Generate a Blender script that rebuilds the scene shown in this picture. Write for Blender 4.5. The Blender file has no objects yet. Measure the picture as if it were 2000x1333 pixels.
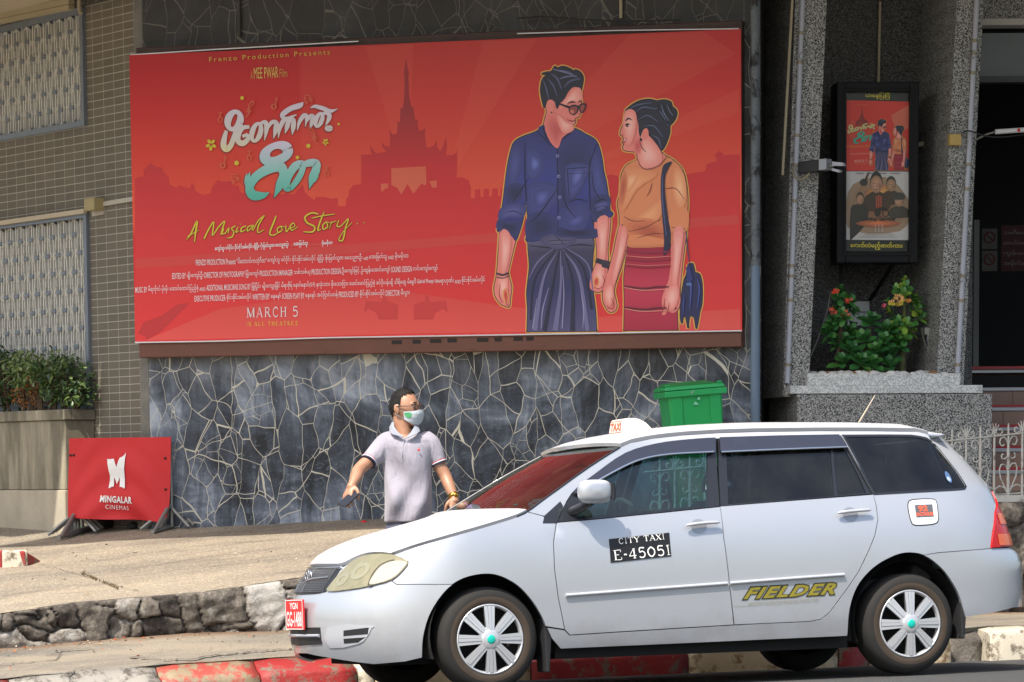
import bpy, bmesh, math, random
import numpy as np
from mathutils import Matrix, Vector
from mathutils.geometry import delaunay_2d_cdt

# ------------------------------------------------------------------ camera, sky, sun, exposure
SC = bpy.context.scene
COL = SC.collection
F, TH, ROLL, CZ = 7000.0, math.radians(6.1), math.radians(.43), 1.19      # focal length in photo pixels, tilt, roll, eye height
PPY = 921 + F*math.tan(TH)
_f = np.array([0, math.cos(TH), -math.sin(TH)]); _u = np.cross([1., 0, 0], _f)
CR = math.cos(ROLL)*np.array([1., 0, 0]) - math.sin(ROLL)*_u
CU = math.sin(ROLL)*np.array([1., 0, 0]) + math.cos(ROLL)*_u
CW = _f
cam = bpy.data.cameras.new('camera'); cam_o = bpy.data.objects.new('camera', cam); COL.objects.link(cam_o)
cam.sensor_width = 36; cam.lens = F*36/2000; cam.shift_y = (PPY-666.5)/2000; cam.clip_end = 2000; cam.clip_start = .5
cam_o.matrix_world = Matrix(((CR[0], CU[0], -CW[0], 0), (CR[1], CU[1], -CW[1], 0), (CR[2], CU[2], -CW[2], CZ), (0, 0, 0, 1)))
SC.camera = cam_o
SUN_EL = math.radians(58); SUN_TRAVEL = Vector((.56, .83, 0)).normalized()  # light comes from the left, behind the camera
world = bpy.data.worlds.new('World'); SC.world = world; world.use_nodes = True
_nt = world.node_tree; _sky = _nt.nodes.new('ShaderNodeTexSky'); _sky.sky_type = 'NISHITA'; _sky.sun_disc = False
_sky.sun_elevation = SUN_EL; _sky.sun_rotation = math.atan2(-SUN_TRAVEL.x, -SUN_TRAVEL.y)
_sky.air_density = 1.3; _sky.dust_density = 4.0; _sky.ozone_density = 1.0
_nt.links.new(_sky.outputs[0], _nt.nodes['Background'].inputs[0]); _nt.nodes['Background'].inputs[1].default_value = .15
sun = bpy.data.lights.new('sun', 'SUN'); sun.energy = 4.2; sun.angle = math.radians(.6); sun.color = (1, .93, .82)
sun_o = bpy.data.objects.new('sun', sun); COL.objects.link(sun_o)
_d = Vector((SUN_TRAVEL.x*math.cos(SUN_EL), SUN_TRAVEL.y*math.cos(SUN_EL), -math.sin(SUN_EL)))
sun_o.rotation_euler = _d.to_track_quat('-Z', 'Y').to_euler(); sun_o.location = (-5, 0, 20)
SC.view_settings.view_transform = 'Standard'; SC.view_settings.look = 'None'; SC.view_settings.gamma = 1
SC.view_settings.exposure = .75
RND = random.Random(7)

# ------------------------------------------------------------------ helpers
V3 = lambda p: np.array(p, float)
def ray(px, py): return (px-1000)/F*CR - (py-PPY)/F*CU + CW
def proj(p):
    p = V3(p)-[0, 0, CZ]; d = p@CW
    return np.array([1000+F*(p@CR)/d, PPY-F*(p@CU)/d])
def unit(v): v = V3(v); return v/np.linalg.norm(v)
class Plane:                                   # a wall plane: origin, horizontal axis u, up axis v, outward normal n
    def __init__(s, o, u, v=(0, 0, 1)):
        s.o = V3(o); s.u = unit(u); s.v = unit(v); s.n = unit(np.cross(s.u, s.v))
    def px(s, x, y, off=0.):
        d = ray(x, y); c = V3((0, 0, CZ)); o = s.o+s.n*off
        return c+d*((o-c)@s.n)/(d@s.n)
    def ab(s, x, y, off=0.):
        p = s.px(x, y, off)-s.o; return np.array([p@s.u, p@s.v])
    def at(s, a, b, off=0.): return s.o+s.u*a+s.v*b+s.n*off
    def M(s, p=None):
        p = s.o if p is None else p
        return Matrix(((s.u[0], -s.n[0], s.v[0], p[0]), (s.u[1], -s.n[1], s.v[1], p[1]), (s.u[2], -s.n[2], s.v[2], p[2]), (0, 0, 0, 1)))
def at_Y(x, y, Y):
    d = ray(x, y); return V3((0, 0, CZ))+d*(Y/d[1])

class MB:                                      # mesh builder, world coordinates, several materials
    def __init__(s): s.v = []; s.f = []; s.mi = []; s.sm = []; s.mats = []
    def m(s, mat):
        if mat not in s.mats: s.mats.append(mat)
        return s.mats.index(mat)
    def add(s, vs, fs, mat=None, smooth=False):
        b = len(s.v); s.v += [tuple(map(float, p)) for p in vs]; i = s.m(mat) if mat else 0
        for f in fs: s.f.append([b+k for k in f]); s.mi.append(i); s.sm.append(smooth)
        return s
    def quad(s, a, b, c, d, mat=None): return s.add([a, b, c, d], [(0, 1, 2, 3)], mat)
    def hexa(s, p, mat=None):                  # 8 corners: bottom 4 (ccw seen from the top), top 4
        return s.add(p, [(3, 2, 1, 0), (4, 5, 6, 7), (0, 1, 5, 4), (1, 2, 6, 5), (2, 3, 7, 6), (3, 0, 4, 7)], mat)
    def box(s, pl, a0, a1, b0, b1, n0, n1, mat=None):
        return s.hexa([pl.at(a0, b0, n1), pl.at(a1, b0, n1), pl.at(a1, b0, n0), pl.at(a0, b0, n0),
                       pl.at(a0, b1, n1), pl.at(a1, b1, n1), pl.at(a1, b1, n0), pl.at(a0, b1, n0)], mat)
    def tube(s, pts, r, n=8, mat=None, cap=True, closed=False, flat=1.0, smooth=True):
        pts = [V3(p) for p in pts]; N = len(pts); rs = r if hasattr(r, '__len__') else [r]*N
        rings = []; up = None
        for i in range(N):
            if closed: t = pts[(i+1) % N]-pts[i-1]
            else: t = pts[min(i+1, N-1)]-pts[max(i-1, 0)]
            t = unit(t)
            if up is None: up = np.array([0, 0, 1.]) if abs(t[2]) < .9 else np.array([0, 1., 0])
            x = unit(np.cross(t, up)); y = np.cross(x, t); up = y
            rings.append([pts[i]+rs[i]*(math.cos(2*math.pi*k/n)*x+flat*math.sin(2*math.pi*k/n)*y) for k in range(n)])
        vs = [p for rg in rings for p in rg]; fs = []
        for i in range(N if closed else N-1):
            for k in range(n):
                a = i*n+k; b = i*n+(k+1) % n; j = ((i+1) % N)*n
                fs.append((a, b, j+(k+1) % n, j+k))
        s.add(vs, fs, mat, smooth)
        if cap and not closed: s.add(rings[0], [tuple(range(n))[::-1]], mat); s.add(rings[-1], [tuple(range(n))], mat)
        return s
    def lathe(s, o, ax, prof, n=32, mat=None, smooth=True, ref=(0, 0, 1)):   # prof: (radius, along axis)
        ax = unit(ax); x = unit(np.cross(ax, ref)); y = np.cross(ax, x); o = V3(o); vs = []; fs = []
        for r, h in prof:
            for k in range(n): vs.append(o+ax*h+r*(math.cos(2*math.pi*k/n)*x+math.sin(2*math.pi*k/n)*y))
        for i in range(len(prof)-1):
            for k in range(n): a = i*n+k; b = i*n+(k+1) % n; fs.append((a, b, b+n, a+n))
        return s.add(vs, fs, mat, smooth)
    def prism(s, pl, poly, n0, n1, mat=None):  # poly in plane coordinates (a,b), extruded from n0 to n1
        if sum(p[0]*q[1]-q[0]*p[1] for p, q in zip(poly, poly[1:]+poly[:1])) < 0: poly = poly[::-1]
        k = len(poly); vs = [pl.at(a, b, n1) for a, b in poly]+[pl.at(a, b, n0) for a, b in poly]
        return s.add(vs, [tuple(range(k)), tuple(range(2*k-1, k-1, -1))]+[(i, i+k, (i+1) % k+k, (i+1) % k) for i in range(k)], mat)
    def build(s, name, mat=None, parent=None, M=None, bevel=0, seg=2, sub=0, solid=0, weld=False):
        M = M or (parent.get('_M') and Matrix(np.array(parent['_M']).reshape(4, 4).tolist())) or Matrix()
        Mi = np.array(M.inverted()); me = bpy.data.meshes.new(name)
        v = np.array(s.v); v = v@Mi[:3, :3].T+Mi[:3, 3]
        me.from_pydata(v.tolist(), [], s.f)
        for mm in (s.mats or [mat]): me.materials.append(mm)
        me.polygons.foreach_set('material_index', s.mi); me.polygons.foreach_set('use_smooth', s.sm); me.update()
        o = bpy.data.objects.new(name, me); COL.objects.link(o); place(o, parent, M)
        if weld:
            md = o.modifiers.new('weld', 'WELD'); md.merge_threshold = 1e-4
        if bevel:
            md = o.modifiers.new('bevel', 'BEVEL'); md.width = bevel; md.segments = seg; md.limit_method = 'ANGLE'; md.angle_limit = math.radians(40)
        if solid:
            md = o.modifiers.new('solid', 'SOLIDIFY'); md.thickness = solid; md.offset = -1
            md = o.modifiers.new('split', 'EDGE_SPLIT'); md.split_angle = math.radians(35)
        if sub:
            md = o.modifiers.new('sub', 'SUBSURF'); md.levels = md.render_levels = sub
        return o
def place(o, parent, M):
    o['_M'] = [x for r in M for x in r]
    if parent is None: o.matrix_basis = M
    else:
        P = Matrix(np.array(parent['_M']).reshape(4, 4).tolist()); o.parent = parent; o.matrix_basis = P.inverted()@M
def tag(o, label=None, cat=None, group=None, kind=None):
    for k, val in (('label', label), ('category', cat), ('group', group), ('kind', kind)):
        if val: o[k] = val
    return o
def thing(name, M, label, cat, group=None):
    if not isinstance(M, Matrix): M = Matrix.Translation(Vector(M))
    o = bpy.data.objects.new(name, None); o.empty_display_size = .2; COL.objects.link(o); place(o, None, M)
    return tag(o, label, cat, group)

# ------------------------------------------------------------------ materials (all procedural)
def lin(c):                                    # 0-255 display value to linear
    return tuple(((x/255)/12.92 if x/255 <= .04045 else ((x/255+.055)/1.055)**2.4) for x in c)
class NT:
    def __init__(s, name):
        s.mat = bpy.data.materials.new(name); s.mat.use_nodes = True; s.nt = s.mat.node_tree
        s.b = s.nt.nodes['Principled BSDF']; s.tc = s.n('TexCoord').outputs['Object']
    def n(s, t, **kw):
        nd = s.nt.nodes.new('ShaderNode'+t)
        for k, val in kw.items(): setattr(nd, k, val)
        return nd
    def l(s, a, b): s.nt.links.new(a, b)
    def inp(s, nd, k, val):
        if hasattr(val, 'is_output') or hasattr(val, 'links'): s.l(val, nd.inputs[k])
        else: nd.inputs[k].default_value = val
    def mapping(s, scale=(1, 1, 1), rot=(0, 0, 0), loc=(0, 0, 0), src=None):
        m = s.n('Mapping'); s.l(src or s.tc, m.inputs[0]); m.inputs['Scale'].default_value = scale; m.inputs['Rotation'].default_value = rot; m.inputs['Location'].default_value = loc
        return m.outputs[0]
    def noise(s, scale, detail=4, rough=.55, src=None, dist=0, out=0):
        t = s.n('TexNoise'); s.l(src or s.tc, t.inputs['Vector']); t.inputs['Scale'].default_value = scale; t.inputs['Detail'].default_value = detail
        t.inputs['Roughness'].default_value = rough; t.inputs['Distortion'].default_value = dist
        return t.outputs[out]
    def ramp(s, fac, stops, interp='LINEAR'):
        r = s.n('ValToRGB'); s.l(fac, r.inputs[0]); e = r.color_ramp.elements; r.color_ramp.interpolation = interp
        while len(e) < len(stops): e.new(.5)
        for el, (p, c) in zip(e, stops):
            el.position = p; c = (c, c, c) if not hasattr(c, '__len__') else c; el.color = (*c[:3], 1)
        return r.outputs[0]
    def mix(s, fac, a, b, mode='MIX'):
        m = s.n('Mix', data_type='RGBA', blend_type=mode)
        for sock, val in ((m.inputs['Factor'], fac), (m.inputs[6], a), (m.inputs[7], b)):
            if hasattr(val, 'links'): s.l(val, sock)
            else: sock.default_value = val if not hasattr(val, '__len__') else (*val[:3], 1)
        return m.outputs[2]
    def math(s, op, a, b=0., c=0.):
        m = s.n('Math', operation=op)
        for i, val in enumerate((a, b, c)):
            if hasattr(val, 'links'): s.l(val, m.inputs[i])
            else: m.inputs[i].default_value = val
        return m.outputs[0]
    def sep(s, src=None):
        x = s.n('SeparateXYZ'); s.l(src or s.tc, x.inputs[0]); return x.outputs
    def col(s, c): s.inp(s.b, 'Base Color', c if hasattr(c, 'links') else (*c[:3], 1)); return s
    def set(s, **kw):
        for k, val in kw.items(): s.inp(s.b, k.replace('_', ' '), val)
        return s
    def bump(s, h, strength=.3, dist=.01):
        b = s.n('Bump'); s.l(h, b.inputs['Height']); b.inputs['Strength'].default_value = strength; b.inputs['Distance'].default_value = dist
        s.l(b.outputs[0], s.b.inputs['Normal']); return s
_mc = {}
def mat(c, rough=.55, metal=0., var=.12, scale=6., bump=0., coat=0., name=None, spec=.5, rgb=True):
    """plain painted / plastic / metal surface: colour c in 0-255 display values, slightly blotchy"""
    key = (tuple(c), rough, metal, var, scale, bump, coat, spec)
    if key in _mc: return _mc[key]
    k = NT(name or 'surface'); base = lin(c)
    n1 = k.noise(scale, 5, .6)
    k.col(k.mix(n1, tuple(x*(1-var) for x in base), tuple(min(1, x*(1+var)) for x in base)) if var else base)
    k.set(Roughness=rough, Metallic=metal, Coat_Weight=coat, Specular_IOR_Level=spec)
    if bump: k.bump(k.noise(scale*8, 4), bump, .004)
    _mc[key] = k.mat; return k.mat

def m_stone():
    k = NT('crazy_paving_stone')
    P = k.mapping((1, .02, 1))
    wn = k.n('TexNoise'); k.l(P, wn.inputs['Vector']); wn.inputs['Scale'].default_value = 4.5; wn.inputs['Detail'].default_value = 1.
    ws = k.n('VectorMath', operation='MULTIPLY'); k.l(wn.outputs['Color'], ws.inputs[0]); ws.inputs[1].default_value = (.085, 0, .085)
    w = k.n('VectorMath', operation='ADD'); k.l(P, w.inputs[0]); k.l(ws.outputs[0], w.inputs[1])
    def vor(scale, loc=(0, 0, 0), feat='DISTANCE_TO_EDGE'):
        t = k.n('TexVoronoi', feature=feat); k.l(k.mapping(scale, loc=loc, src=w.outputs[0]), t.inputs['Vector']); t.inputs['Scale'].default_value = 1; return t
    v1 = vor((6.6, 0, 3.5)); e1 = v1.outputs['Distance']; c1 = vor((6.6, 0, 3.5), feat='F1').outputs['Color']; e2 = vor((3.1, 0, 2.9), (5.3, 0, 2.7)).outputs['Distance']; e3 = vor((7, 0, 6), (7.7, 0, 2.1)).outputs['Distance']
    cs = k.sep(c1)
    wv = k.math('MULTIPLY_ADD', k.noise(6, 3, src=P), .015, .0015)
    def lines(e, wid, keep): return k.math('MULTIPLY', k.math('LESS_THAN', e, wid), keep)
    kp2 = k.math('GREATER_THAN', cs[0], .40); kp3 = k.math('GREATER_THAN', cs[1], .86)
    line = k.math('MAXIMUM', k.math('MAXIMUM', lines(e1, wv, 1.), lines(e2, k.math('MULTIPLY', wv, .72), kp2)), lines(e3, k.math('MULTIPLY', wv, .8), kp3))
    cl = k.noise(1.1, 7, .66, src=k.mapping((1, 1, 1.3)), dist=.6); st = k.noise(6, 6, .7, src=k.mapping((1.6, 1, .30)), dist=1.2)
    tone = k.math('ADD', k.math('MULTIPLY', cl, .95), k.math('MULTIPLY_ADD', st, .34, k.math('MULTIPLY', cs[2], .10)))
    base = k.ramp(tone, [(.55, lin((32, 35, 41))), (.65, lin((62, 68, 78))), (.75, lin((98, 106, 119))), (.87, lin((160, 168, 180)))])
    h = k.sep()[2]
    up = k.n('MapRange'); k.l(k.math('MULTIPLY_ADD', st, .9, h), up.inputs[0]); up.inputs[1].default_value = 2.2; up.inputs[2].default_value = 2.7
    base = k.mix(k.math('MULTIPLY', up.outputs[0], .8), base, k.ramp(tone, [(.5, lin((66, 64, 62))), (.9, lin((112, 110, 106)))]))
    scr = k.noise(8, 6, .68, src=k.mapping((1.2, 1, 1.6)), dist=3.2); low = k.n('MapRange'); k.l(h, low.inputs[0]); low.inputs[1].default_value = 1.9; low.inputs[2].default_value = 1.2
    base = k.mix(k.math('MULTIPLY', k.ramp(scr, [(.60, 0.), (.64, 1.), (.68, 0.)]), k.math('MULTIPLY_ADD', low.outputs[0], .45, .12)), base, lin((150, 158, 168)))
    c = k.mix(line, base, k.mix(k.noise(9, 3, src=P), lin((168, 163, 148)), lin((218, 212, 194))))
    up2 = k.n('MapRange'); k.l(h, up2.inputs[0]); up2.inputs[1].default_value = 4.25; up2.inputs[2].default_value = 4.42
    k.col(k.mix(k.math('MULTIPLY', up2.outputs[0], .78), c, lin((46, 44, 42))))      # canopy shade above the billboard, painted into the stone colour
    k.set(Roughness=k.math('MULTIPLY_ADD', st, .35, .40), Specular_IOR_Level=.35)
    k.bump(k.math('ADD', k.math('MULTIPLY', k.math('MINIMUM', e1, .06), -3.), k.math('MULTIPLY', cl, .5)), .3, .02)
    return k.mat
def m_tiles():
    k = NT('small_brown_tiles'); s = k.sep()
    cb = k.n('CombineXYZ'); k.l(s[0], cb.inputs[0]); k.l(s[2], cb.inputs[1])
    b = k.n('TexBrick'); b.offset = 0; b.squash = 1; k.l(cb.outputs[0], b.inputs['Vector'])
    b.inputs['Scale'].default_value = 1; b.inputs['Brick Width'].default_value = .170; b.inputs['Row Height'].default_value = .0605
    b.inputs['Mortar Size'].default_value = .0032; b.inputs['Bias'].default_value = -.2; b.inputs['Mortar Smooth'].default_value = .1
    b.inputs['Color1'].default_value = (*lin((116, 109, 97)), 1); b.inputs['Color2'].default_value = (*lin((105, 99, 88)), 1); b.inputs['Mortar'].default_value = (*lin((182, 178, 164)), 1)
    sp = k.noise(130, 3, .7); c = k.mix(k.math('MULTIPLY', k.math('GREATER_THAN', sp, .6), .5), b.outputs['Color'], lin((62, 58, 54)))
    c = k.mix(k.math('MULTIPLY', k.noise(2.2, 5, .6), .35), c, lin((78, 70, 58)))
    k.col(c).set(Roughness=.8); k.bump(k.math('SUBTRACT', k.math('MULTIPLY', sp, .4), b.outputs['Fac']), .5, .006); return k.mat
def m_granite(name, dark, midc, light, sc=88., dirt=.3):
    k = NT(name); t = k.n('TexVoronoi'); k.l(k.tc, t.inputs['Vector']); t.inputs['Scale'].default_value = sc
    v = k.math('MULTIPLY_ADD', k.noise(sc*.9, 2, .6), .55, k.math('MULTIPLY', k.sep(t.outputs['Color'])[0], .5))
    c = k.ramp(v, [(.36, lin(dark)), (.47, lin(midc)), (.60, lin(light)), (.75, lin(tuple(min(255, x+20) for x in light)))])
    c = k.mix(k.math('MULTIPLY', k.noise(1.7, 6, .65, src=k.mapping((1.5, 1.5, .5))), dirt), c, lin((40, 39, 38)))
    k.col(c).set(Roughness=.62); k.bump(v, .35, .004); return k.mat
def m_concrete(name, c1, c2, sc=3., streak=.0, rough=.85, speck=0.):
    k = NT(name); n1 = k.noise(sc, 8, .65); c = k.mix(k.ramp(n1, [(.3, 0.), (.7, 1.)]), lin(c1), lin(c2))
    if streak: c = k.mix(k.math('MULTIPLY', k.ramp(k.noise(7, 5, .6, src=k.mapping((1, 1, .18), rot=(0, .5, 0))), [(.45, 0.), (.7, 1.)]), streak), c, lin((200, 190, 165)))
    if speck: c = k.mix(k.math('MULTIPLY', k.ramp(k.noise(95, 3, .7), [(.55, 0.), (.66, 1.)]), speck), c, lin((222, 205, 172)))
    k.col(c).set(Roughness=rough); k.bump(k.noise(sc*16, 5, .7), .35, .008); return k.mat
def m_terrace():
    k = NT('exposed_aggregate_paving'); big = k.noise(.55, 6, .6, src=k.mapping((1, 2.2, 1))); fine = k.noise(60, 4, .75, src=k.mapping((1, .5, 1)))
    c = k.mix(k.ramp(big, [(.36, 0.), (.62, 1.)]), lin((116, 108, 97)), lin((148, 137, 119)))
    c = k.mix(k.math('MULTIPLY', k.ramp(fine, [(.40, 1.), (.52, 0.)]), .45), c, lin((84, 76, 66)))
    c = k.mix(k.math('MULTIPLY', k.ramp(fine, [(.56, 0.), (.66, 1.)]), .75), c, lin((202, 190, 164)))
    c = k.mix(k.math('MULTIPLY', k.ramp(k.noise(1.9, 8, .72, src=k.mapping((.6, 2.0, 1))), [(.53, 0.), (.66, 1.)]), .6), c, lin((90, 83, 75)))
    k.col(c).set(Roughness=.78); k.bump(fine, .5, .012); return k.mat
def m_asphalt():
    k = NT('asphalt'); n1 = k.noise(140, 3, .8); c = k.ramp(n1, [(.35, lin((46, 47, 49))), (.6, lin((66, 67, 68))), (.75, lin((104, 103, 100)))])
    c = k.mix(k.math('MULTIPLY', k.noise(1.5, 5), .4), c, lin((60, 58, 54))); k.col(c).set(Roughness=.85); k.bump(n1, .5, .01); return k.mat
def m_paint(name, c, wear=.5, under=(120, 108, 92), rough=.6, sc=9.):
    k = NT(name); w = k.noise(sc, 9, .72); f = k.ramp(w, [(wear-.05, 1.), (wear+.03, 0.)])
    base = k.mix(k.noise(3, 4), lin(c), lin(tuple(x*.86 for x in c)))
    k.col(k.mix(f, base, k.mix(k.noise(40, 3), lin(under), lin(tuple(x*.7 for x in under))))).set(Roughness=rough); k.bump(k.math('ADD', k.math('MULTIPLY', f, -.6), k.noise(50, 5)), .35, .008); return k.mat
def m_rock():
    k = NT('rough_stone'); n1 = k.noise(5, 9, .7); c = k.ramp(n1, [(.3, lin((40, 37, 36))), (.48, lin((84, 78, 72))), (.62, lin((120, 114, 106))), (.75, lin((172, 170, 166)))])
    k.col(c).set(Roughness=.9); k.bump(k.noise(22, 8, .72), .8, .02); return k.mat
def m_leaf(name, c1, c2, c3=None, rough=.42):
    k = NT(name); oi = k.n('ObjectInfo'); n1 = k.noise(22, 3, .6); c = k.mix(k.ramp(n1, [(.35, 0.), (.65, 1.)]), lin(c1), lin(c2))
    if c3: c = k.mix(k.ramp(k.noise(5, 3), [(.56, 0.), (.68, 1.)]), c, lin(c3))
    k.col(c).set(Roughness=rough, Subsurface_Weight=.0); return k.mat
def m_gradz(name, stops, z0, z1, axis=2, rough=.5, mott=.06):      # printed colour gradient along a local axis
    k = NT(name); z = k.sep()[axis]; mr = k.n('MapRange'); k.l(z, mr.inputs[0]); mr.inputs[1].default_value = z0; mr.inputs[2].default_value = z1
    c = k.ramp(mr.outputs[0], [(p, lin(cc)) for p, cc in stops]); k.col(k.mix(mott, c, k.mix(1., c, k.noise(9, 5, out=0), 'MULTIPLY'))).set(Roughness=rough); return k.mat
def m_glass(name, tint, trans, rough=.02, ior=1.5, dust=.035):
    k = NT(name); nt = k.nt; t = k.n('BsdfTransparent'); t.inputs[0].default_value = (*[x*trans for x in tint], 1)
    g = k.n('BsdfGlossy'); g.inputs['Roughness'].default_value = rough; g.inputs['Color'].default_value = (1, 1, 1, 1)
    fr = k.n('Fresnel'); fr.inputs['IOR'].default_value = ior
    d = k.n('BsdfDiffuse'); d.inputs[0].default_value = (.5, .48, .44, 1)
    du = k.n('MixShader'); k.l(k.math('MULTIPLY', k.ramp(k.noise(3, 6, .6), [(.3, 0.), (.8, 1.)]), dust), du.inputs[0]); k.l(t.outputs[0], du.inputs[1]); k.l(d.outputs[0], du.inputs[2])
    m = k.n('MixShader'); k.l(fr.outputs[0], m.inputs[0]); k.l(du.outputs[0], m.inputs[1]); k.l(g.outputs[0], m.inputs[2])
    k.l(m.outputs[0], nt.nodes['Material Output'].inputs[0]); return k.mat

STONE, TILE = m_stone(), m_tiles()
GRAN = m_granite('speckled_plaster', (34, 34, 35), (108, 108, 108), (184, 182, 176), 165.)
GRAN_D = m_granite('speckled_plaster_shaded', (26, 26, 26), (60, 60, 60), (112, 110, 106), 165., dirt=.65)  # same plaster as the piers, recess shade mixed into its colours
LEDGE = m_granite('pale_granite', (176, 178, 178), (200, 201, 198), (218, 218, 214), 110., .08)
CONC = m_concrete('weathered_concrete', (92, 87, 74), (124, 116, 98), 2.5, .45)
CONC_L = m_concrete('pale_concrete', (150, 142, 126), (176, 166, 146), 3., .2)
CONC_P = m_concrete('grey_plaster', (100, 98, 93), (130, 126, 118), 8.)
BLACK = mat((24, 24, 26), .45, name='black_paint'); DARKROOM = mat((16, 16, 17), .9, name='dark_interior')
PVC = mat((178, 180, 190), .4, name='white_pvc'); STEEL = mat((128, 136, 148), .45, .5, name='grey_painted_steel'); BARS = mat((216, 214, 206), .6, .2, scale=14, name='grille_bars')
BROWN = m_paint('brown_frame_paint', (112, 68, 52), .36, (66, 48, 40), .55, 7.)
BROWN_D = m_paint('dark_brown_frame_paint', (66, 42, 34), .40, (44, 34, 30), .55, 7.)
BEIGE = mat((170, 158, 130), .55, name='aged_beige_plastic')
# ------------------------------------------------------------------ street frame and ground
SA = math.radians(20.5); US = V3((math.cos(SA), math.sin(SA), 0)); VS = V3((-math.sin(SA), math.cos(SA), 0))
def sv(s, v, z=0.): return US*s+VS*v+V3((0, 0, z))
def zfront(s): return float(np.interp(s, [-30, 3., 4.8, 5.3, 6.15, 6.71, 11.7, 60], [.0, .19, .325, .387, .44, .51, .95, 1.1]))
def zterr(s, v): return zfront(s)+.047*(min(v, 29)-21.95)
def zroad(s, v): return .0118*max(-20, min(30, s-9.3))-.030*(max(12., v)-18.6)-.004
MS = Matrix(((US[0], VS[0], 0, 0), (US[1], VS[1], 0, 0), (0, 0, 1, 0), (0, 0, 0, 1)))
def sheet(name, ss, vs, zf, m, kind='structure'):
    b = MB(); n = len(vs); pts = [sv(s, v, zf(s, v)) for s in ss for v in vs]
    b.add(pts, [(i*n+j, (i+1)*n+j, (i+1)*n+j+1, i*n+j+1) for i in range(len(ss)-1) for j in range(n-1)], m, True)
    return tag(b.build(name, None, None, MS), kind=kind)
def on_surf(px, py, zf, z=.4):                 # point of a ground surface seen at a pixel (used to place marks on the ground)
    d = ray(px, py); c = V3((0, 0, CZ)); lo, hi = 14., 60.
    for _ in range(50):
        t = (lo+hi)/2; p = c+d*t
        if p[2] > zf(p@US, p@VS): lo = t
        else: hi = t
    return p
ASPH, TERR = m_asphalt(), m_terrace()
def m_path():
    k = NT('worn_path_concrete'); big = k.noise(.9, 7, .65, src=k.mapping((.7, 1.6, 1))); fine = k.noise(85, 3, .72); v = k.sep()[1]
    c = k.mix(k.ramp(big, [(.40, 0.), (.58, 1.)]), lin((92, 89, 84)), lin((128, 119, 104))); c = k.mix(k.math('MULTIPLY', k.ramp(fine, [(.56, 0.), (.66, 1.)]), .5), c, lin((196, 184, 160)))
    d = k.n('MapRange'); k.l(k.math('MULTIPLY_ADD', k.noise(6, 5, .7), .35, v), d.inputs[0]); d.inputs[1].default_value = 21.82; d.inputs[2].default_value = 22.1
    c = k.mix(k.math('MULTIPLY', d.outputs[0], .85), c, lin((98, 72, 50)))          # earth washed against the stones
    c = k.mix(k.math('MULTIPLY', k.ramp(k.noise(3.2, 8, .72), [(.57, 0.), (.66, 1.)]), .45), c, lin((74, 69, 63)))
    k.col(c).set(Roughness=.88); k.bump(k.math('ADD', fine, k.noise(12, 6, .7)), .4, .012); return k.mat
PATHM = m_path()
sheet('road', [-300, -60, -12, 0, 3, 5, 7, 9, 11, 14, 22, 60, 300], [-300, -60, 0, 12, 17, 19, 20.2, 20.62], zroad, ASPH)
jit = random.Random(3)
ss = list(np.linspace(-4, 18, 89)); ss = [-40, -15]+ss+[30, 60]
sheet('terrace', ss, [21.97, 22.3, 23, 24, 25.5, 27, 29, 40], lambda s, v: zterr(s, v)+(.006*math.sin(s*3.1+v*2)+.004*math.sin(s*7.3-v*3) if v < 29 else 0), TERR)
def zpath(s, v):
    k = np.interp(s, [-30, 4.0, 4.6, 5.44, 6.32, 7.97, 11.04, 40], [-.2, -.03, .02, .065, .096, .10, .17, .4])
    e = np.interp(s, [-30, 4.8, 5.9, 6.7, 11.6, 40], [-.05, .13, .19, .205, .20, .45])
    t = (v-20.6)/1.4; return float(k*(1-t)+e*t)
sheet('path', [-40, -10]+list(np.linspace(0, 18, 73))+[40], [20.585, 20.7, 21, 21.4, 21.98], lambda s, v: zpath(s, v)+.004*math.sin(9*s+5*v)+.004*math.sin(3.7*s-8*v), PATHM)
KRED, KWHT = m_paint('red_kerb_paint', (150, 36, 36), .45), m_paint('white_kerb_paint', (196, 188, 170), .44)
KMIX, KBARE = m_paint('worn_red_kerb_paint', (168, 70, 60), .53, (150, 134, 108)), m_paint('bare_kerb_with_old_paint', (150, 146, 138), .47, (98, 92, 84))
KCRM = m_paint('dirty_cream_kerb_paint', (206, 188, 154), .45, (150, 120, 84))
def s_at(px, v): k = (px-1000)/F; Y = v/(VS[0]*k+VS[1]); return Y*(US[0]*k+US[1])
def zk(s): return float(np.interp(s, [3, 4.6, 5.44, 6.32, 7.97, 11.04, 14], [-.11, -.06, -.012, .024, .055, .15, .2]))
def kerb_block(s0, s1, m, drop=0.):
    b = MB(); n = max(2, int((s1-s0)/.09)); rows = []; r = random.Random(int(s0*997))
    for i in range(n+1):
        s = s0+.004+(s1-s0-.008)*i/n; zt = zk(s)-drop; zb = zpath(s, 20.6); zr = -.3; j = lambda a=.006: r.uniform(-a, a)
        e = .012 if i in (0, n) else 0
        rows.append([sv(s, 20.43+j(), zr), sv(s, 20.435+j(), zt-.03+j(.01)), sv(s, 20.455+j(), zt+j()-e), sv(s, 20.52, zt+.35*(zb-zt)+j()-e), sv(s, 20.6, zb+.004-e), sv(s, 20.62, -.3)])
    k = 6; b.add([p for rw in rows for p in rw], [(i*k+j, (i+1)*k+j, (i+1)*k+j+1, i*k+j+1) for i in range(n) for j in range(k-1)], m, True)
    b.add(rows[0], [tuple(range(k))], m); b.add(rows[-1], [tuple(range(k))[::-1]], m)
    return tag(b.build('kerb', None, None, MS, weld=True), kind='structure')
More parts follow.
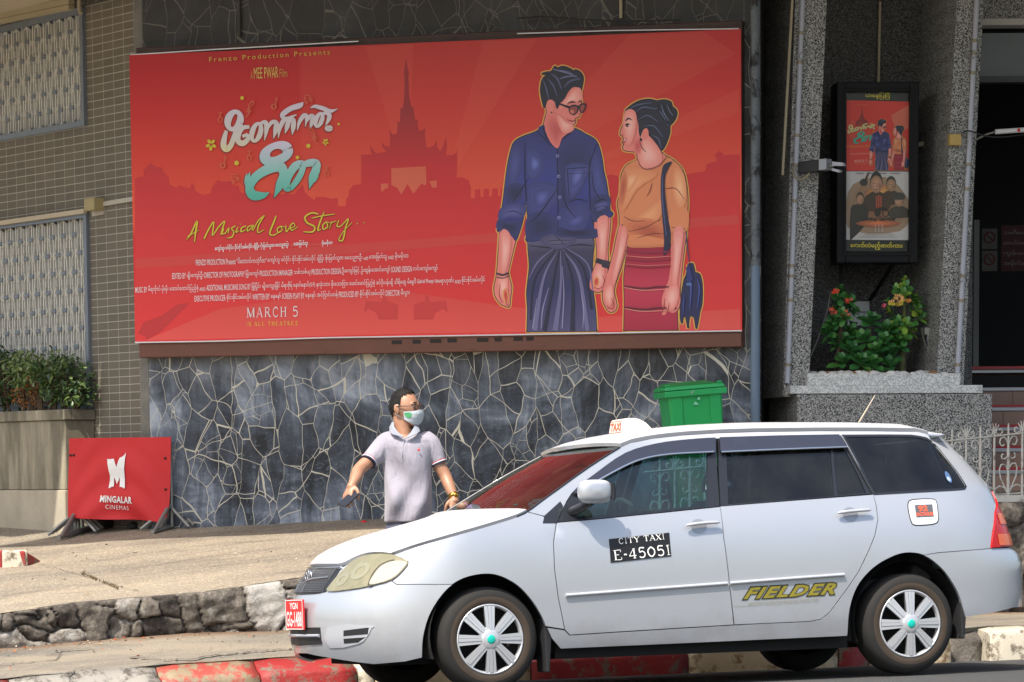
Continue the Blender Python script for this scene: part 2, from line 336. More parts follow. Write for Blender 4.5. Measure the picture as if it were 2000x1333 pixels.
_e = [(-700, KWHT), (-300, KRED), (30, KBARE), (320, KMIX), (512, KRED), (702, KWHT), (735, KCRM), (1040, KRED), (1348, KCRM), (1640, KRED), (1700, KCRM), (1800, KCRM), (1862, None), (1935, KWHT), (2160, KRED), (2500, KWHT), (2900, None)]
for (p0, m), (p1, _) in zip(_e, _e[1:]):
    if m: kerb_block(s_at(p0, 20.43), s_at(p1, 20.43), m)
_b = MB(); s0, s1 = s_at(1862, 20.43), s_at(1935, 20.43)          # broken place in the kerb
_b.hexa([sv(s0, 20.52, -.3), sv(s1, 20.56, -.3), sv(s1, 20.62, -.3), sv(s0, 20.62, -.3), sv(s0, 20.55, .03), sv(s1, 20.52, .10), sv(s1, 20.62, .16), sv(s0, 20.62, .1)], m_rock())
tag(_b.build('kerb', None, None, MS, bevel=.02), kind='structure')
# kerb of the drive on the terrace, far left
b = MB(); pts = [on_surf(x, y, zterr) for x, y in ((-120, 1118), (4, 1109), (54, 1106), (84, 1097))]
seg = [(0, 1, KWHT, .12, .12), (1, 2, KWHT, .12, .11), (2, 3, KRED, .11, .012)]
_q = on_surf(3, 1109, zterr)
for i, (a, c, m, h0, h1) in enumerate(seg):
    p, q = pts[a], pts[c]; d = unit(q-p); nn = V3((-d[1], d[0], 0)); w = .17; up = V3((0, 0, 1)); m = KRED if i == 0 else m
    bb = MB(); bb.hexa([p-up*.1, q-up*.1, q+nn*w-up*.1, p+nn*w-up*.1, p+up*h0+nn*.02, q+up*h1+nn*.02, q+nn*(w-.02)+up*h1, p+nn*(w-.02)+up*h0], m)
    tag(bb.build('kerb', None, None, MS, bevel=.015, seg=3), kind='structure')
# cracks with dirt in them
CRK = mat((52, 44, 36), .95, name='crack_dirt')
def crack(pts, zf, w, seed, name='crack'):
    r = random.Random(seed); b = MB(); P = []
    for (x0, y0), (x1, y1) in zip(pts, pts[1:]):
        n = max(2, int(math.hypot(x1-x0, y1-y0)/7))
        P += [(x0+(x1-x0)*i/n+r.uniform(-2, 2), y0+(y1-y0)*i/n+r.uniform(-1.3, 1.3)) for i in range(n)]
    P.append(pts[-1]); L = []
    for x, y in P:
        p = on_surf(x, y, zf, .3); p[2] = zf(p@US, p@VS)+.009; ww = w*r.uniform(.35, 1.3); L.append((p-VS*ww, p+VS*ww))
    for (a, c), (d, e) in zip(L, L[1:]): b.quad(a, d, e, c, CRK)
    return tag(b.build(name, None, None, MS), kind='structure')
c6 = lambda *p: [(x/3.333, 980+y/3.333) for x, y in p]
crack(c6((0, 1070), (150, 1055), (370, 1038), (400, 1000), (355, 985), (470, 970), (590, 962), (612, 985)), zpath, .012, 1)
crack(c6((500, 935), (560, 925), (630, 945)), zpath, .008, 2)
crack(c6((840, 1020), (1000, 1030), (1090, 1040), (1260, 1030), (1420, 1005), (1650, 985), (1900, 965)), zpath, .02, 3)
crack(c6((400, 1150), (420, 1130), (500, 1100), (590, 1080)), zpath, .006, 5)
crack(c6((240, 412), (420, 455), (600, 510), (760, 555), (900, 590)), zterr, .022, 4)

# ------------------------------------------------------------------ rough stone edging below the terrace
wall_t = thing('stone_retaining_wall', MS, 'low rough stone edging between the lower path and the sunlit paved terrace', 'stone wall')
ROCK = m_rock(); MORT = m_concrete('crumbling_mortar', (62, 56, 50), (104, 95, 82), 9., 0, .95)
def rock(cx, cy, w, h, s, v, z, seed, parent, name='stone', depth=.07, m=None):
    r = random.Random(seed); bm = bmesh.new(); bmesh.ops.create_icosphere(bm, subdivisions=4, radius=1)
    cuts = [(unit((r.gauss(0, 1), r.gauss(0, .8), r.gauss(0, 1))), r.uniform(.66, .95)) for _ in range(16)]
    ax = [V3((r.gauss(0, 1), r.gauss(0, 1), r.gauss(0, 1))) for _ in range(9)]; ph = [r.uniform(0, 6) for _ in range(9)]; vs = []
    for vv in bm.verts:
        p = V3(vv.co); p = np.sign(p)*np.abs(p)**.55
        for n_, d_ in cuts:                       # chipped flat faces
            e = p@n_-d_
            if e > 0: p = p-n_*e*.85
        k = 1+sum(.035*math.sin(3*(p@a)+f) for a, f in zip(ax[:5], ph))+sum(.018*math.sin(9*(p@a)+f) for a, f in zip(ax[5:], ph[5:]))
        p = p*k*1.32; vs.append(sv(s+p[0]*w/2, v+p[1]*depth, z+p[2]*h/2))
    b = MB(); b.add(vs, [[q.index for q in f.verts] for f in bm.faces], m or ROCK, True); bm.free()
    return b.build(name, None, parent)
SV = Plane(sv(0, 21.9), US)
cells = []                                       # stones of the edging: centre, half size, own tilt and tone
r = random.Random(21)
for x0, y0, x1, y1 in [(0, 735, 120, 925), (100, 705, 290, 790), (110, 790, 300, 915), (290, 700, 360, 800), (345, 662, 505, 790), (320, 800, 530, 905), (530, 672, 712, 890), (640, 622, 770, 690), (712, 755, 850, 880), (780, 640, 900, 755), (850, 765, 930, 872),
        (900, 660, 1035, 752), (915, 745, 1200, 862), (1040, 622, 1175, 735), (1188, 585, 1322, 825), (1322, 556, 1592, 772), (1592, 526, 1852, 732), (1850, 540, 1945, 640), (1830, 500, 1935, 560), (1400, 770, 1600, 815)]:
    a0 = SV.ab(x0/3.333, 980+y1/3.333); a1 = SV.ab(x1/3.333, 980+y0/3.333); cells.append((*((a0+a1)/2), (a1[0]-a0[0])/2, (a1[1]-a0[1])/2))
for i in range(4): s = 4.9-i*.3; cells += [(s, zpath(s, 21.98)+.05, .16, .07), (s+.14, zpath(s, 21.98)+.16, .14, .06)]
for i in range(44):
    s = 6.95+i*.2; zb, zt = zpath(s, 21.98), zterr(s, 21.97); n = max(2, round((zt-zb)/.19))
    for k in range(n): cells.append((s+r.uniform(-.05, .05)+.1*(k % 2), zb+(zt-zb)*(k+.5)/n+r.uniform(-.03, .03), .11*r.uniform(.8, 1.3), (zt-zb)/n/2*r.uniform(.85, 1.2)))
C_ = np.array(cells); tilt = np.array([[r.uniform(-.22, .22), r.uniform(-.30, .25), r.uniform(-.018, .022), r.uniform(0, 1)] for _ in cells]); tilt[14:17, 3] = (.55, .62, 1.25)
wob = [(r.uniform(-1, 1)*k_, r.uniform(-1, 1)*k_, r.uniform(0, 6), a_) for k_, a_ in ((9, .010), (14, .008), (22, .006), (38, .0042), (60, .003), (95, .002)) for _ in range(4)]
def rubble(s, z):
    n_ = lambda ph: sum(a_*math.sin(kx*s+kz*z+p+ph) for kx, kz, p, a_ in wob)
    ws, wz = s+n_(1.3)*.9, z+n_(4.1)*.9
    dx, dz2 = (ws-C_[:, 0])/C_[:, 2], (wz-C_[:, 1])/C_[:, 3]; d = (np.abs(dx)**2.8+np.abs(dz2)**2.8)**(1/2.8); i = np.argpartition(d, 2)[:2]; i = i[np.argsort(d[i])]; e = d[i[1]]-d[i[0]]
    k = i[0]; edge = min(1, e/.16); lump = (1-math.exp(-e*7)); out_ = .050*lump+tilt[k, 2]*lump+(tilt[k, 0]*(ws-C_[k, 0])+tilt[k, 1]*(wz-C_[k, 1]))*lump*.6+n_(0)*.55-.02
    return out_, (.12 if e < .05 else tilt[k, 3]), edge
ss_ = np.concatenate([np.linspace(3.6, 7.2, 300), np.linspace(7.22, 15.6, 330)]); nz_ = 34; V = []; tone = []
for s in ss_:
    zb, zt = zpath(s, 21.98)-.03, zterr(s, 21.97)
    for j in range(nz_):
        z = zb+(zt-zb)*j/(nz_-1); o_, t_, e_ = rubble(s, z); top = max(0, 1-(zt-z)/.05); o_ = o_*(1-.55*top**2)-.02*max(0, 1-(z-zb)/.05); V.append(sv(s, 21.93-o_, z+(.003 if j == nz_-1 else 0)+(-.012*(1-e_) if j == nz_-1 else 0))); tone.append(t_)
    V.append(sv(s, 22.03, zt+.005)); tone.append(.3)
n1_ = nz_+1; b = MB(); b.add(V, [(i*n1_+j, (i+1)*n1_+j, (i+1)*n1_+j+1, i*n1_+j+1) for i in range(len(ss_)-1) for j in range(nz_)], None, True)
k = NT('rubble_face'); at_ = k.n('Attribute'); at_.attribute_name = 'tone'; n9 = k.noise(16, 9, .74); mo_ = k.math('MULTIPLY_ADD', at_.outputs['Fac'], .30, k.math('MULTIPLY', n9, .9))
k.col(k.ramp(mo_, [(.36, lin((30, 27, 25))), (.52, lin((74, 68, 62))), (.66, lin((116, 109, 100))), (.84, lin((176, 173, 168)))])).set(Roughness=.92); k.bump(k.noise(48, 8, .75), .9, .02)
fo = b.build('rubble_face', k.mat, wall_t); fa_ = fo.data.attributes.new('tone', 'FLOAT', 'POINT'); fa_.data.foreach_set('value', tone)

# ------------------------------------------------------------------ the building
WA = math.radians(17.5)
WALL = Plane((1.664, 26., 0), (math.cos(WA), -math.sin(WA), 0))
TA = math.radians(56)
SOFF = -.12
TILEP = Plane([*WALL.px(277, 900, SOFF-.02)[:2], 0], (math.cos(TA), -math.sin(TA), 0))
RA = math.radians(10)
RP = Plane([*at_Y(1557, 800, 26.2)[:2], 0], (math.cos(RA), math.sin(RA), 0))   # right-hand front
bld = thing('cinema_building', WALL.M(), 'street front of a cinema in dark crazy paving, brown tiles and speckled plaster piers', 'building')
sa = lambda x, y=900: WALL.ab(x, y, SOFF)[0]
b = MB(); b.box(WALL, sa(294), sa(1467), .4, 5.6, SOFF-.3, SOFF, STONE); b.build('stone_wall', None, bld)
b = MB(); b.box(WALL, sa(276.5), sa(294)-.002, .4, 5.6, SOFF-.3, SOFF-.012, CONC_P); b.build('corner_strip', None, bld, bevel=.01)
# tiled wall with two grilled openings
gz = [TILEP.ab(178, 799)[1], TILEP.ab(178, 413)[1], TILEP.ab(173, 246)[1], TILEP.ab(166, 14)[1]]
gr = TILEP.ab(178, 600)[0]; gl = -5.2
MT = TILEP.M()
b = MB()
for a0, a1, z0, z1 in ((gr, 0, .3, 6), (-9, gl, .3, 6), (gl, gr, .3, gz[0]), (gl, gr, gz[1], gz[2]), (gl, gr, gz[3], 6)):
    b.box(TILEP, a0, a1, z0, z1, -.3, 0, TILE)
b.build('tiled_wall', None, bld, MT)
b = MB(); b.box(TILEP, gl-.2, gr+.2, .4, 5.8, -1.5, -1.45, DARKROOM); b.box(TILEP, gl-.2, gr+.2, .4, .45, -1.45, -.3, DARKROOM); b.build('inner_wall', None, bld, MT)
LOUV = mat((58, 54, 48), .8, var=.2, name='louvre_slats')
def grille(z0, z1, slat):
    fr = MB(); t = .045
    for a0, a1, c0, c1 in ((gl, gr, z0, z0+t), (gl, gr, z1-t, z1), (gr-t, gr, z0+t, z1-t), (gl, gl+t, z0+t, z1-t)): fr.box(TILEP, a0, a1, c0, c1, -.1, .03, STEEL)
    f = fr.build('window_grille', None, bld, MT)
    p = .094; n = int((gr-gl)/p); lo, hi = z0+t, z1-t; st = .145; bars = MB()
    for i in range(1, min(n, 26)):
        a = gr-t-p*(i-.5)
        bars.box(TILEP, a-.0065, a+.0065, lo, hi, -.036, -.014, BARS)
        j = 0
        while True:
            z = hi-.115-st*2*j-(st if i % 2 == 0 else 0); j += 1
            if z < lo: break
            k = 12; el = [(a+.042*math.cos(2*math.pi*q/k), z+.016*math.sin(2*math.pi*q/k)*(1-.25*abs(math.cos(2*math.pi*q/k)))) for q in range(k)]
            bars.prism(TILEP, el, -.05, -.005, STEEL)
            for sg in (-1, 1):
                pl = [(.016, .145), (.05, .095), (.05, -.095), (.016, -.145)]
                for (x0, y0), (x1, y1) in zip(pl, pl[1:]):
                    za, zb = z+y0, z+y1
                    if max(za, zb) < lo or min(za, zb) > hi: continue
                    za, zb = min(za, hi), max(zb, lo); xa, xb = a+sg*x0, a+sg*x1; w = .0035
                    bars.hexa([TILEP.at(xb-w, zb, -.008), TILEP.at(xb+w, zb, -.008), TILEP.at(xb+w, zb, -.034), TILEP.at(xb-w, zb, -.034),
                               TILEP.at(xa-w, za, -.008), TILEP.at(xa+w, za, -.008), TILEP.at(xa+w, za, -.034), TILEP.at(xa-w, za, -.034)], BARS)
    bars.build('lattice', None, f, MT)
    if slat:
        s = MB(); z = lo
        while z < hi: s.box(TILEP, gl, gr, z, z+.012, -.16, -.14, LOUV); z += .028
        s.build('louvre', None, f, MT)
    return f
grille(gz[2], gz[3], False); grille(gz[0], gz[1], True)
# roof overhang with its soffit; it shades the front
b = MB(); SOF = mat((190, 176, 154), .85, var=.06, name='painted_soffit'); zs = TILEP.ab(0, 32)[1]
b.box(TILEP, -9, .0, zs, zs+.25, 0, 3.05, SOF); b.build('eave_slab', None, bld, MT)
b = MB(); zc = 5.65
q = [WALL.at(-6.6, zc, 3.6), WALL.at(1.2, zc, 3.6), WALL.at(2.2, zc, 3.1), WALL.at(7., zc, 3.0), WALL.at(7, zc, -5), WALL.at(-2, zc, -5), WALL.at(-6.6, zc, .6), WALL.at(-4.9, zc, -1)]
k = len(q); up = V3((0, 0, .3)); b.add(q+[p+up for p in q], [tuple(range(k))[::-1], tuple(range(k, 2*k))]+[(i, (i+1) % k, (i+1) % k+k, i+k) for i in range(k)], SOF); b.build('canopy', None, bld)
# beams and conduits under the left eave
def strip(name, pl, p0, p1, t, d, m, off=0., parent=None, M=None):     # a flat strip between two pixels of a wall plane
    a0, z0 = pl.ab(*p0); a1, z1 = pl.ab(*p1); L = math.hypot(a1-a0, z1-z0); na, nz = -(z1-z0)/L*t/2, (a1-a0)/L*t/2
    b = MB(); b.prism(pl, [(a0-na, z0-nz), (a1-na, z1-nz), (a1+na, z1+nz), (a0+na, z0+nz)], off, off+d, m)
    return b.build(name, None, parent, M or pl.M())
zz = lambda y, x=0: TILEP.ab(x, y)[1]
strip('trim', TILEP, (-60, 48), (152, 3), .05, .06, BEIGE, .02, bld); strip('trim', TILEP, (-60, 59), (152, 15), .035, .05, BEIGE, .03, bld)
b = MB(); b.box(TILEP, -5, 0., gz[3]+.004, zs-.002, .004, .03, m_granite('dark_beam', (30, 30, 30), (58, 58, 58), (90, 88, 84))); b.build('beam', None, bld, MT)
strip('trim', TILEP, (-40, 444), (177, 413), .035, .03, mat((186, 172, 150), .7, name='pale_trim'), .031, bld)

# ---- left planter (sticks out of the tiled wall)
aE = TILEP.ab(187, 800)[0]; off = .29
for _ in range(20):
    x = proj(TILEP.at(aE, 1.6, off))[0]; off += (x-125)/220*.5
pt_ = thing('concrete_planter', TILEP.M(TILEP.at(aE, 0, 0)), 'weathered concrete planter box below the left window grille, holding clipped shrubs', 'planter')
zt, zl, zpl = TILEP.ab(187, 800)[1], TILEP.ab(187, 821)[1], TILEP.ab(100, 957, off)[1]
MPp = TILEP.M(TILEP.at(aE, 0, 0))
b = MB(); b.box(TILEP, -6, aE-.02, zpl, zl, .003, off-.02, CONC); b.build('side_wall', None, pt_, MPp, bevel=.006)
b = MB(); b.box(TILEP, -6, aE-.02, .4, zpl-.003, .003, off-.004, CONC_L); b.build('plinth', None, pt_, MPp, bevel=.008)
b = MB()
for a0, a1, n0, n1 in ((-6, aE, off-.07, off), (aE-.07, aE, .003, off-.07), (-6, aE-.07, .003, .03)): b.box(TILEP, a0, a1, zl+.002, zt, n0, n1, CONC)
b.build('rim', None, pt_, MPp, bevel=.006)
b = MB(); b.box(TILEP, -6, aE-.07, zl+.002, zt-.04, .03, off-.07, mat((70, 54, 38), .95, bump=.6, name='soil')); b.build('soil', None, pt_, MPp)

# ---- right-hand side: piers, recess, base block
ra = lambda x, y, off=0.: RP.ab(x, y, off)
def lean_prism(name, px4, off0, off1, m, parent=bld, pl=RP):       # bottom-left, bottom-right, top-right, top-left pixels on the front plane
    c = [pl.ab(x, y, off1) for x, y in px4]; b = MB()
    b.hexa([pl.at(*c[0], off1), pl.at(*c[1], off1), pl.at(*c[1], off0), pl.at(*c[0], off0), pl.at(*c[3], off1), pl.at(*c[2], off1), pl.at(*c[2], off0), pl.at(*c[3], off0)], m)
    return b.build(name, None, parent, pl.M())
def ext(p0, p1, y): t = (y-p0[1])/(p1[1]-p0[1]); return (p0[0]+(p1[0]-p0[0])*t, y)
lean_prism('pier', [ext((1553, 0), (1531, 728), 775), ext((1615, 0), (1581, 728), 775), ext((1615, 0), (1581, 728), -340), ext((1553, 0), (1531, 728), -340)], -1.05, -.12, GRAN)
lean_prism('pier', [ext((1869, 0), (1830, 728), 775), ext((1921, 0), (1883, 728), 775), ext((1921, 0), (1883, 728), -340), ext((1869, 0), (1830, 728), -340)], -1.0, -.12, GRAN)
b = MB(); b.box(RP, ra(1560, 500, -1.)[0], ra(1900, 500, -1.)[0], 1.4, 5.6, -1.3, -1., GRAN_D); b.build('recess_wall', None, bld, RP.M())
strip('trim', RP, (1790, -30), (1786, 158), .018, .02, BEIGE, -.97, bld)
b = MB(); b.box(RP, ra(1557, 800)[0], ra(1938, 800)[0], .3, ra(1700, 770.5)[1], -.85, 0, GRAN); b.build('base_block', None, bld, RP.M(), bevel=.006)
b = MB(); zA, zB, zC = ra(1700, 769)[1], ra(1700, 753)[1], ra(1700, 729.5)[1]
b.box(RP, ra(1545, 760)[0], ra(1921, 760)[0], zA, zB, -.82, .0-.02, LEDGE); b.build('ledge', None, bld, RP.M(), bevel=.005)
pl2 = thing('granite_planter', RP.M(RP.at(ra(1700, 740)[0], zB)), 'low pale granite planter bed set between the two speckled piers', 'planter')
b = MB(); q0, q1 = ra(1577, 740, -.06)[0], ra(1876, 740, -.06)[0]
for a0, a1, n0, n1 in ((q0, q1, -.12, -.06), (q0, q0+.05, -.98, -.12), (q1-.05, q1, -.98, -.12)): b.box(RP, a0, a1, zB+.001, zC, n0, n1, LEDGE)
b.build('rim', None, pl2, bevel=.004)
b = MB(); b.box(RP, q0+.05, q1-.05, zB+.001, zC-.02, -.98, -.12, mat((58, 46, 36), .95, bump=.5, name='planter_soil')); b.build('soil', None, pl2)
b = MB(); r = random.Random(5)
for i in range(150):                                              # loose pebbles on the soil
    a = r.uniform(q0+.07, q1-.07); n = -.13-.7*r.random()**2; rr = r.uniform(.016, .034); cc = r.choice([(214, 212, 206), (200, 198, 196), (196, 190, 180), (150, 110, 74), (226, 224, 220)])
    bm = bmesh.new(); bmesh.ops.create_icosphere(bm, subdivisions=2, radius=1); z = zC-.012+rr*.35
    b.add([RP.at(a+v.co.x*rr*1.35, z+v.co.z*rr*.8, n+v.co.y*rr) for v in bm.verts], [[q.index for q in f.verts] for f in bm.faces], mat(cc, .5, name='pebble'), True); bm.free()
tag(b.build('pebbles', None, None, RP.M(RP.at(q0, zC, -.1))), 'white and brown pebbles strewn on the soil of the granite planter', 'pebbles', kind='stuff')
# gap and dark recess between the stone wall and the right block
b = MB(); g0, g1 = WALL.at(sa(1467)+.002, 0, SOFF-.25), RP.at(ra(1560, 800)[0], 0, -1.0)
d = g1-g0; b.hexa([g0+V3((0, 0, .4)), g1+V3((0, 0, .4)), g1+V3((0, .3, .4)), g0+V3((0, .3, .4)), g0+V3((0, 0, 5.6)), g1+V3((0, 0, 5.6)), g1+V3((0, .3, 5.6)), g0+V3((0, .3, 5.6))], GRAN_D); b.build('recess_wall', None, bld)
# doorway: lintel, glazing, frame, dark foyer
DP = Plane(RP.at(0, 0, -1.1), (1, 0, 0))
dz = lambda y, x=1960: DP.ab(x, y)[1]; da = lambda x, y=400: DP.ab(x, y)[0]
b = MB(); b.box(DP, da(1880), da(2750), dz(36), 5.6, -.4, 0, GRAN); b.build('lintel', None, bld, DP.M())
b = MB(); b.box(DP, da(1880), da(2750), dz(50), dz(37.5), -.2, .03, mat((196, 192, 184), .6, name='white_trim')); b.build('trim', None, bld, DP.M())
b = MB(); b.box(DP, da(1880), da(2750), dz(145), dz(60), -.2, -.16, mat((92, 97, 100), .3, name='dusty_transom_glass')); b.build('transom_pane', None, bld, DP.M())
b = MB(); b.box(DP, da(1880), da(2750), dz(158), dz(146), -.24, -.1, mat((60, 62, 64), .5, name='door_frame_metal')); b.build('door_frame', None, bld, DP.M())
FY = -3.4
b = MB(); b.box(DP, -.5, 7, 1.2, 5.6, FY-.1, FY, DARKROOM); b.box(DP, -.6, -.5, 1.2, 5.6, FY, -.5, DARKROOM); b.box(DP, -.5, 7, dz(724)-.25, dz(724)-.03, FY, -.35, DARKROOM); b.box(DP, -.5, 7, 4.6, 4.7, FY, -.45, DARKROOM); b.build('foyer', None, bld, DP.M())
fa = lambda x, y: DP.ab(x, y, FY+.05)
b = MB(); a0, z1 = fa(1902, 430); a1, z0 = fa(1911, 716)
b.box(DP, a0, a1, z0, z1, FY, FY+.06, mat((120, 122, 118), .6, name='pale_door_frame')); b.build('door_frame', None, bld, DP.M())
# staircase
st_t = thing('staircase', DP.M(DP.at(da(1960), 1.0)), 'brown tiled steps with pale metal nosings and red strips up to the cinema door', 'stairs')
STEP = m_concrete('brown_step_tile', (128, 100, 86), (140, 112, 98), 4., 0, .5); NOSE = mat((150, 154, 162), .35, .5, name='metal_nosing'); REDS = mat((150, 36, 40), .5, name='red_strip')
ys = [723, 757, 796, 835, 876, 919]; NS = Plane(RP.at(0, 0, -.95), (1, 0, 0)); 
for i, y in enumerate(ys):
    o = -.28-.27*(5-i)+1.1; zt_ = DP.ab(1960, y, o)[1]; z0 = DP.ab(1960, ys[i+1], o+.27)[1] if i < 5 else .85
    b = MB(); x0, x1 = da(1870), da(2750); b.box(DP, x0, x1, z0-.25, zt_-.03, -3 if i == 0 else o-.6, o, STEP)
    for k in range(6): xx = x0+.02+.33*k+.11*(i % 2); b.box(DP, xx, xx+.006, z0, zt_-.03, o-.01, o+.0015, mat((96, 74, 62), .8, name='tile_joint'))
    s_ = b.build('step', None, st_t)
    b = MB(); b.box(DP, x0, x1, zt_-.028, zt_, -.36 if i == 0 else o-.1, o+.012, NOSE); b.build('nosing', None, s_, bevel=.004)
    b = MB(); b.box(DP, x0, x1, zt_+.001, zt_+.022, (-.36 if i == 0 else o-.13), (-.33 if i == 0 else o-.1), REDS); b.build('red_strip', None, s_)
# ------------------------------------------------------------------ lettering helpers
import re
def burmese(s):                                # logical order to the order in which the signs stand on the line
    s = re.sub('([က-အဩဿဥဦ](?:်္|္.)?)([\u103b-\u103e]*)ေ', lambda m: 'ေ'+m.group(1)+m.group(2), s)
    return re.sub('([က-အဩဿ])([\u103b]?)ြ', lambda m: 'ြ'+m.group(1)+m.group(2), s)
_tc = {}
def glyphs(s, bold=0., space=1., shear=0., res=2):
    key = (s, bold, space, shear)
    if key in _tc: return _tc[key]
    c = bpy.data.curves.new('lettering', 'FONT'); c.body = burmese(s); c.offset = bold; c.space_character = space; c.shear = shear; c.resolution_u = res; c.fill_mode = 'FRONT'
    o = bpy.data.objects.new('lettering', c); COL.objects.link(o); dg = bpy.context.evaluated_depsgraph_get(); e = o.evaluated_get(dg); me = e.to_mesh()
    v = np.array([w.co[:2] for w in me.vertices]); f = [list(p.vertices) for p in me.polygons]; e.to_mesh_clear()
    bpy.data.objects.remove(o); bpy.data.curves.remove(c)
    v = v-v.min(0); sz = v.max(0); _tc[key] = (v/sz, f, sz); return _tc[key]
def ribbon(pts, w=None):                       # a brush stroke: (x, y, width) points, smoothed -> verts, faces
    P = np.array([p if len(p) == 3 else (*p, w) for p in pts], float); n = len(P)
    if n > 2:
        Q = []; E = np.vstack([2*P[0]-P[1], P, 2*P[-1]-P[-2]])
        for i in range(n-1):
            p0, p1, p2, p3 = E[i:i+4]
            for t in np.linspace(0, 1, 6, endpoint=False): Q.append(.5*(2*p1+(p2-p0)*t+(2*p0-5*p1+4*p2-p3)*t*t+(3*p1-p0-3*p2+p3)*t**3))
        P = np.array(Q+[P[-1]])
    d = np.gradient(P[:, :2], axis=0); d /= np.maximum(np.linalg.norm(d, axis=1), 1e-9)[:, None]; nn = np.stack([-d[:, 1], d[:, 0]], 1)*np.abs(P[:, 2:3])/2
    k = len(P); return np.vstack([P[:, :2]+nn, P[:, :2]-nn]), [(i, i+1, k+i+1, k+i) for i in range(k-1)]
SERIF = {  # upright serif capitals on a 0..1 square: strokes (points, width)
 'M': [((.12, 0), (.12, 1), .06), ((.12, 1), (.5, .02), .15), ((.5, .02), (.86, 1), .06), ((.86, 1), (.86, 0), .15)], 'A': [((.08, 0), (.48, 1), .06), ((.48, 1), (.9, 0), .15), ((.25, .33), (.72, .33), .06)],
 'R': [((.2, 0), (.2, 1), .15), ((.2, .97), (.55, .97), (.75, .76), (.55, .52), (.2, .52), .09), ((.5, .52), (.9, 0), .15)], 'C': [((.84, .74), (.7, .95), (.48, .98), (.2, .75), (.18, .3), (.45, .02), (.7, .05), (.86, .22), .11)],
 'H': [((.18, 0), (.18, 1), .15), ((.82, 0), (.82, 1), .15), ((.18, .52), (.82, .52), .06)], '5': [((.8, .97), (.3, .97), (.25, .58), (.55, .64), (.8, .45), (.75, .12), (.45, .02), (.18, .12), .12)],
 'I': [((.5, 0), (.5, 1), .17)], 'N': [((.16, 0), (.16, 1), .06), ((.16, 1), (.84, .0), .15), ((.84, 0), (.84, 1), .06)], 'L': [((.22, 0), (.22, 1), .15), ((.22, .03), (.8, .03), (.84, .25), .06)],
 'T': [((.5, 0), (.5, 1), .15), ((.08, .78), (.12, .97), (.88, .97), (.92, .78), .07)], 'E': [((.2, 0), (.2, 1), .15), ((.2, .97), (.8, .97), (.82, .76), .06), ((.2, .52), (.62, .52), .06), ((.2, .03), (.82, .03), (.86, .26), .06)],
 'S': [((.8, .78), (.65, .95), (.4, .97), (.22, .78), (.35, .58), (.66, .44), (.8, .24), (.62, .03), (.35, .02), (.18, .22), .12)], 'Y': [((.06, 1), (.5, .48), .15), ((.94, 1), (.5, .48), .06), ((.5, .5), (.5, 0), .15)],
 'X': [((.1, 1), (.88, 0), .16), ((.88, 1), (.1, 0), .07)], '4': [((.68, 0), (.68, 1), .15), ((.68, 1), (.1, .3), .06), ((.08, .28), (.92, .28), .08)], '0': [((.5, .98), (.16, .7), (.16, .3), (.5, .02), (.84, .3), (.84, .7), (.5, .98), .13)],
 '1': [((.52, 0), (.52, 1), .16), ((.52, .98), (.28, .82), .06)], '-': [((.2, .48), (.8, .48), .14)]}
def serif(s, gap=.18, widths={}):              # returns verts (0..1 box), faces
    x = 0; V = []; Fc = []
    for ch in s:
        if ch == ' ': x += .55; continue
        w = widths.get(ch, {'I': .42, '1': .5, '-': .45, 'M': 1.12}.get(ch, .86))
        for st in SERIF[ch]:
            pts = st[:-1]; vv, ff = ribbon([(p[0], p[1]) for p in pts], st[-1]) if len(pts) > 2 else ribbon(pts, st[-1]); b = len(V)
            V += [(x+p[0]*w, p[1]) for p in vv]; Fc += [[b+i for i in f] for f in ff]
            if len(pts) == 2 and ch not in '-05':
                for p in pts:
                    if p[1] in (0, 1): b = len(V); hw = .15; y = .02 if p[1] == 0 else .98; V += [(x+p[0]*w-hw, y-.02), (x+p[0]*w+hw, y-.02), (x+p[0]*w+hw, y+.02), (x+p[0]*w-hw, y+.02)]; Fc.append([b, b+1, b+2, b+3])
        x += w+gap
    V = np.array(V); V = V-V.min(0); return V/V.max(0), Fc
def to_quad(v, bl, br, tl):                    # unit square -> parallelogram
    bl, br, tl = map(V3, (bl, br, tl)); return [bl+(br-bl)*p[0]+(tl-bl)*p[1] for p in v]
def cr(pts, n=5, closed=False):                # Catmull-Rom through points
    P = np.array(pts, float); N = len(P); out = []
    for i in range(N if closed else N-1):
        if closed: p0, p1, p2, p3 = P[i-1], P[i], P[(i+1) % N], P[(i+2) % N]
        else: p1, p2 = P[i], P[i+1]; p0 = P[i-1] if i else 2*p1-p2; p3 = P[i+2] if i+2 < N else 2*p2-p1
        for t in np.linspace(0, 1, n, endpoint=False): out.append(.5*(2*p1+(p2-p0)*t+(2*p0-5*p1+4*p2-p3)*t*t+(3*p1-p0-3*p2+p3)*t**3))
    if not closed: out.append(P[-1])
    return [tuple(p) for p in out]
def inside(p, poly):
    x, y = p; r = False
    for (x0, y0), (x1, y1) in zip(poly, poly[1:]+poly[:1]):
        if (y0 > y) != (y1 > y) and x < (x1-x0)*(y-y0)/(y1-y0)+x0: r = not r
    return r
def dens(poly, h):
    out = []
    for p, q in zip(poly, poly[1:]+poly[:1]):
        n = max(1, int(math.hypot(q[0]-p[0], q[1]-p[1])/h)); out += [(p[0]+(q[0]-p[0])*i/n, p[1]+(q[1]-p[1])*i/n) for i in range(n)]
    return out
